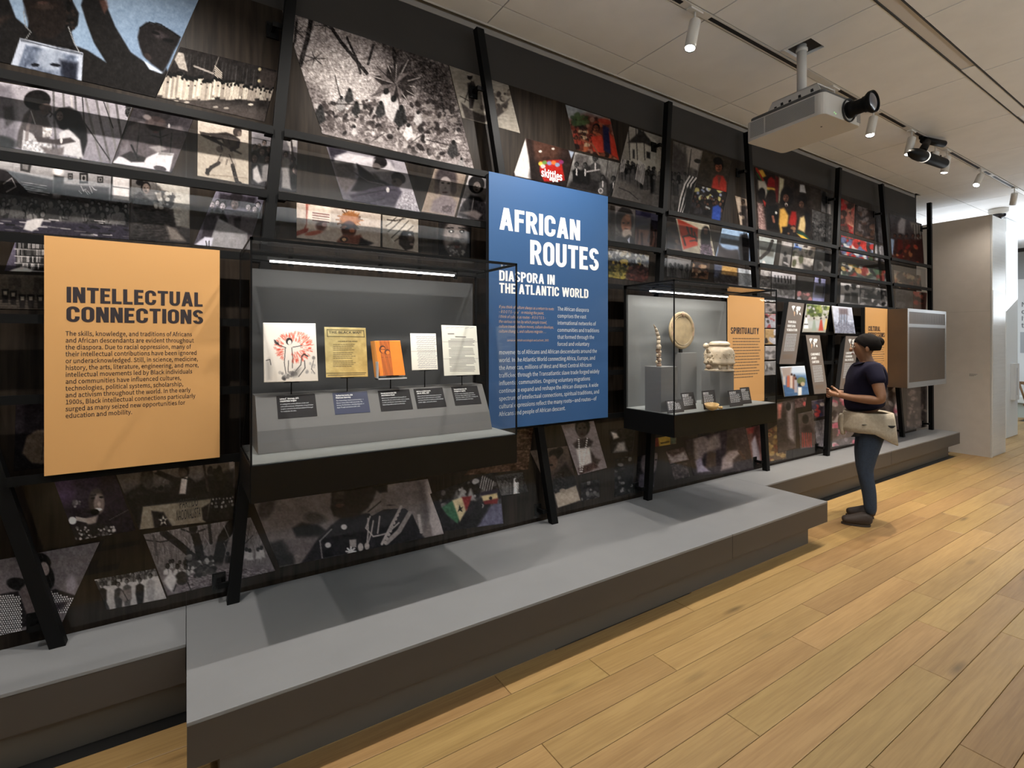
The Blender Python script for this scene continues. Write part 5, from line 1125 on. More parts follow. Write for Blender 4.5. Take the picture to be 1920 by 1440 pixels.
g.bg((112, 102, 102), (124, 114, 116)); g.e(1092, 800, 14, 18, (26, 23, 22), 0, .15); g.e(1091, 806, 10, 15, (64, 54, 50), 0, .2); g.p([(1074, 832), (1086, 822), (1100, 820), (1112, 828), (1106, 842), (1080, 842)], (60, 50, 48), 2); g.p([(1080, 842), (1106, 838), (1112, 868), (1088, 876)], (172, 164, 160), 2); g.p([(1106, 842), (1116, 858), (1126, 862), (1120, 872), (1110, 868)], (64, 54, 52), 2); g.p([(1084, 878), (1114, 866), (1122, 876), (1088, 890)], (70, 50, 50), 2); g.n(2.4, 70, .5, 2, box=(1084, 866, 1122, 890))
for k in range(16): t = k / 15; g.e(1085 + 3 * t, 824 + 60 * t, 1.3, 1.4, 200); g.e(1101 - 10 * t, 822 + 62 * t, 1.3, 1.4, 190)
g.e(1087, 803, 2.4, 1.4, 16); g.e(1096, 802, 2.4, 1.4, 16); g.e(1091, 814, 3.4, 1.6, (50, 30, 30)); put(g)
g = pic([(1141, 806), (1192, 800), (1186, 846), (1146, 850)], 'dark photograph of a figure with a white collar'); g.bg((30, 27, 27)); g.p([(1146, 810), (1156, 812), (1160, 820), (1150, 824)], 170, 2); g.e(1164, 800, 9, 12, (36, 32, 31)); g.p([(1150, 848), (1160, 830), (1170, 828), (1176, 846)], 150, 3); g.n(4, 40); put(g)
g = pic([(1152, 860), (1189, 854), (1186, 924), (1152, 932)], None); g.bg((28, 26, 28)); g.blobs(50, 3, (50, 80, 36, 110, 24), None, 1.8); put(g)
g = pic([(1088, 906), (1124, 898), (1124, 932), (1090, 940)], None); g.bg((36, 32, 34)); g.blobs(30, 3, (70, 50, 100, 36)); put(g)
g = pic([(1196, 856), (1234, 848), (1226, 914), (1190, 920)], 'pale profile portrait beside a post'); g.bg((40, 36, 38)); g.e(1218, 866, 16, 26, (100, 90, 92), 10, .2); g.p([(1192, 920), (1200, 890), (1216, 884), (1226, 912)], (84, 78, 88), 2); g.e(1230, 862, 2.4, 1.4, 30); put(g)
g = pic([(1226, 822), (1268, 815), (1268, 832), (1228, 838)], 'strip of coloured book spines'); g.bg((120, 46, 34)); g.p([(1234, 820), (1257, 816), (1257, 834), (1236, 838)], (168, 140, 50), 1); g.p([(1257, 816), (1268, 814), (1268, 832), (1257, 834)], (84, 96, 78), 1); g.l([(1240, 831), (1254, 828)], 3, (90, 74, 34)); put(g)
g = pic([(1248, 846), (1282, 838), (1292, 862), (1256, 870)], None); g.bg((76, 58, 56)); g.p([(1250, 850), (1262, 856), (1284, 846), (1290, 862), (1258, 869)], (130, 118, 118), 2); g.n(3, 50); put(g)
g = pic([(1257, 872), (1288, 866), (1293, 894), (1264, 900)], None); g.bg((66, 56, 56)); g.n(3, 80); put(g)
g = pic([(1284, 826), (1396, 800), (1414, 882), (1300, 892)], 'dim photograph of people in white shirts and robes')
g.bg((62, 48, 50), (48, 40, 44)); g.p([(1300, 824), (1318, 816), (1336, 830), (1338, 842), (1320, 850), (1314, 866), (1302, 860)], (120, 106, 102), 2.5); g.p([(1303, 864), (1314, 858), (1318, 872), (1332, 884), (1308, 886)], (128, 118, 132), 2); g.p([(1326, 822), (1348, 812), (1352, 840), (1334, 846)], (110, 98, 94), 3)
g.e(1371, 833, 8, 12, (40, 32, 32)); g.p([(1352, 882), (1354, 858), (1366, 846), (1382, 844), (1388, 850), (1374, 862), (1374, 876)], (130, 116, 114), 2.5); g.l([(1386, 846), (1396, 860)], 5, (70, 50, 46)); g.n(4, 22); put(g)
g = pic([(1398, 803), (1424, 797), (1430, 868), (1412, 872)], None); g.bg((96, 64, 60)); g.p([(1400, 804), (1414, 800), (1412, 812), (1402, 814)], (130, 50, 46), 1.5); g.p([(1408, 830), (1416, 816), (1424, 850), (1426, 868), (1412, 862)], (140, 130, 136), 2); put(g)
g = pic([(1440, 806), (1474, 786), (1474, 860), (1440, 866)], 'photograph of a heap of golden fruit'); g.bg((90, 70, 48)); g.blobs(70, 3.4, [(120, 92, 52), (70, 52, 38), (100, 56, 44), (140, 116, 70)]); put(g)
g = pic([(1456, 756), (1492, 748), (1492, 840), (1458, 850)], None); g.bg((66, 58, 56)); g.p([(1458, 758), (1466, 756), (1464, 784), (1458, 786)], (170, 110, 100), 2); g.p([(1474, 756), (1486, 756), (1486, 782), (1490, 830), (1478, 820)], (130, 120, 120), 3); g.e(1478, 762, 5, 8, 40); put(g)
g = pic([(1490, 748), (1512, 745), (1510, 762), (1490, 766)], None); g.bg((96, 74, 72)); g.n(2.4, 60); g.e(1508, 757, 3, 4, (190, 90, 90)); put(g)
g = pic([(1496, 776), (1524, 770), (1530, 838), (1500, 842)], 'photograph of a figure in red stripes'); g.bg((96, 86, 82), (70, 60, 60)); g.e(1510, 786, 6, 9, 36); g.p([(1502, 812), (1506, 796), (1518, 796), (1526, 812)], (56, 44, 44), 2)
for k in range(5): g.l([(1504 + k * 4, 812), (1505 + k * 4, 838)], 1.6, (150, 50, 46))
put(g)
g = pic([(1521, 752), (1545, 748), (1546, 780), (1524, 786)], None); g.bg((70, 62, 70)); g.blobs(14, 4, [(170, 56, 56), (50, 56, 90), (150, 140, 130)]); put(g)
g = pic([(1526, 790), (1546, 786), (1546, 840), (1532, 842)], None); g.bg((96, 90, 90), (120, 114, 118)); g.n(3, 60, .6, 2); put(g)
g = pic([(1560, 742), (1692, 720), (1690, 818), (1560, 838)], 'photograph of a dense crowd behind the walking person'); g.bg((96, 86, 84)); g.blobs(150, 4.5, [(60, 50, 50), (130, 120, 120), (84, 70, 66), (160, 150, 146), (180, 90, 110)], None, 2.4); put(g)
g = pic([(1698, 716), (1738, 712), (1738, 800), (1700, 806)], 'dim crowd photograph under the steel monitor box'); g.bg((66, 56, 54)); g.blobs(50, 3.4, [(96, 84, 80), (50, 42, 42), (120, 106, 100)], None, 2.4); put(g)

BLK = mat('black_print_ink', (.012, .011, .011), .5)
heads('printed_lettering', SK, mat('white_print_ink', (.75, .75, .72), .5), mural, bold=.03, condense=.62, label='white lettering on the red wrapper')
heads('printed_lettering', PN, BLK, mural, bold=.01, label='hand-painted words on the banner')
# ================================================================== WALL PANELS
ORANGE = mat('orange_panel_laminate', (.60, .325, .120), .5, spec=.25)
BLUE = mat('blue_panel_laminate', (.026, .080, .195), .5, spec=.3)
WHT = mat('white_vinyl_print', (.82, .82, .80), .5)
DKV = mat('dark_vinyl_print', (.022, .015, .018), .5)
PALE = mat('pale_vinyl_print', (.55, .58, .60), .5)
PEACH = mat('peach_vinyl_print', (.56, .36, .22), .5)
FR = 2.60
def panel_thing(name, quad, m, label, cat, group=None, deep=.042):
    """sheet face towards the room with a black pan behind it; quad in world coordinates, TL TR BR BL"""
    c = (quad[2] + quad[3]) / 2
    r = empty(name, (c.x, c.y, min(p.z for p in quad)), label, cat, group)
    MB().slab(quad, (0, 1, 0), .004).build('face_sheet', m, r)
    ctr = sum(quad, Vector()) / 4
    back = [Vector((p.x + (ctr.x - p.x) * .012, p.y + .0042, p.z + (ctr.z - p.z) * .008)) for p in quad]
    MB().slab(back, (0, 1, 0), deep).build('back_tray', BLACKM, r)
    return r
def rectq(x0, x1, z0, z1, y=FR): return [Vector((x0, y, z1)), Vector((x1, y, z1)), Vector((x1, y, z0)), Vector((x0, y, z0))]
def rowsfit(rows, y, m_cap_px=None):
    """rows of (text, left px, baseline px, cap px, right px or None) on the plane y"""
    out = []
    for t, u, v, cap, ur, vr in rows:
        p = atY(u, v, y); q = atY(u, v - cap, y)
        w = (atY(ur, vr, y) - p).x if ur else None
        out.append((t, p, (q - p).z, w))
    return out
def para(lines, y, u, v0, v1, capz, u_max, ref, m, parent, bold=.004, shear=0, name='body_text', **kw):
    """evenly led paragraph: first and last baselines at v0, v1 on the left edge; the line ref reaches u_max"""
    p0 = atY(u, v0, y); p1 = atY(u, v1, y); n = len(lines)
    cu = text_curve(lines[ref], bold, 2, shear); ob = bpy.data.objects.new('t', cu); COL.objects.link(ob)
    dg = bpy.context.evaluated_depsgraph_get(); dg.update(); w = ob.evaluated_get(dg).dimensions.x
    bpy.data.objects.remove(ob); bpy.data.curves.remove(cu)
    cond = ((atY(u_max, (v0 + v1) / 2, y) - p0).x / w) / (capz / CAP)
    rows = [(t, Vector((p0.x, y, p0.z + (p1.z - p0.z) * i / max(1, n - 1))), capz, None) for i, t in enumerate(lines)]
    return lines_mesh(name, rows, m, parent, bold, 2, shear, condense=cond, kind='stuff', **kw)

op = panel_thing('text_panel', rectq(-.458, .126, 1.032, 1.957), ORANGE, 'tall orange text panel headed INTELLECTUAL CONNECTIONS, left of the large glass case', 'panel')
blocks('heading', rowsfit([('INTELLECTUAL', 125, 567, 29.5, 380, 575.5), ('CONNECTIONS', 124.5, 603.5, 29.5, 381, 607)], FR), DKV, op, bold=.034, label='bold black heading')
para(["The skills, knowledge, and traditions of Africans", "and African descendants are evident throughout", "the diaspora. Due to racial oppression, many of", "their intellectual contributions have been ignored",
      "or underacknowledged. Still, in science, medicine,", "history, the arts, literature, engineering, and more,", "intellectual movements led by Black individuals", "and communities have influenced cultures,",
      "technologies, political systems, scholarship,", "and activism throughout the world. In the early", "1900s, Black intellectual connections particularly", "surged as many seized new opportunities for", "education and mobility."],
     FR, 122.6, 629.5, 784, .0178, 371.5, 5, DKV, op, bold=.008)

bp_ = panel_thing('text_panel', rectq(1.519, 2.484, 1.018, 2.566), BLUE, 'tall blue text panel headed AFRICAN ROUTES between the two glass cases', 'panel')
blocks('heading', rowsfit([('AFRICAN', 936.5, 430, 42, 1087.5, 452), ('ROUTES', 994, 495, 45.5, 1122.5, 506)], FR), WHT, bp_, bold=.034, label='large white heading')
blocks('subheading', rowsfit([('DIASPORA IN', 936, 526, 19.5, 1040, 533), ('THE ATLANTIC WORLD', 936, 549, 19, 1103, 559)], FR), WHT, bp_, bold=.026, label='white second heading')
para(["If you think of culture always as a return to roots", "\u2013 R O O T S \u2013 you\u2019re missing the point.", "I think of culture as routes \u2013 R O U T E S \u2013", "the various routes by which people travel,", "culture travels, culture moves, culture develops,", "culture changes, and cultures migrate . . ."],
     FR, 935, 577.5, 623.5, .0172, 1038, 0, PEACH, bp_, bold=.0, shear=.22, label='peach italic quotation')
para(["Jamaican British sociologist and activist, 2005"], FR, 950, 640, 640, .0135, 1028.5, 0, PEACH, bp_, bold=.0, name='caption', label='small peach source line')
para(["The African diaspora", "comprises the vast", "international networks of", "communities and traditions", "that formed through the", "forced and voluntary"], FR, 1045, 582.2, 648.5, .0245, 1123, 3, PALE, bp_, bold=.004)
para(["movements of Africans and African descendants around the", "world. In the Atlantic World connecting Africa, Europe, and", "the Americas, millions of West and West Central Africans", "trafficked through the Transatlantic slave trade forged widely",
      "influential communities. Ongoing voluntary migrations", "continue to expand and reshape the African diaspora. A wide", "spectrum of intellectual connections, spiritual traditions, and", "cultural expressions reflect the many roots\u2014and routes\u2014of", "Africans and people of African descent."],
     FR, 935.5, 664.5, 780.5, .0250, 1123.5, 3, PALE, bp_, bold=.004)

sp = panel_thing('text_panel', rectq(3.845, 4.418, 1.010, 1.945), ORANGE, 'orange text panel headed SPIRITUALITY, seen through the farther glass case', 'panel')
blocks('heading', rowsfit([('SPIRITUALITY', 1370, 626, 12.5, 1423, 628.5)], FR), DKV, sp, bold=.02)
BODY = mat('greyed_body_print', (.20, .12, .06), .6)
def bars(name, parent, x0, widths, ztop, dz, h, y, m, slant=0.0, gap=True, seed=1):
    """lines of body text too small to read: rows of word-length strips"""
    b = MB(); r = random.Random(seed)
    for i, w in enumerate(widths):
        x = x0 + slant * i; z = ztop - dz * i; e = x + w
        while x < e - .004:
            L = min(r.uniform(.012, .034) * (w / .4 + .5), e - x)
            b.box(x, x + L, y - .0006, y, z, z + h); x += L + .005
    return b.build(name, m, parent, kind='stuff')
bars('body_text', sp, 3.94, [.40, .41, .38, .40, .42, .39, .40, .41, .37, .40, .36, .40, .38, .30], 1.57, .026, .009, FR, BODY)

cp = panel_thing('text_panel', rectq(6.425, 7.0, 1.015, 1.935), ORANGE, 'orange text panel headed CULTURAL EXPRESSIONS, behind the walking person', 'panel')
blocks('heading', rowsfit([('CULTURAL', 1628, 620.6, 9.3, 1650.5, 621.2), ('EXPRESSIONS', 1628, 632, 9, 1658.8, 632)], FR), DKV, cp, bold=.02)
bars('body_text', cp, 6.50, [.40, .41, .38, .40, .42, .39, .40, .41, .37, .40], 1.50, .026, .009, FR, BODY)

# brown leaning text panels with a world map
BROWN = mat('taupe_panel_laminate', (.16, .130, .110), .5)
def quadY(pts, y=FR): return [atY(u, v, y) for u, v in pts]
def worldmap(P, w, h, parent, y, hot):
    """simplified continents on a w x h field whose top left is P"""
    def pl(pts, m, nm):
        b = MB(); q = [Vector((P.x + a * w, y - .0006, P.z - c * h)) for a, c in pts]
        b.slab(q, (0, 1, 0), .0005); return b.build(nm, m, parent, label='map of the continents')
    pl([(0, .08), (.14, .0), (.38, .02), (.36, .14), (.28, .24), (.22, .36), (.20, .46), (.27, .52), (.24, .54), (.16, .46), (.10, .34), (.04, .2)], WHT, 'map_shape')
    pl([(.25, .54), (.33, .56), (.38, .66), (.34, .80), (.30, .98), (.26, .96), (.24, .78), (.22, .62)], hot, 'map_shape')
    pl([(.50, .14), (.56, .06), (.70, .04), (.95, .06), (1, .16), (.92, .30), (.86, .44), (.78, .48), (.72, .38), (.66, .42), (.64, .36), (.54, .32), (.50, .26)], WHT, 'map_shape')
    pl([(.50, .34), (.60, .36), (.66, .44), (.70, .52), (.66, .60), (.64, .76), (.58, .86), (.55, .70), (.52, .56), (.47, .48)], WHT, 'map_shape')
    pl([(.84, .66), (.94, .62), (1, .76), (.98, .88), (.88, .82), (.82, .76)], WHT, 'map_shape')
for nm, qd, head, lab in (
    ('leaning_panel', [(1479.5, 566), (1508, 569), (1491.5, 682.5), (1461.5, 682.5)], ('YORUBA', 'ORISHA', 'VENERATION'), 'brown leaning text panel with world map headed YORUBA ORISHA VENERATION'),
    ('leaning_panel', [(1511, 628), (1537, 629), (1552, 737), (1527, 739)], ('CANDOMBL\u00c9', 'AND', 'SANTER\u00cdA'), 'brown leaning text panel with world map headed CANDOMBL\u00c9 AND SANTER\u00cdA'),
    ('leaning_panel', [(1586.5, 630), (1610.5, 630.5), (1597.5, 729), (1574.5, 730)], ('CANDOMBL\u00c9\u2019S', 'CHANGING', 'ROLE IN BRAZIL'), 'brown leaning text panel with world map beside the person\u2019s hands')):
    q = quadY(qd); r = panel_thing(nm, q, BROWN, lab, 'panel', 'leaning text panels', .043)
    W = (q[1] - q[0]).x; H = q[0].z - q[3].z; dx = (q[3] - q[0]).x / H
    def pt(a, c): return Vector((q[0].x + dx * c * H + a * W, FR, q[0].z - c * H))
    m0 = pt(.20, .055); worldmap(m0, W * .60, H * .175, r, FR, PEACH)
    blocks('heading', [(t, pt(.14, .345 + .065 * i), H * .042, W * (.36 if len(t) < 5 else .52 if len(t) < 9 else .66)) for i, t in enumerate(head)], WHT, r, bold=.03, res=2)
    bars('body_text', r, pt(.14, .53).x, [W * .68] * 12, pt(.14, .53).z, H * .024, H * .010, FR, PALE, slant=dx * H * .024)
    bars('credit_text', r, pt(.14, .84).x, [W * .6] * 4, pt(.14, .86).z, H * .018, H * .005, FR, BODY, slant=dx * H * .018)

# photo plates clipped to the rails
def plate(qd, draw, lab, step=1.25, grp='photo plates on the rails'):
    q = quadY(qd); c = (q[2] + q[3]) / 2
    r = empty('photo_plate', (c.x, FR, q[3].z), lab, 'photograph', grp)
    MB().slab([p + Vector((0, .0012, 0)) for p in q], (0, 1, 0), .006).build('plate', WHITE, r)
    g = Pic(None, step, world=[p + Vector((0, .001, 0)) for p in q]); draw(g); g.build('print', r, INKP, gain=1.0)
    MB().box(c.x - .05, c.x + .05, FR + .008, FR + .046, q[3].z + .03, q[3].z + .07).build('rail_clip', BLACKM, r)
def d1(g):
    g.bg((190, 190, 186), (160, 158, 150)); g.p([(1514, 570), (1545, 572), (1540, 592), (1512, 594)], (104, 116, 60), 2); g.blobs(40, 3, [(70, 84, 40), (150, 158, 90), (190, 184, 196), (90, 100, 54)], (1512, 568, 1556, 594)); g.n(2, 60, box=(1530, 570, 1558, 600))
    g.p([(1506, 602), (1553, 600), (1550, 614), (1504, 616)], (176, 180, 180), 2)
    for x, y, c in ((1511, 596, (226, 226, 224)), (1526, 600, (150, 160, 150)), (1539, 600, (176, 80, 60)), (1549, 598, (200, 180, 120))): g.p([(x - 1, y), (x + 2, y), (x + 4.5, y + 20), (x - 4.5, y + 20)], c, 1); g.e(x, y - 3, 1.7, 2, (60, 46, 40))
    g.l([(1506, 608), (1514, 608)], 1.6, 50)
def d2(g):
    g.bg((208, 210, 220), (176, 184, 204)); g.n(4, 30); g.p([(1573, 578), (1588, 579), (1590, 590), (1574, 590)], (120, 104, 106), 2, .8); g.p([(1575, 590), (1587, 590), (1588, 606), (1584, 626), (1574, 626), (1573, 604)], (160, 168, 184), 2)
    for x in (1574, 1578, 1583, 1588): g.l([(x, 580), (x - 1, 622)], 1.2, (110, 100, 106), .8)
    g.p([(1564, 606), (1602, 606), (1604, 626), (1566, 626)], (140, 142, 156), 3, .8); g.n(2.4, 90, box=(1560, 600, 1606, 628))
def d3(g):
    g.bg((204, 214, 226), (92, 124, 160), (1480, 698), (1480, 708)); g.n(3, 36, 3, .7, box=(1460, 704, 1520, 746))
    for x, y, c in ((1470, 698, (196, 190, 186)), (1478, 702, (190, 120, 96)), (1484, 704, (210, 196, 186)), (1489, 706, (150, 110, 96)), (1492, 712, (176, 170, 176))): g.p([(x - 3, y), (x + 3, y), (x + 3, y + 24), (x - 3, y + 24)], c, 1); g.e(x, y - 2, 2, 2.2, (80, 56, 46))
    g.p([(1464, 690), (1484, 688), (1482, 704), (1468, 706)], (176, 164, 158), 2); g.e(1502, 714, 8, 7, (120, 128, 90), 0, .3); g.e(1500, 722, 4, 3, (56, 44, 40)); g.p([(1496, 726), (1503, 726), (1503, 742), (1496, 743)], (230, 228, 224), 1); g.e(1505, 720, 4, 4, (190, 176, 150))
plate([(1513.5, 570), (1556, 573.5), (1548, 624), (1505.5, 623)], d1, 'colour photo plate of white-robed people at a river, second from the left on its rail')
plate([(1559.5, 573.5), (1597, 577), (1604, 626), (1566, 625)], d2, 'pale photo plate of a lacy tower, right of the river photo plate')
plate([(1463, 688), (1508.5, 686), (1517, 740), (1472, 744)], d3, 'colour photo plate of people in white wading into blue sea')
for k, (y0, y1, cols, lab) in enumerate(((568, 587, [(150, 142, 140), (110, 96, 92), (60, 56, 56)], 'topmost small photo plate beside the orange SPIRITUALITY panel'), (588, 615, [(170, 170, 176), (70, 54, 50), (110, 110, 70), (150, 60, 60)], 'second small photo plate, with green field, beside the SPIRITUALITY panel'),
                                 (617, 646, [(176, 150, 110), (54, 44, 40), (190, 190, 200)], 'third small photo plate, warm toned, beside the SPIRITUALITY panel'), (649, 675, [(170, 166, 166), (110, 106, 106)], 'fourth small grey photo plate beside the SPIRITUALITY panel'), (678, 704, [(150, 148, 148), (84, 82, 82), (190, 188, 188)], 'lowest small grey photo plate beside the SPIRITUALITY panel'))):
    def dd(g, cols=cols): g.bg(cols[0]); g.blobs(14, 3.4, cols, None, 2); g.n(3, 40)
    a = quadY([(1435.5, y0), (1456.5, y0 + (640 - y0) * .028)], FR)
    p0 = atY(1435.5, y0, FR); p1 = atY(1435.5, y1, FR)
    q = [Vector((4.43, FR, p0.z)), Vector((4.625, FR, p0.z)), Vector((4.625, FR, p1.z)), Vector((4.43, FR, p1.z))]
    r = empty('photo_plate', (4.52, FR, p1.z), lab, 'photograph', 'small photo plates in a column')
    MB().slab([p + Vector((0, .0012, 0)) for p in q], (0, 1, 0), .006).build('plate', WHITE, r)
    g = Pic(None, 1.25, world=q); dd(g); g.build('print', r, INKP, gain=1.0)
    MB().box(4.50, 4.54, FR + .008, FR + .046, p1.z + .01, p1.z + .05).build('rail_clip', BLACKM, r)

# ================================================================== GLASS CASES
CF, CB = 2.155, 2.60
def case(x0, x1, label, lining, bl, br, led0, led1):
    r = empty('glass_case', ((x0 + x1) / 2, 2.4, .925), label, 'display case')
    gb = mat('gloss_black_glass', (.004, .004, .005), .08, spec=.3)
    MB().box(x0, x1, CF + .006, CB, .926, 1.072).build('base', BLACK, r, bevel=.002)
    MB().box(x0 + .002, x1 - .002, CF, CF + .005, .928, 1.070).build('base_glass', gb, r)
    MB().box(x0 + .008, x1 - .008, CF + .008, CB - .002, 1.0725, 1.076).build('deck', DECK, r)
    MB().box(bl, br, CB - .016, CB, 1.0765, 1.885).build('back_panel', lining, r)
    # hood: slim top frame, front and side rims, glass roof
    b = MB()
    b.box(x0, x1, CF, CF + .010, 1.938, 1.950).box(x0, x1, CB - .030, CB, 1.925, 1.950).box(x0, x0 + .010, CF, CB, 1.938, 1.950).box(x1 - .010, x1, CF, CB, 1.938, 1.950)
    b.box(x0 + .03, x1 - .03, 2.44, 2.52, 1.938, 1.944)
    b.build('top_frame', BLACK, r)
    MB().box(x0 + .010, x1 - .010, CF + .010, CB - .03, 1.944, 1.949).build('top_glass', GLASS, r)
    for x, y in ((x0, CF), (x1 - .007, CF), (x0, CB - .02), (x1 - .007, CB - .02)): MB().box(x, x + .007, y, y + (.007 if y < 2.3 else .02), 1.072, 1.938).build('corner_post', BLACK, r)
    MB().box(x0 + .007, x1 - .007, CF + .0005, CF + .0055, 1.0765, 1.938).build('front_glass', GLASS, r)
    for x in (x0 + .0005, x1 - .0055): MB().box(x, x + .005, CF + .007, CB - .02, 1.0765, 1.938).build('side_glass', GLASS, r)
    MB().box(led0 - .01, led1 + .01, 2.415, 2.435, 1.905, 1.918).build('light_channel', BLACKM, r)
    MB().box(led0, led1, 2.417, 2.433, 1.898, 1.9045).build('led_bar', GLOWW, r, label='glowing white light bar')
    n = 5
    for i in range(n):
        x = x0 + .20 + (x1 - x0 - .38) * i / (n - 1)
        MB().tube((x, 2.50, 1.893), (x, 2.50, 1.944), .012, n=12).build('spot_fitting', BLACK, r)
    light('AREA', 'case_light_bar', ((led0 + led1) / 2, 2.425, 1.893), 1.15 if x0 < 1 else 3.2, (1, .96, .88), ((led0 + led1) / 2, 2.45, 0), shape='RECTANGLE', size=led1 - led0, size_y=.02)
    for a in ((.25, .75) if x0 < 1 else (.28, .72)):
        x = x0 + (x1 - x0) * a
        light('SPOT', 'case_spot_beam', (x, 2.32, 1.87), 1.9 if x0 < 1 else 4.0, (1, .93, .82), (x, 2.47, 1.3), spot_size=math.radians(95), spot_blend=.8, shadow_soft_size=.01)
    return r
case(.205, 1.427, 'large glass display case with five books and papers, nearest the camera', TRIMGREY, .245, 1.40, .308, 1.20)
case(2.639, 3.836, 'farther glass display case holding ivory carvings on pedestals', mat('case_lining_pale', (.145, .15, .147), .6), 2.665, 3.83, 2.72, 3.60)

# riser with sloped face
rz = empty('label_riser', (.82, 2.4, 1.0765), 'grey sloping label riser inside the near glass case', 'riser')
prof = [(2.338, 1.077), (2.368, 1.169), (2.448, 1.312), (2.56, 1.312), (2.56, 1.077)]
b = MB(); vs = [(x, y, z) for x in (.252, 1.385) for y, z in prof]; n = 5
b.add(vs, [tuple(range(n)), tuple(range(2 * n - 1, n - 1, -1))] + [(i, i + n, (i + 1) % n + n, (i + 1) % n) for i in range(n)])
b.build('riser_body', mat('riser_grey', (.095, .093, .090), .6), rz)

SL = (Vector((0, 2.448, 1.312)) - Vector((0, 2.368, 1.169))).normalized()
SNRM = Vector((0, -SL.z, SL.y))
LAB1 = [
 ((518, 743, 590.5), (520, 786), 'black label below the white illustrated folio', ["Lettres d\u2019hivernage, 1973", "L\u00e9opold S\u00e9dar Senghor"], ["A leading 20th-century African scholar and", "cultural theoretician of Negritude, L\u00e9opold S\u00e9dar", "Senghor served as the first president of Senegal", "for nearly two decades."], None),
 ((623, 737, 688), (626, 778), 'dark blue label below the yellowed magazine', ["The Black Man Monthly, 1938", "Marcus Garvey"], ["The Universal Negro Improvement Association\u2019s", "Marcus Garvey edited eight periodicals. The", "last was The Black Man: a Monthly Magazine of", "Negro Thought and Opinion (1933\u20131939)."], (.006, .012, .045)),
 ((708, 733, 767), (711, 772), 'black label below the orange book', ["Comedy: American Style, 1933", "Jessie Redmon Fauset"], ["With a focus on faithfully portraying African", "American life, the works of editor, poet, essayist,", "novelist, and educator Jessie Redmon Fauset", "helped shape African American literature."], None),
 ((775, 729.5, 829), (779, 767), 'black label below the small handwritten letter', ["Letter from Jack Walker Sanuel to", "John B. Willis, 1927"], ["Influenced by the Harlem Renaissance and various", "travels abroad, author and teacher Jack Walker", "was inspired by African traditions and his spiritual", "beliefs, rights, and events of race."], None),
 ((845.5, 726, 894), (849.5, 761), 'black label below the typed letter at the case\u2019s right', ["Simple and the New Harlem, 1953", "Langston Hughes"], ["Essayist, novelist, playwright, and Harlem", "Renaissance figure Langston Hughes sought to", "impact the realities of Black life, avoiding both", "idealization and negative stereotypes."], None)]
def slopept(u, v, off=.001):
    """where a sight line meets the riser's sloping face"""
    d = Vector(ray(u, v)); o = Vector((0, 0, EYE)); p0 = Vector((0, 2.368, 1.169)); n = SNRM
    return o + d * ((p0 - o).dot(n) / d.dot(n)) + n * off
for (u0, v0, u1), (ub, vb), lab, hd, bd, colr in LAB1:
    A = slopept(u0, v0); Bx = slopept(u1, v0 - 3.5).x; C = slopept(ub, vb)
    L = (A - C).length; q = [A, Vector((Bx, A.y, A.z)), Vector((Bx, A.y, A.z)) - SL * L, A - SL * L]
    r = empty('object_label', tuple(q[3]), lab, 'label', 'labels on the riser')
    MB().slab(q, -SNRM, .0008).build('card', mat('label_blue', colr, .45) if colr else mat('label_black', (.008, .007, .008), .6, spec=.2), r)
    w = Bx - A.x
    lines_mesh('printed_title', [(t, A + Vector((w * .08, 0, 0)) - SL * (L * (.17 + .10 * i)), L * .062, w * (.48 if i == 0 else .42)) for i, t in enumerate(hd)], WHT, r, bold=.02, res=2, up=SL, nrm=SNRM)
    lines_mesh('printed_text', [(t, A + Vector((w * .08, 0, 0)) - SL * (L * (.40 + .105 * i)), L * .052, w * min(.86, .86 * len(t) / 50)) for i, t in enumerate(bd)], PALE, r, bold=.0, res=1, up=SL, nrm=SNRM)

# exhibits standing above the riser
def exq(pts, yt=2.468, yb=2.425): return [atY(pts[0][0], pts[0][1], yt), atY(pts[1][0], pts[1][1], yt), atY(pts[2][0], pts[2][1], yb), atY(pts[3][0], pts[3][1], yb)]
def exhibit(name, pts, thick, lab, cat, draw, edge, step=.9, mount=True):
    q = exq(pts); bot = (q[2] + q[3]) / 2
    r = empty(name, (bot.x, bot.y, 1.312), lab, cat)
    nrm = ((q[1] - q[0]).cross(q[3] - q[0])).normalized()
    if nrm.y < 0: nrm = -nrm
    MB().slab([p + nrm * .0006 for p in q], nrm, thick).build('leaves' if thick > .01 else 'sheet', edge, r)
    g = Pic(None, step, world=q); draw(g); g.build('printed_face', r, INKP, nrm=-nrm, rim=.0004)
    if mount:
        top = bot + Vector((0, thick * .6 + .002, .03))
        MB().tube((bot.x, bot.y + thick + .004, 1.3125), (bot.x, bot.y + thick + .004, bot.z), .0028, n=10).build('mount_rod', BLACK, r)
        MB().box(bot.x - .03, bot.x + .03, bot.y - .003, bot.y + thick + .006, bot.z - .004, bot.z - .001).build('mount_lip', BLACK, r)
    return r
PAPER = mat('paper_edge', (.62, .60, .55), .7)
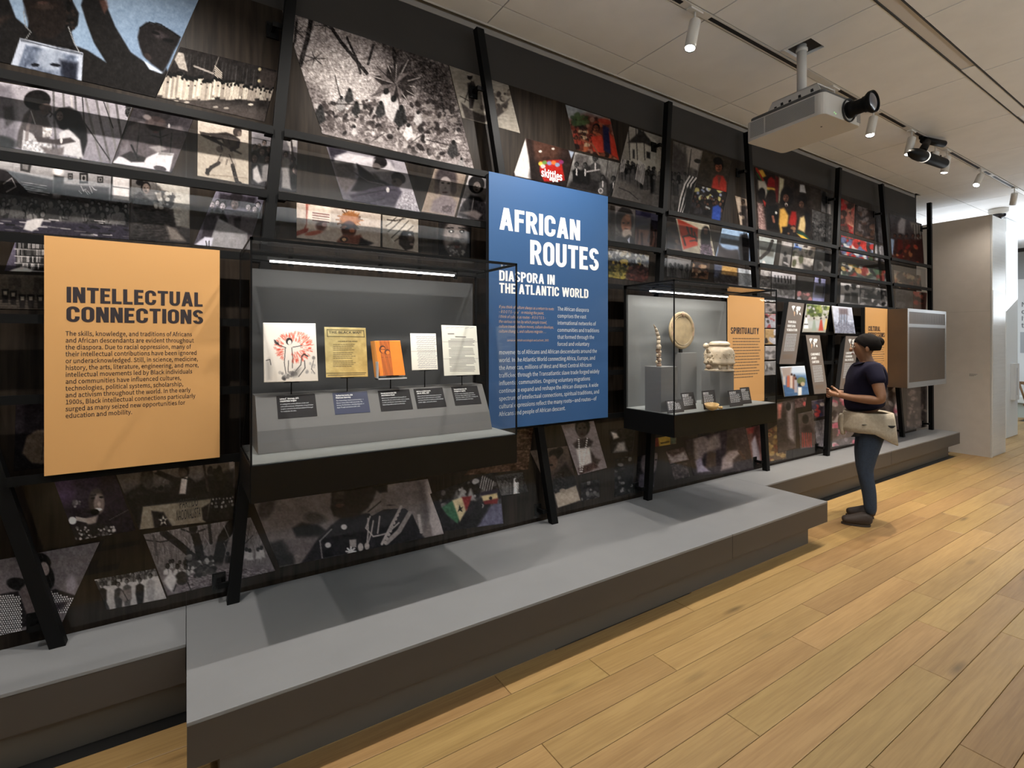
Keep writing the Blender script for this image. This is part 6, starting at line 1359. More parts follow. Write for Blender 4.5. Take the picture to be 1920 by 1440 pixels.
def e1(g):
    g.bg((226, 222, 216), (206, 198, 188)); g.n(22, 8)
    for k in range(420):
        t = g.r.uniform(0, 6.283); rr = math.sqrt(g.r.uniform(.12, 1)); x = 545 + 34 * rr * math.cos(t) + 6; y = 651 + 27 * rr * math.sin(t)
        if abs(x - 540) < 7 and y > 640: continue
        if x < 520 and y > 655: continue
        g.l([(x, y), (x + 4 * math.cos(t), y + 4 * math.sin(t))], 1.2, (206, 84, 62), g.r.uniform(.2, .6))
    K = (44, 40, 42)
    g.e(542, 640, 6, 6.5, K, 0, .2); g.e(543, 642, 3.6, 4.6, (220, 214, 208), 0, .2); g.l([(536, 652), (523, 647)], 1, K); g.l([(549, 651), (566, 648)], 1, K); g.l([(535, 653), (534, 668), (533, 680), (536, 700)], 1, K); g.l([(547, 652), (549, 672), (548, 690)], 1, K); g.l([(541, 676), (540, 698)], 1, K)
    for k in range(7): g.l([(523, 647), (517 + g.r.uniform(-3, 5), 640 + g.r.uniform(-4, 5))], .9, K)
    g.blobs(22, 3.4, [(150, 146, 142), (90, 86, 84), (60, 56, 56)], (524, 698, 556, 712), 1.6, .6)
    g.l([(566, 668), (570, 664), (577, 668)], 2, K); g.l([(566, 668), (564, 684), (554, 696)], 1.2, K); g.l([(571, 676), (572, 690), (560, 706)], 1.2, K); g.p([(552, 694), (564, 690), (558, 706), (550, 708)], (130, 126, 122), 3, .7)
    g.p([(498, 680), (504, 672), (508, 690), (508, 712), (500, 714)], (150, 146, 142), 4, .6); g.l([(499, 676), (506, 674), (508, 684)], 1, K); g.e(588, 671, 3, 3.4, (110, 106, 104), 0, .5, .7); g.l([(588, 676), (584, 692), (590, 700)], 1, (90, 86, 86)); g.blobs(10, 2.4, [(150, 146, 144)], (574, 680, 590, 700), 1.6, .5)
def e2(g):
    g.bg((176, 166, 126), (190, 164, 104), (610, 620), (690, 700)); g.n(14, 34); g.n(3, 14)
    K = (66, 58, 40)
    g.l([(613, 618), (682, 620), (683, 632), (614, 631), (613, 618)], .9, K); g.l([(612, 700), (686, 699)], .8, K); g.l([(615, 704), (684, 702)], .8, K)
    for k, y in enumerate([646, 649.4, 652.8, 656.2, 661.5, 665, 668.4, 671.8, 677, 680.4, 683.8, 687]): 
        x = 625
        while x < 664 - (k % 3) * 3: L = g.r.uniform(2, 5); g.l([(x, y - (x - 640) * .02), (x + L, y - (x - 640) * .02)], .9, K, .7); x += L + 1.6
def e3(g):
    g.bg((232, 140, 46)); g.n(10, 8)
    for k in range(9):
        a = 712 + k * 2.1; g.l([(a, 639), (a + 3.5, 670), (a + 8, 704)], .8, (70, 40, 24), .8)
    g.e(717, 655, 6, 7, (60, 36, 24), 0, .2); g.e(718, 656, 4.4, 5.6, (214, 130, 50), 0, .2); g.e(726, 660, 5, 5, (70, 40, 24), 20, .3, .8); g.e(727, 661, 3.4, 3.6, (220, 134, 50)); g.l([(715, 655), (717, 655)], 1, 40); g.l([(719, 655), (721, 655)], 1, 40)
def e4(g):
    g.bg((222, 220, 212), (212, 208, 198)); g.l([(771, 659), (819, 658.5)], .9, (180, 176, 168))
    for k in range(17):
        y = 632 + k * 3.6; x = 780 + (k % 3) + k * .25
        while x < 814 + k * .2: L = g.r.uniform(2, 5); g.l([(x, y + g.r.uniform(-.6, .6)), (x + L, y - .8)], .8, (110, 112, 124), .7); x += L + 1.4
def e5(g):
    g.bg((216, 216, 208), (206, 204, 194)); g.l([(830, 641), (896, 641)], .9, (176, 174, 168)); g.l([(832, 673), (898, 672)], .9, (180, 178, 172))
    for k in range(6): g.l([(836 + k * 9, 615 + g.r.uniform(-1, 1)), (843 + k * 9, 613 + g.r.uniform(-1, 2))], .7, (150, 150, 156), .7)
    g.l([(840, 626), (851, 626)], 1.1, 60); g.l([(854, 631.5), (873, 632)], 1.1, 60)
    for k in range(22):
        y = 636 + k * 2.85; x = (845 if k % 6 == 0 else 841) + k * .14; e = (886 if k % 6 != 5 else 868) + k * .16
        while x < e: L = g.r.uniform(1.6, 4); g.l([(x, y), (x + L, y)], .8, (86, 84, 84), .75); x += L + 1
x1 = exhibit('illustrated_folio', [(493.5, 605), (591.5, 606.5), (596.5, 714.5), (495.5, 717)], .012, 'white folio cover with a red burst and ink line figures', 'book', e1, PAPER)
x2 = exhibit('old_magazine', [(608, 613), (685.5, 615), (690, 706.5), (611.5, 708)], .002, 'yellowed magazine sheet headed THE BLACK MAN', 'magazine', e2, mat('aged_paper_edge', (.42, .34, .19), .8))
q2 = exq([(608, 613), (685.5, 615), (690, 706.5), (611.5, 708)]); up2 = (q2[0] - q2[3]).normalized(); n2 = (q2[1] - q2[0]).cross(up2).normalized(); n2 = n2 if n2.y < 0 else -n2
BRN = mat('brown_print_ink', (.05, .04, .02), .6)
w2 = (q2[1] - q2[0]).length; l2 = (q2[0] - q2[3]).length
lines_mesh('printed_masthead', [("THE BLACK MAN", q2[0] + Vector((w2 * .10, 0, 0)) - up2 * l2 * .13, l2 * .05, w2 * .78), ("THE RISE OF THE NEGRO", q2[0] + Vector((w2 * .30, 0, 0)) - up2 * l2 * .30, l2 * .022, w2 * .48)], BRN, x2, bold=.03, res=2, up=up2, nrm=n2)
x3 = exhibit('orange_book', [(703, 639), (750, 638.5), (760, 703.5), (712.5, 705)], .030, 'small orange hardback with dark stripes on its cover', 'book', e3, PAPER)
q = exq([(697.8, 640), (703, 639), (712.5, 705), (706, 708)]); 
MB().slab([q[0] + Vector((0, .026, 0)), q[1] + Vector((-.0004, 0, 0)), q[2] + Vector((-.0004, 0, 0)), q[3] + Vector((0, .026, 0))], (-1, 0, 0), .0012).build('spine', mat('orange_book_cloth', (.60, .24, .05), .6), x3, label='worn orange spine')
c3 = exq([(706, 709), (760, 705), (760, 706), (706, 710)])
ACR = mat('clear_acrylic', (.55, .55, .55), .15)
MB().box(.785, .935, 2.42, 2.462, 1.362, 1.368).box(.785, .789, 2.42, 2.462, 1.362, 1.45).build('acrylic_cradle', ACR, x3, label='clear acrylic cradle')
x4 = exhibit('handwritten_letter', [(769, 625), (817, 625.5), (821, 693), (772.5, 694.5)], .0015, 'small handwritten letter on cream paper, right of the orange book', 'letter', e4, PAPER)
x5 = exhibit('typed_letter', [(827.5, 609.5), (893, 611.5), (899.5, 702.5), (833, 705)], .0015, 'large typed letter at the right side of the near case', 'letter', e5, PAPER)

# ---------------------------------------------------------------- farther case: pedestals and carvings
PED = mat('pedestal_grey', (.15, .15, .145), .6)
def pedestal(u, vb, vt, y0, y1, ur, lab):
    a = atY(u, vb, y0); a.x = max(a.x, 2.654); z1 = atY(u, vt, y0).z; xr = atY(ur, vb, y0).x
    r = empty('pedestal', ((a.x + xr) / 2, (y0 + y1) / 2, 1.0765), lab, 'pedestal')
    MB().box(a.x, xr, y0, y1, 1.0768, z1).build('pedestal_block', PED, r, bevel=.001)
    MB().box(a.x + .012, xr - .012, y0 + .012, y1 - .012, 1.0765, 1.0769).build('foot_plate', BLACKM, r)
    return a.x, xr, z1
p1 = pedestal(1237.3, 774, 688.5, 2.275, 2.415, 1270.6, 'grey pedestal under the carved tusk at the far case\u2019s left')
p3 = pedestal(1349.5, 762, 697, 2.262, 2.418, 1376, 'grey pedestal under the carved lidded jar')
p2 = pedestal(1277, 768, 661.5, 2.47, 2.53, 1306, 'tall grey pedestal behind, under the oval platter')
IVORY = mat('old_ivory', (.56, .46, .33), .42, noise=((30, 30, 30), .16), bump=((60, 60, 60), .5))
IVD = mat('dark_carved_ivory', (.30, .20, .13), .5, noise=((40, 40, 40), .25), bump=((80, 80, 80), .6))
tk = empty('carved_tusk', (2.70, 2.345, p1[2]), 'slender ivory tusk with carved figures, standing on the left pedestal', 'carving')
tb = [(1235.5, 687.5, .016), (1235.5, 683, .017), (1234.5, 679, .013), (1235.5, 675, .018), (1234, 671, .012), (1235.5, 667, .016), (1235, 661, .014), (1234, 657, .017), (1235.5, 653, .013), (1235, 650, .016), (1234.5, 646, .013)]
prev = None; bm_ = MB()
for u, v, rad in tb:
    p = atY(u, v, 2.345)
    if prev: bm_.tube(prev[0], p, prev[1], rad, 12)
    prev = (p, rad)
bm_.build('carved_shaft', IVD, tk)
for (u, v) in ((1238, 675), (1232, 666), (1238, 660), (1231, 679)): MB().ball(atY(u, v, 2.333), .009, (1, 1, 1.3), 10).build('carved_figure', IVORY, tk)
MB().ball(atY(1235.5, 650.5, 2.338), .0165, (1, 1, 1.15), 12).build('carved_head', IVORY, tk)
pts = [(1234.5, 646, .012), (1235, 638, .0125), (1234, 630, .012), (1231.5, 622, .010), (1229, 615, .007), (1225.5, 608, .002)]
b = MB()
for (a, c) in zip(pts[:-1], pts[1:]): b.tube(atY(a[0], a[1], 2.345), atY(c[0], c[1], 2.345), a[2], c[2], 12)
b.build('curved_tip', IVORY, tk)

pl = empty('oval_platter', (3.0, 2.50, p2[2]), 'oval carved wooden platter on the rear pedestal', 'platter')
cc = atY(1279.3, 619.5, 2.49); hw = (atY(1303, 619, 2.49) - atY(1256, 619, 2.49)).x / 2; hh = (atY(1279, 584.5, 2.49) - atY(1279, 654.5, 2.49)).z / 2
PLM = mat('platter_wood', (.27, .205, .115), .5, noise=((18, 18, 18), .22), bump=((50, 50, 50), .4))
def oval(prof, m, nm):
    b = MB(); n = 48; vs = []
    for f, dy in prof:
        for i in range(n): t = 6.2832 * i / n; vs.append((cc.x + hw * f * math.cos(t), cc.y + dy, cc.z + hh * f * math.sin(t)))
    fs = [(k * n + i, k * n + (i + 1) % n, (k + 1) * n + (i + 1) % n, (k + 1) * n + i) for k in range(len(prof) - 1) for i in range(n)]
    b.add(vs, fs, True); b.add(vs[:n], [tuple(range(n))]); b.add(vs[-n:], [tuple(range(n))]); b.build(nm, m, pl)
oval([(.95, .016), (1.0, .008), (1.0, .0), (.97, -.004), (.80, -.004), (.78, .001), (.0, .003)], PLM, 'dish')
oval([(.80, -.0035), (.79, -.0065), (.775, -.0065), (.77, .001)], PLM, 'inner_rim')
MB().ball((cc.x, cc.y - .006, cc.z + hh * .87), .016, (1.1, .5, 1.3), 12).build('carved_face', IVD, pl)
for s in (-1, 1):
    for t in (.15, -.3): MB().box(cc.x + s * hw * .84 - .006, cc.x + s * hw * .84 + .006, cc.y - .008, cc.y - .003, cc.z + hh * t, cc.z + hh * t + .035).build('rim_carving', IVD, pl)
MB().box(cc.x - .012, cc.x + .012, cc.y + .008, cc.y + .024, p2[2], cc.z).build('mount_bracket', BLACK, pl)

jr = empty('carved_jar', (3.36, 2.35, p3[2]), 'round ivory lidded jar carved with crouching figures, on the right pedestal', 'jar')
jc = atY(1348.5, 696, 2.345); jx = (jc.x); jz = p3[2]; R = (atY(1364, 670, 2.345) - atY(1331, 670, 2.345)).x / 2
hz = lambda v: atY(1348, v, 2.345).z - jz
MB().lathe((jx, 2.345, jz), (0, 0, 1), [(.0, 0), (R * .96, 0), (R * .98, hz(693)), (R * .80, hz(690)), (R * .80, hz(684)), (R * 1.02, hz(682)), (R * 1.03, hz(678)), (R * .97, hz(676)), (R, hz(668)), (R * .98, hz(660)), (R * .86, hz(654)), (R * .66, hz(650)), (R * .62, hz(648)), (.0, hz(648))], 36).build('bowl_body', IVORY, jr)
MB().lathe((jx, 2.345, jz), (0, 0, 1), [(.0, hz(648) + .0005), (R * .70, hz(648) + .0005), (R * .74, hz(646)), (R * .60, hz(641.5)), (R * .45, hz(640)), (0, hz(639.5))], 32).build('lid', IVORY, jr)
for k in range(10):
    t = k * 6.283 / 10; MB().tube((jx + R * .88 * math.cos(t), 2.345 + R * .88 * math.sin(t), jz + hz(691)), (jx + R * .9 * math.cos(t), 2.345 + R * .9 * math.sin(t), jz + hz(683)), .007, n=8).build('base_pillar', IVORY, jr)
for k in range(14):
    for row in range(2):
        t = k * 6.283 / 14 + row * .22; MB().ball((jx + R * .995 * math.cos(t), 2.345 + R * .995 * math.sin(t), jz + hz(664 + row * 6)), .0055, (1, 1, 1), 8).build('carved_boss', IVORY, jr)
hp = atY(1324, 648.5, 2.30); MB().ball(hp, .0215, (1, 1, .95), 14).build('figure_head', IVORY, jr)
b = MB(); q0 = atY(1326, 654, 2.30); q1 = atY(1329, 662, 2.30); q2_ = atY(1330, 672, 2.30); q3 = atY(1331, 681, 2.30)
b.tube(q0, q1, .010, .017).tube(q1, q2_, .017, .015).tube(q2_, q3, .015, .02); b.build('figure_body', IVORY, jr)
b = MB(); b.tube(q1, atY(1336, 668, 2.295), .007, .006).tube(atY(1336, 668, 2.295), atY(1333, 661, 2.30), .006, .004).tube(q2_, atY(1326, 674, 2.295), .008, .007).tube(atY(1326, 674, 2.295), atY(1330, 681, 2.295), .007, .007); b.build('figure_limbs', IVORY, jr)
MB().ball(atY(1329, 688, 2.30), .018, (1, 1, 1.1), 12).build('base_figure', IVD, jr)

bw = empty('carved_bowl', (3.2, 2.22, 1.0765), 'small golden-brown wooden bowl on the case floor', 'bowl')
bc = atZ(1332, 769, 1.077); bc.y -= .012
WD = mat('golden_wood', (.50, .32, .12), .45, noise=((25, 25, 25), .2), bump=((60, 60, 60), .3))
rb = (atY(1345.5, 760, bc.y) - atY(1319.5, 760, bc.y)).x / 2
MB().lathe((bc.x, bc.y, 1.080), (-.08, 0, 1), [(.0, 0), (rb * .35, 0), (rb * .8, .014), (rb, .040), (rb * .93, .040), (rb * .7, .018), (0, .008)], 28, 1, .62).build('bowl_body', WD, bw)
MB().lathe((bc.x + rb * 1.1, bc.y, 1.090), (1, .1, -.1), [(.0, 0), (.010, .002), (.006, .016), (.011, .026), (0, .030)], 14).build('bowl_handle', WD, bw)
MB().tube((bc.x + rb * .7, bc.y, 1.093), (bc.x + rb * 1.12, bc.y, 1.090), .006, .006, 10).build('neck', WD, bw)

LB = [([(1248, 751.5), (1279.5, 748), (1283, 772), (1252.5, 775.5)], 'black label leaning before the left pedestal, nearest the case corner'), ([(1276, 737), (1302.5, 734), (1306, 766), (1282, 769)], 'black label below the oval platter'),
      ([(1315.5, 733), (1339.5, 731), (1344, 757), (1320, 759)], 'black label behind the small golden bowl'), ([(1364.5, 732.5), (1386.5, 730), (1393.5, 760), (1369, 763)], 'brown-black label at the far case, left of the last label'), ([(1387, 727), (1404.5, 726), (1410, 756), (1392.5, 758)], 'rightmost black label in the far case')]
for k, (q, lab) in enumerate(LB):
    yb = atZ(q[3][0], q[3][1], 1.0775).y; yb = min(max(yb, 2.19), 2.205 if k == 2 else 2.5); bl = atY(q[3][0], q[3][1], yb); br = atY(q[2][0], q[2][1], yb); tl = atY(q[0][0], q[0][1], yb + .03); tr = atY(q[1][0], q[1][1], yb + .03)
    for p_ in (bl, br): p_.z = 1.0772
    w = (br.x - bl.x); tr = Vector((tl.x + w, tl.y, tl.z)); tl.z = tr.z
    Q = [tl, tr, br, bl]; r = empty('object_label', tuple(bl), lab, 'label', 'labels in the farther case')
    MB().slab(Q, (0, 1, 0), .0015).build('card', mat('label_black2', (.022, .017, .016), .45), r)
    MB().box(bl.x + w * .4, bl.x + w * .6, yb + .002, yb + .016, 1.0768, 1.079).build('strut', BLACKM, r)
    u_ = (tl - bl); b = MB(); rr = random.Random(k); nn = Vector((0, -1, .2)).normalized()
    for i in range(9):
        fz = .86 - .075 * i; x = .09; e = (.6 if i < 2 else .88) - rr.random() * .1
        while x < e:
            L = min(rr.uniform(.06, .16), e - x); a = bl + u_ * fz + Vector((w * x, 0, 0)) + nn * .0008; c = a + Vector((w * L, 0, 0)); hgt = u_ * (.042 if i < 2 else .026)
            b.add([a, c, c + hgt, a + hgt], [(0, 1, 2, 3)]); x += L + .03
    b.build('printed_text', WHT, r, kind='stuff')

# ================================================================== STEEL MONITOR BOX
kx0, kx1, ky0, ky1, kz0, kz1 = 7.004, 8.20, 2.40, 2.62, 1.007, 1.932
kb = empty('monitor_box', (7.0, 2.4, kz0), 'brushed steel box with a recessed screen hung at the right end of the frame', 'monitor')
MB().box(kx0, kx1, ky0 + .004, ky1, kz0, kz1).build('housing', mat('bronze_steel_side', (.10, .075, .055), .4, .5, noise=((4, 4, 4), .1)), kb, bevel=.002)
fx = MB(); a0, a1 = kx0 + .035, kx1 - .045; s0, s1, t0, t1 = 1.070, 1.715, 1.755, 1.895
fx.box(kx0, kx1, ky0, ky0 + .006, kz0, s0).box(kx0, kx1, ky0, ky0 + .006, s1, t0).box(kx0, kx1, ky0, ky0 + .006, t1, kz1).box(kx0, a0, ky0, ky0 + .006, s0, s1).box(a1, kx1, ky0, ky0 + .006, s0, s1).box(kx0, a0, ky0, ky0 + .006, t0, t1).box(a1, kx1, ky0, ky0 + .006, t0, t1)
fx.build('front_frame', STEEL, kb)
MB().box(a0, a1, ky0 + .0045, ky0 + .0055, s0, s1).build('screen', mat('dark_screen_glass', (.045, .038, .032), .04, spec=.8), kb)
MB().box(a0, a1, ky0 + .0045, ky0 + .0055, t0, t1).build('vent_plate', mat('dark_perforated_plate', (.07, .07, .068), .5, .4), kb)
for k in range(24): MB().box(a0 + .02 + k * .044, a0 + .022 + k * .044, ky0 + .0035, ky0 + .0045, t0 + .02, t1 - .02).build('vent_slit', BLACKM, kb)
# ================================================================== CEILING FITTINGS
tr = empty('lighting_track', (4, 1.93, CZ), 'white lighting track with black slots running along the ceiling', 'track')
MB().box(-3, 13, 1.905, 1.955, CZ - .003, CZ + .02).build('track_cover', WHITE, tr)
for a, c in ((-2.8, 1.9), (2.0, 2.43), (2.69, 3.72), (4.20, 4.60), (5.05, 5.56), (5.78, 6.10), (6.72, 7.62), (7.80, 8.00), (8.12, 9.0), (9.6, 12.5)):
    MB().box(a, c, 1.917, 1.943, CZ - .0042, CZ - .003).build('track_slot', BLACKM, tr)
def track_spot(x, aim, lab, tail=.115, drop=.075):
    top = Vector((x, 1.93, CZ - .003)); d = Vector(aim).normalized(); r = empty('track_spotlight', tuple(top), lab, 'spotlight', 'white track spotlights')
    pv = top + Vector((0, 0, -drop)); c0 = pv + d * -.01; c1 = pv + d * (tail + .05)
    MB().box(x - .055, x + .055, 1.912, 1.948, CZ - .016, CZ - .0042).build('adapter', WHITE, r)
    MB().tube(top + Vector((0, 0, -.012)), pv, .006, n=10).build('stem', WHITE, r)
    b = MB(); b.lathe(c0, d, [(.0, 0), (.030, 0), (.033, .004), (.033, tail + .058), (.030, tail + .058), (.030, tail + .052)], 28); b.build('lamp_body', WHITE, r)
    MB().lathe(c0, d, [(.0305, tail + .0585), (.0325, tail + .0600), (.0300, tail + .0600), (.0290, tail + .055)], 28).build('black_rim', BLACKM, r)
    MB().lathe(c0, d, [(0, tail + .054), (.0285, tail + .054)], 24).build('lens', LENSGLOW, r, label='glowing lens')
    return r
track_spot(2.55, (-.30, -.02, -1), 'white track spotlight nearest the top of the photo', .13)
track_spot(4.92, (-.30, .06, -1), 'white track spotlight just right of the projector')
track_spot(4.24, (-.15, .12, -1), 'white track spotlight hidden behind the video projector')
track_spot(5.72, (-.30, .08, -1), 'white track spotlight left of the black gobo projector')
track_spot(6.62, (-.20, .10, -1), 'white track spotlight behind the black gobo projector')
track_spot(6.30, (-.1, .3, -1), 'small white track spotlight tucked behind the black gobo projector', .06, .09)
track_spot(7.66, (-.85, .10, -1), 'white track spotlight right of the black fitting, tilted steeply')
track_spot(8.97, (.45, .25, -1), 'white track spotlight farthest along, tilted toward the end wall', .09)

# black gobo projector
G0 = atY(1704, 284, 1.83); GD = (atY(1770, 307, 1.80) - G0).normalized()
gp = empty('gobo_projector', (6.02, 1.93, CZ - .004), 'black barrel projector light hanging from the ceiling track', 'spotlight')
MB().box(5.93, 6.13, 1.915, 1.945, CZ - .03, CZ - .0045).build('adapter', BLACK, gp)
MB().tube((5.96, 1.92, CZ - .040), (6.22, 1.84, CZ - .050), .032, n=18).build('driver_box', BLACK, gp)
b = MB()
for a, c, r0, r1 in (((6.0, 1.915, 3.485), (5.90, 1.87, 3.44), .024, .030), ((5.90, 1.87, 3.44), tuple(G0 + GD * .26 + Vector((0, 0, .04))), .030, .034)): b.tube(a, c, r0, r1)
b.build('yoke_arm', BLACK, gp)
MB().lathe(G0, GD, [(0, 0), (.018, .015), (.040, .07), (.050, .15), (.052, .24), (.046, .27), (.048, .30), (.048, .70), (.046, .72), (.040, .72), (.038, .69), (0, .69)], 26).build('barrel', BLACK, gp)
for k in (.30, .46, .66):
    p = G0 + GD * k
    MB().tube(p + Vector((0, 0, .045)), p + Vector((0, 0, .070)), .006, n=8).build('thumbscrew', BLACK, gp)
p = G0 + GD * .285
MB().lathe(p, GD, [(.0495, 0), (.0505, .004), (.0505, .018), (.0495, .022)], 24).build('light_leak_ring', mat('slit_glow', (1, 1, 1), .5, emit=((1, .97, .9), .8)), gp)

# ceiling camera
dc = empty('dome_camera', (10.2, 2.37, CZ), 'white dome security camera under the ceiling above the end wall', 'camera')
MB().lathe((10.2, 2.37, CZ - .0005), (0, 0, -1), [(0, 0), (.115, 0), (.115, .05), (.10, .075), (.085, .085), (0, .085)], 30).build('camera_housing', WHITE, dc)
MB().lathe((10.2, 2.37, CZ - .082), (0, 0, -1), [(.088, 0), (.084, .03), (.062, .06), (.03, .076), (0, .08)], 26).build('dome', mat('smoked_dome', (.02, .02, .025), .08), dc)
MB().ball((10.16, 2.34, CZ - .150), .014, (1, 1, 1), 10).build('lens', BLACK, dc)

# projector
YAW = math.radians(-4)
ctr = Vector((3.385, 1.740, 2.97))
def PR(x, y, z): return (ctr.x + x * math.cos(YAW) - y * math.sin(YAW), ctr.y + x * math.sin(YAW) + y * math.cos(YAW), ctr.z + z)
pj = empty('video_projector', (3.48, 1.79, CZ), 'large white video projector hung from a ceiling column', 'projector')
PW = mat('projector_plastic', (.60, .58, .55), .5)
def rbox(x0, x1, y0, y1, z0, z1, m, nm, rad=.03, par=pj, **kw):
    pts = []
    for cx, cy, a0 in ((x1 - rad, y1 - rad, 0), (x0 + rad, y1 - rad, 90), (x0 + rad, y0 + rad, 180), (x1 - rad, y0 + rad, 270)):
        for k in range(5): t = math.radians(a0 + k * 22.5); pts.append((cx + rad * math.cos(t), cy + rad * math.sin(t)))
    n = len(pts); vs = [PR(x, y, z0) for x, y in pts] + [PR(x, y, z1) for x, y in pts]
    b = MB(); b.add(vs, [tuple(range(n - 1, -1, -1)), tuple(range(n, 2 * n))]); b.add(vs, [(i, (i + 1) % n, (i + 1) % n + n, i + n) for i in range(n)])
    return b.build(nm, m, par, bevel=.004 if rad > .01 else 0, **kw)
rbox(-.205, .205, -.26, .26, -.07, .062, PW, 'housing', .035)
rbox(-.19, .19, -.245, .245, .0625, .088, mat('projector_underside', (.09, .088, .085), .5), 'chassis_plate', .03)
# louvres on the left flank, modelled slot by slot
for seg, (ya, yb) in enumerate(((-.205, .115), (.125, .225))):
    for k in range(17):
        z = -.050 + k * .0062
        b = MB(); b.hexa([PR(-.2075, ya, z), PR(-.2045, ya, z), PR(-.2045, yb, z), PR(-.2075, yb, z), PR(-.2075, ya, z + .0028), PR(-.2045, ya, z + .0028), PR(-.2045, yb, z + .0028), PR(-.2075, yb, z + .0028)])
        b.build('vent_louvre', mat('louvre_grey', (.30, .29, .28), .5), pj)
for k in range(14):
    z = -.050 + k * .0062; b = MB()
    b.hexa([PR(.15, -.2625, z), PR(.19, -.2625, z), PR(.19, -.2595, z), PR(.15, -.2595, z), PR(.15, -.2625, z + .0028), PR(.19, -.2625, z + .0028), PR(.19, -.2595, z + .0028), PR(.15, -.2595, z + .0028)]); b.build('vent_louvre', MATS['louvre_grey'], pj)
ax = Vector(PR(0, -1, 0)) - Vector(PR(0, 0, 0))
lc = Vector(PR(.055, -.262, .0))
b = MB(); b.lathe(lc + ax * .002, ax, [(.080, 0), (.080, .004), (.072, .006), (.068, -.02), (0, -.02)], 36, 1, .86); b.build('lens_recess', BLACKM, pj)
b = MB(); b.lathe(lc, ax, [(.0, 0), (.050, 0), (.050, .03), (.042, .034), (.042, .085), (.047, .09), (.047, .10), (.060, .118), (.064, .124), (.064, .142), (.058, .144), (.056, .136)], 36); b.build('lens_barrel', BLACK, pj)
b = MB(); b.lathe(lc, ax, [(.057, .134), (.045, .139), (.025, .1425), (0, .144)], 32); b.build('front_element', mat('coated_lens', (.02, .03, .06), .03, spec=1.0, coat=1), pj, label='blue-coated front lens')
for dx, dz in ((-.10, -.045), (-.085, -.05)): MB().ball(PR(dx, -.262, dz), .003, (1, .5, 1), 8).build('status_light', mat('green_led', (.1, .4, .1), .4, emit=((.4, 1, .3), 1.5)), pj)
MB().ball(PR(-.02, -.14, -.0705), .006, (1, 1, .3), 10).build('foot_screw', BLACKM, pj)
# mount: sloping cross plate, slotted upright plate, column
b = MB(); b.hexa([PR(-.14, -.20, .105), PR(.10, -.20, .105), PR(.10, .25, .105), PR(-.14, .25, .105), PR(-.14, -.20, .112), PR(.10, -.20, .112), PR(.10, .25, .112), PR(-.14, .25, .112)]); b.build('mount_plate', PW, pj)
for y in (-.17, .20):
    for x in (-.11, .08): MB().tube(PR(x, y, .085), PR(x, y, .106), .010, n=10).build('spacer', mat('dark_zinc', (.10, .10, .10), .4, .6), pj)
b = MB(); b.hexa([PR(-.05, -.17, .112), PR(-.044, -.17, .112), PR(-.044, .23, .112), PR(-.05, .23, .112), PR(-.05, -.13, .205), PR(-.044, -.13, .205), PR(-.044, .17, .205), PR(-.05, .17, .205)]); b.build('mount_web', PW, pj)
b = MB(); b.hexa([PR(-.05, -.13, .198), PR(.14, -.13, .198), PR(.14, .17, .198), PR(-.05, .17, .198), PR(-.05, -.13, .206), PR(.14, -.13, .206), PR(.14, .17, .206), PR(-.05, .17, .206)]); b.build('mount_head', PW, pj)
for y, z in ((-.10, .17), (-.02, .165), (.045, .16), (.10, .165), (.145, .155)):
    b = MB(); b.hexa([PR(-.0512, y - .010, z - .010), PR(-.0498, y - .010, z - .010), PR(-.0498, y + .010, z - .010), PR(-.0512, y + .010, z - .010), PR(-.0512, y - .006, z + .010), PR(-.0498, y - .006, z + .010), PR(-.0498, y + .010, z + .010), PR(-.0512, y + .010, z + .010)]); b.build('slot_hole', BLACKM, pj)
MB().tube((3.487, 1.79, 3.172), (3.487, 1.79, CZ + .03), .0295, n=24).build('column', PW, pj)
MB().lathe((3.487, 1.79, 3.172), (0, 0, 1), [(.0, 0), (.045, 0), (.045, .018), (.032, .03)], 24).build('column_collar', PW, pj)
MB().lathe((3.487, 1.79, CZ - .03), (0, 0, 1), [(.0305, 0), (.036, .004), (.036, .02), (.0305, .026)], 24).build('column_cap', PW, pj)

# ================================================================== END GALLERY
wl = empty('wall_label', (9.0, 2.3, 1.03), 'small white caption card on the beige end wall', 'label')
MB().box(8.9965, 8.9992, 2.244, 2.393, 1.035, 1.118).build('card', mat('caption_card', (.56, .52, .46), .6), wl)
b = MB()
for i, w in enumerate((.085, .07, .05)): b.box(8.9958, 8.9963, 2.385 - w, 2.385, 1.100 - i * .011, 1.104 - i * .011)
b.build('printed_text', DKV, wl, kind='stuff')
dr = MB().box(10.98, 11.60, 2.458, 2.52, 0.004, 3.52).build('door_1', mat('white_door_laminate', (.72, .75, .76), .45), None, kind='structure')
MB().box(11.20, 11.42, 2.40, 2.457, .60, 1.19).build('door_handle', mat('handle_shell', (.66, .67, .67), .5), dr, label='long white upright pull')
MB().box(11.29, 11.31, 2.3985, 2.401, .68, 1.12).build('handle_recess', mat('handle_recess_grey', (.25, .26, .26), .5), dr)
ex = empty('exhibit_wall', (15.2, 3.2, 0), 'white freestanding exhibit wall printed with grey words at the far right', 'wall panel')
MB().box(15.2, 15.35, 2.6, 5.2, 0, 2.9).build('wall_body', WHITEW, ex)
MB().box(15.19, 15.2, 2.6, 3.18, 1.30, 1.75).build('grey_screen', mat('soft_grey_screen', (.42, .44, .46), .5), ex)
tx = [("Now", 571), ("connect", 584), ("It means", 597), ("together", 610)]
lines_mesh('wall_text', [(t, atX(1914.3, v, 15.19) + Vector((0, 0, -.05)), .10, None) for t, v in tx], mat('grey_wall_print', (.10, .11, .12), .6), ex, bold=.0, res=2, ax=(0, -1, 0), up=(0, 0, 1), nrm=(-1, 0, 0))
bs = empty('exhibit_bench', (14.3, 3.0, 0), 'low pale green bench before the far exhibit wall', 'bench')
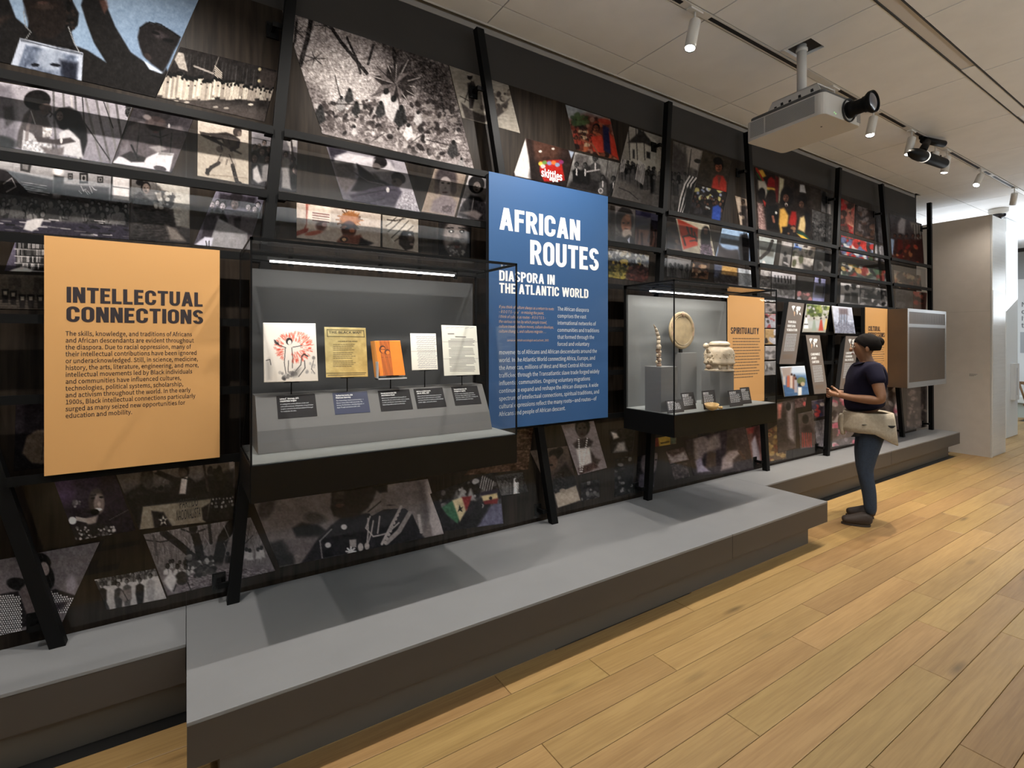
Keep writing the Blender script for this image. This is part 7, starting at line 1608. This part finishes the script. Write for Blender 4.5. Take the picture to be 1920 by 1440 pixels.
MB().box(14.2, 14.7, 2.45, 4.6, .30, .42).build('seat', mat('pale_bench_top', (.70, .74, .72), .5), bs)
MB().box(14.26, 14.64, 2.50, 4.5, 0, .30).build('base', mat('pale_green_base', (.50, .56, .52), .6), bs)
ch = empty('wooden_chair', (12.6, 2.62, 0), 'curved slatted wooden chair cut off by the right frame edge', 'chair')
WCH = mat('walnut_slats', (.24, .14, .07), .5)
p0 = atX(1909, 712, 12.4)
for k in range(7):
    a = -.1 + k * .12; MB().tube((12.4 + .10 * math.sin(a * 3), p0.y - .02 - k * .06, .80), (12.46 + .10 * math.sin(a * 3), p0.y - .10 - k * .05, .44), .016, n=8).build('back_slat', WCH, ch)
b = MB()
for k in range(8): a = -.1 + k * .12; b.box(12.37 + .10 * math.sin(a * 3), 12.43 + .10 * math.sin(a * 3), p0.y - .04 - k * .06, p0.y + .03 - k * .06, .79, .84)
b.build('top_rail', WCH, ch)
MB().box(12.42, 12.90, p0.y - .50, p0.y - .06, .41, .45).build('seat', WCH, ch)
for x, y in ((12.46, -.10), (12.46, -.46), (12.86, -.10), (12.86, -.46)): MB().tube((x, p0.y + y, 0), (x, p0.y + y, .41), .016, n=8).build('leg', WCH, ch)
# ================================================================== PERSON
FT = Vector((4.90, 1.975, 0)); FV = Vector((-.57, .82, 0)).normalized(); LV = Vector((-.82, -.57, 0)).normalized()
def W(f, l, z): return FT + FV * f + LV * l + Vector((0, 0, z))
pn = empty('person', tuple(FT), 'person in navy T-shirt and jeans with a beige jumper tied at the waist, hands clasped', 'person')
def skin(name, verts, edges, m, parent, sub=2, root=0, smooth=True, **kw):
    """verts: (point, rx, ry)"""
    me = bpy.data.meshes.new(name); me.from_pydata([tuple(Vector(v[0]) - origin(parent)) for v in verts], edges, [])
    o = bpy.data.objects.new(name, me); COL.objects.link(o); o.parent = parent
    md = o.modifiers.new('skin', 'SKIN'); md.use_smooth_shade = smooth
    lay = me.skin_vertices[0].data
    for i, v in enumerate(verts): lay[i].radius = (v[1], v[2]); lay[i].use_root = (i == root)
    s = o.modifiers.new('sub', 'SUBSURF'); s.levels = sub; s.render_levels = sub
    me.materials.append(m)
    return tag(o, **kw)
SKIN = mat('skin', (.235, .115, .060), .55, noise=((40, 40, 40), .05))
NAVY = mat('navy_cotton', (.010, .009, .022), .9, spec=.15, bump=((120, 120, 120), .3))
DENIM = mat('blue_denim', (.022, .036, .062), .85, noise=((90, 90, 90), .2), bump=((200, 200, 200), .4))
KNIT = mat('beige_knit', (.36, .31, .235), .9, noise=((60, 60, 60), .12), bump=((150, 150, 60), .6))
HAIR = mat('dark_hair', (.006, .0045, .004), .85, spec=.1, bump=((120, 120, 120), .4))
SHOE = mat('brown_black_mesh_shoe', (.040, .028, .022), .7, bump=((150, 150, 150), .5))
# body: torso core, neck, head, arms, hands
V = [(W(-.01, 0, .92), .10, .11), (W(0, 0, 1.08), .10, .12), (W(.0, 0, 1.25), .10, .13), (W(-.015, 0, 1.345), .06, .065), (W(0, 0, 1.395), .050, .050),
     (W(.022, 0, 1.435), .058, .062), (W(.020, 0, 1.495), .082, .094), (W(.005, 0, 1.545), .074, .086)]
E_ = [(0, 1), (1, 2), (2, 3), (3, 4), (4, 5), (5, 6), (6, 7)]
def arm(s, sh, el, wr, ha, fingers, th):
    n = len(V); V.extend([(W(*sh), .052, .052), (W(*((Vector(sh) + Vector(el)) / 2)), .047, .047), (W(*el), .040, .040), (W(*((Vector(el) * .6 + Vector(wr) * .4))), .040, .038), (W(*wr), .025, .022), (W(*ha), .030, .018)])
    E_.extend([(2, n), (n, n + 1), (n + 1, n + 2), (n + 2, n + 3), (n + 3, n + 4), (n + 4, n + 5)])
    for a, c in fingers:
        k = len(V); V.extend([(W(*a), .0095, .0095), (W(*c), .0075, .0075)]); E_.extend([(n + 5, k), (k, k + 1)])
    k = len(V); V.extend([(W(*th[0]), .010, .010), (W(*th[1]), .008, .008)]); E_.extend([(n + 4, k), (k, k + 1)])
arm(1, (-.015, .165, 1.315), (-.055, .235, 1.065), (.185, .095, 1.075), (.245, .045, 1.095),
    [((.280, .020 - k * .004, 1.120 - k * .020), (.290, -.022, 1.125 - k * .019)) for k in range(4)], ((.225, .045, 1.128), (.250, .020, 1.146)))
arm(-1, (-.015, -.165, 1.315), (-.045, -.235, 1.075), (.190, -.095, 1.085), (.250, -.040, 1.105),
    [((.290, -.010 + k * .004, 1.135 - k * .020), (.282, .036, 1.132 - k * .019)) for k in range(4)], ((.230, -.040, 1.138), (.256, -.012, 1.156)))
body = skin('body', V, E_, SKIN, pn, 2)
# face
def HB(f, l, z, r, sc=(1, 1, 1), m=SKIN, nm='nose', n=12):
    b = MB().ball((0, 0, 0), r, sc, n); ang = math.atan2(FV.y, FV.x)
    M = Matrix.Translation(W(f, l, z)) @ Matrix.Rotation(ang, 4, 'Z'); b.v = [tuple(M @ Vector(v)) for v in b.v]
    return b.build(nm, m, pn)
HB(.112, 0, 1.478, .014, (1, .85, 1.3), SKIN, 'nose')
for s in (-1, 1):
    HB(.096, .032 * s, 1.503, .010, (.7, 1.2, .7), mat('eye_white', (.6, .58, .55), .3), 'eye'); HB(.102, .032 * s, 1.503, .005, (.6, 1, 1), BLACK, 'pupil')
    HB(.098, .034 * s, 1.520, .015, (.4, 1.2, .22), HAIR, 'eyebrow'); HB(.012, .086 * s, 1.487, .026, (.6, .35, 1.1), SKIN, 'ear')
HB(.100, 0, 1.442, .018, (.45, 1.2, .38), mat('lips', (.22, .08, .06), .5), 'mouth')
# hair: short, full cap over the crown and nape
b = MB(); n = 26; vs = []; fs = []
rr = random.Random(3)
for i in range(15):
    th = math.pi * .66 * i / 14
    for j in range(n):
        ph = 2 * math.pi * j / n; front = max(0, math.cos(ph))
        t = th * (1 - .42 * front ** 1.2); k = 1 + rr.uniform(-.02, .02)
        p = (.102 * math.sin(t) * math.cos(ph) * k - .008, .096 * math.sin(t) * math.sin(ph) * k, .100 * math.cos(t) * k)
        vs.append(W(p[0], p[1], 1.518 + p[2]))
for i in range(14):
    for j in range(n): fs.append((i * n + j, (i + 1) * n + j, (i + 1) * n + (j + 1) % n, i * n + (j + 1) % n))
b.add(vs, fs, True); b.build('hair', HAIR, pn)
HB(-.085, 0, 1.545, .046, (1, 1, .95), HAIR, 'hair_bun')
# T-shirt
skin('tshirt', [(W(0, 0, .948), .147, .160), (W(.02, 0, 1.03), .150, .165), (W(.015, 0, 1.13), .142, .160), (W(.0, 0, 1.24), .130, .158), (W(-.015, 0, 1.325), .085, .120),
     (W(-.015, .155, 1.315), .072, .072), (W(-.04, .205, 1.185), .066, .066), (W(-.015, -.155, 1.315), .072, .072), (W(-.035, -.205, 1.185), .066, .066)],
     [(0, 1), (1, 2), (2, 3), (3, 4), (3, 5), (5, 6), (3, 7), (7, 8)], NAVY, pn, 2, label='navy short-sleeved T-shirt')
# jeans
skin('jeans', [(W(-.02, 0, .90), .120, .140), (W(-.03, .078, .77), .092, .084), (W(.015, .095, .62), .085, .082), (W(.035, .105, .46), .062, .060), (W(.005, .112, .28), .056, .054), (W(-.005, .118, .095), .046, .046),
     (W(-.03, -.078, .77), .092, .084), (W(-.005, -.09, .62), .085, .082), (W(.0, -.10, .46), .062, .060), (W(-.035, -.108, .28), .056, .054), (W(-.055, -.112, .095), .046, .046)],
     [(0, 1), (1, 2), (2, 3), (3, 4), (4, 5), (0, 6), (6, 7), (7, 8), (8, 9), (9, 10)], DENIM, pn, 2, label='dark blue jeans')
# jumper tied round the waist: a folded band, a hanging back and two sleeves knotted in front
b = MB(); n = 40; vs = []; rings = [(.940, .150, .166), (.952, .160, .176), (.945, .176, .190), (.91, .186, .200), (.87, .194, .206), (.83, .202, .210), (.79, .208, .212), (.785, .200, .204), (.83, .188, .194)]
for k, (z, a, c) in enumerate(rings):
    for j in range(n):
        t = 2 * math.pi * j / n; w = 1 + .022 * math.sin(t * 7 + min(k, 5) * .3) + .012 * math.sin(t * 13)
        back = max(0, -math.cos(t)); zz = z - .11 * back * max(0, min(1, (.93 - z) / .13))
        vs.append(W(a * math.cos(t) * w - .01, c * math.sin(t) * w, zz))
fs = [(k * n + j, (k + 1) * n + j, (k + 1) * n + (j + 1) % n, k * n + (j + 1) % n) for k in range(len(rings) - 1) for j in range(n)]
b.add(vs, fs, True); b.build('tied_jumper', KNIT, pn, label='beige jumper tied round the waist')
skin('jumper_sleeve', [(W(.160, .02, .925), .030, .030), (W(.185, .03, .85), .030, .022), (W(.180, .05, .74), .028, .018)], [(0, 1), (1, 2)], KNIT, pn, 1)
skin('jumper_sleeve', [(W(.165, -.01, .925), .032, .032), (W(.188, -.02, .86), .030, .022), (W(.178, -.05, .77), .028, .018)], [(0, 1), (1, 2)], KNIT, pn, 1)
# shoes
for s, df in ((1, .03), (-1, -.05)):
    l0 = .120 * s
    sh = skin('shoe', [(W(-.055 + df, l0, .055), .050, .050), (W(.0 + df, l0, .062), .054, .056), (W(.07 + df, l0, .052), .054, .046), (W(.14 + df, l0, .042), .050, .036), (W(.175 + df, l0, .036), .036, .028), (W(-.03 + df, l0, .100), .046, .040)],
         [(0, 1), (1, 2), (2, 3), (3, 4), (1, 5)], SHOE, pn, 2, root=1)
    b = MB(); m_ = 20; vs = []
    for z in (0.001, .018):
        for j in range(m_):
            t = 2 * math.pi * j / m_; vs.append(W(.072 + df + .106 * math.cos(t), l0 + (.037 - .007 * math.cos(t)) * math.sin(t), z))
    b.add(vs, [tuple(range(m_ - 1, -1, -1)), tuple(range(m_, 2 * m_))] + [(j, (j + 1) % m_, (j + 1) % m_ + m_, j + m_) for j in range(m_)]); b.build('sole', mat('brown_sole', (.05, .036, .028), .8), sh if False else pn)
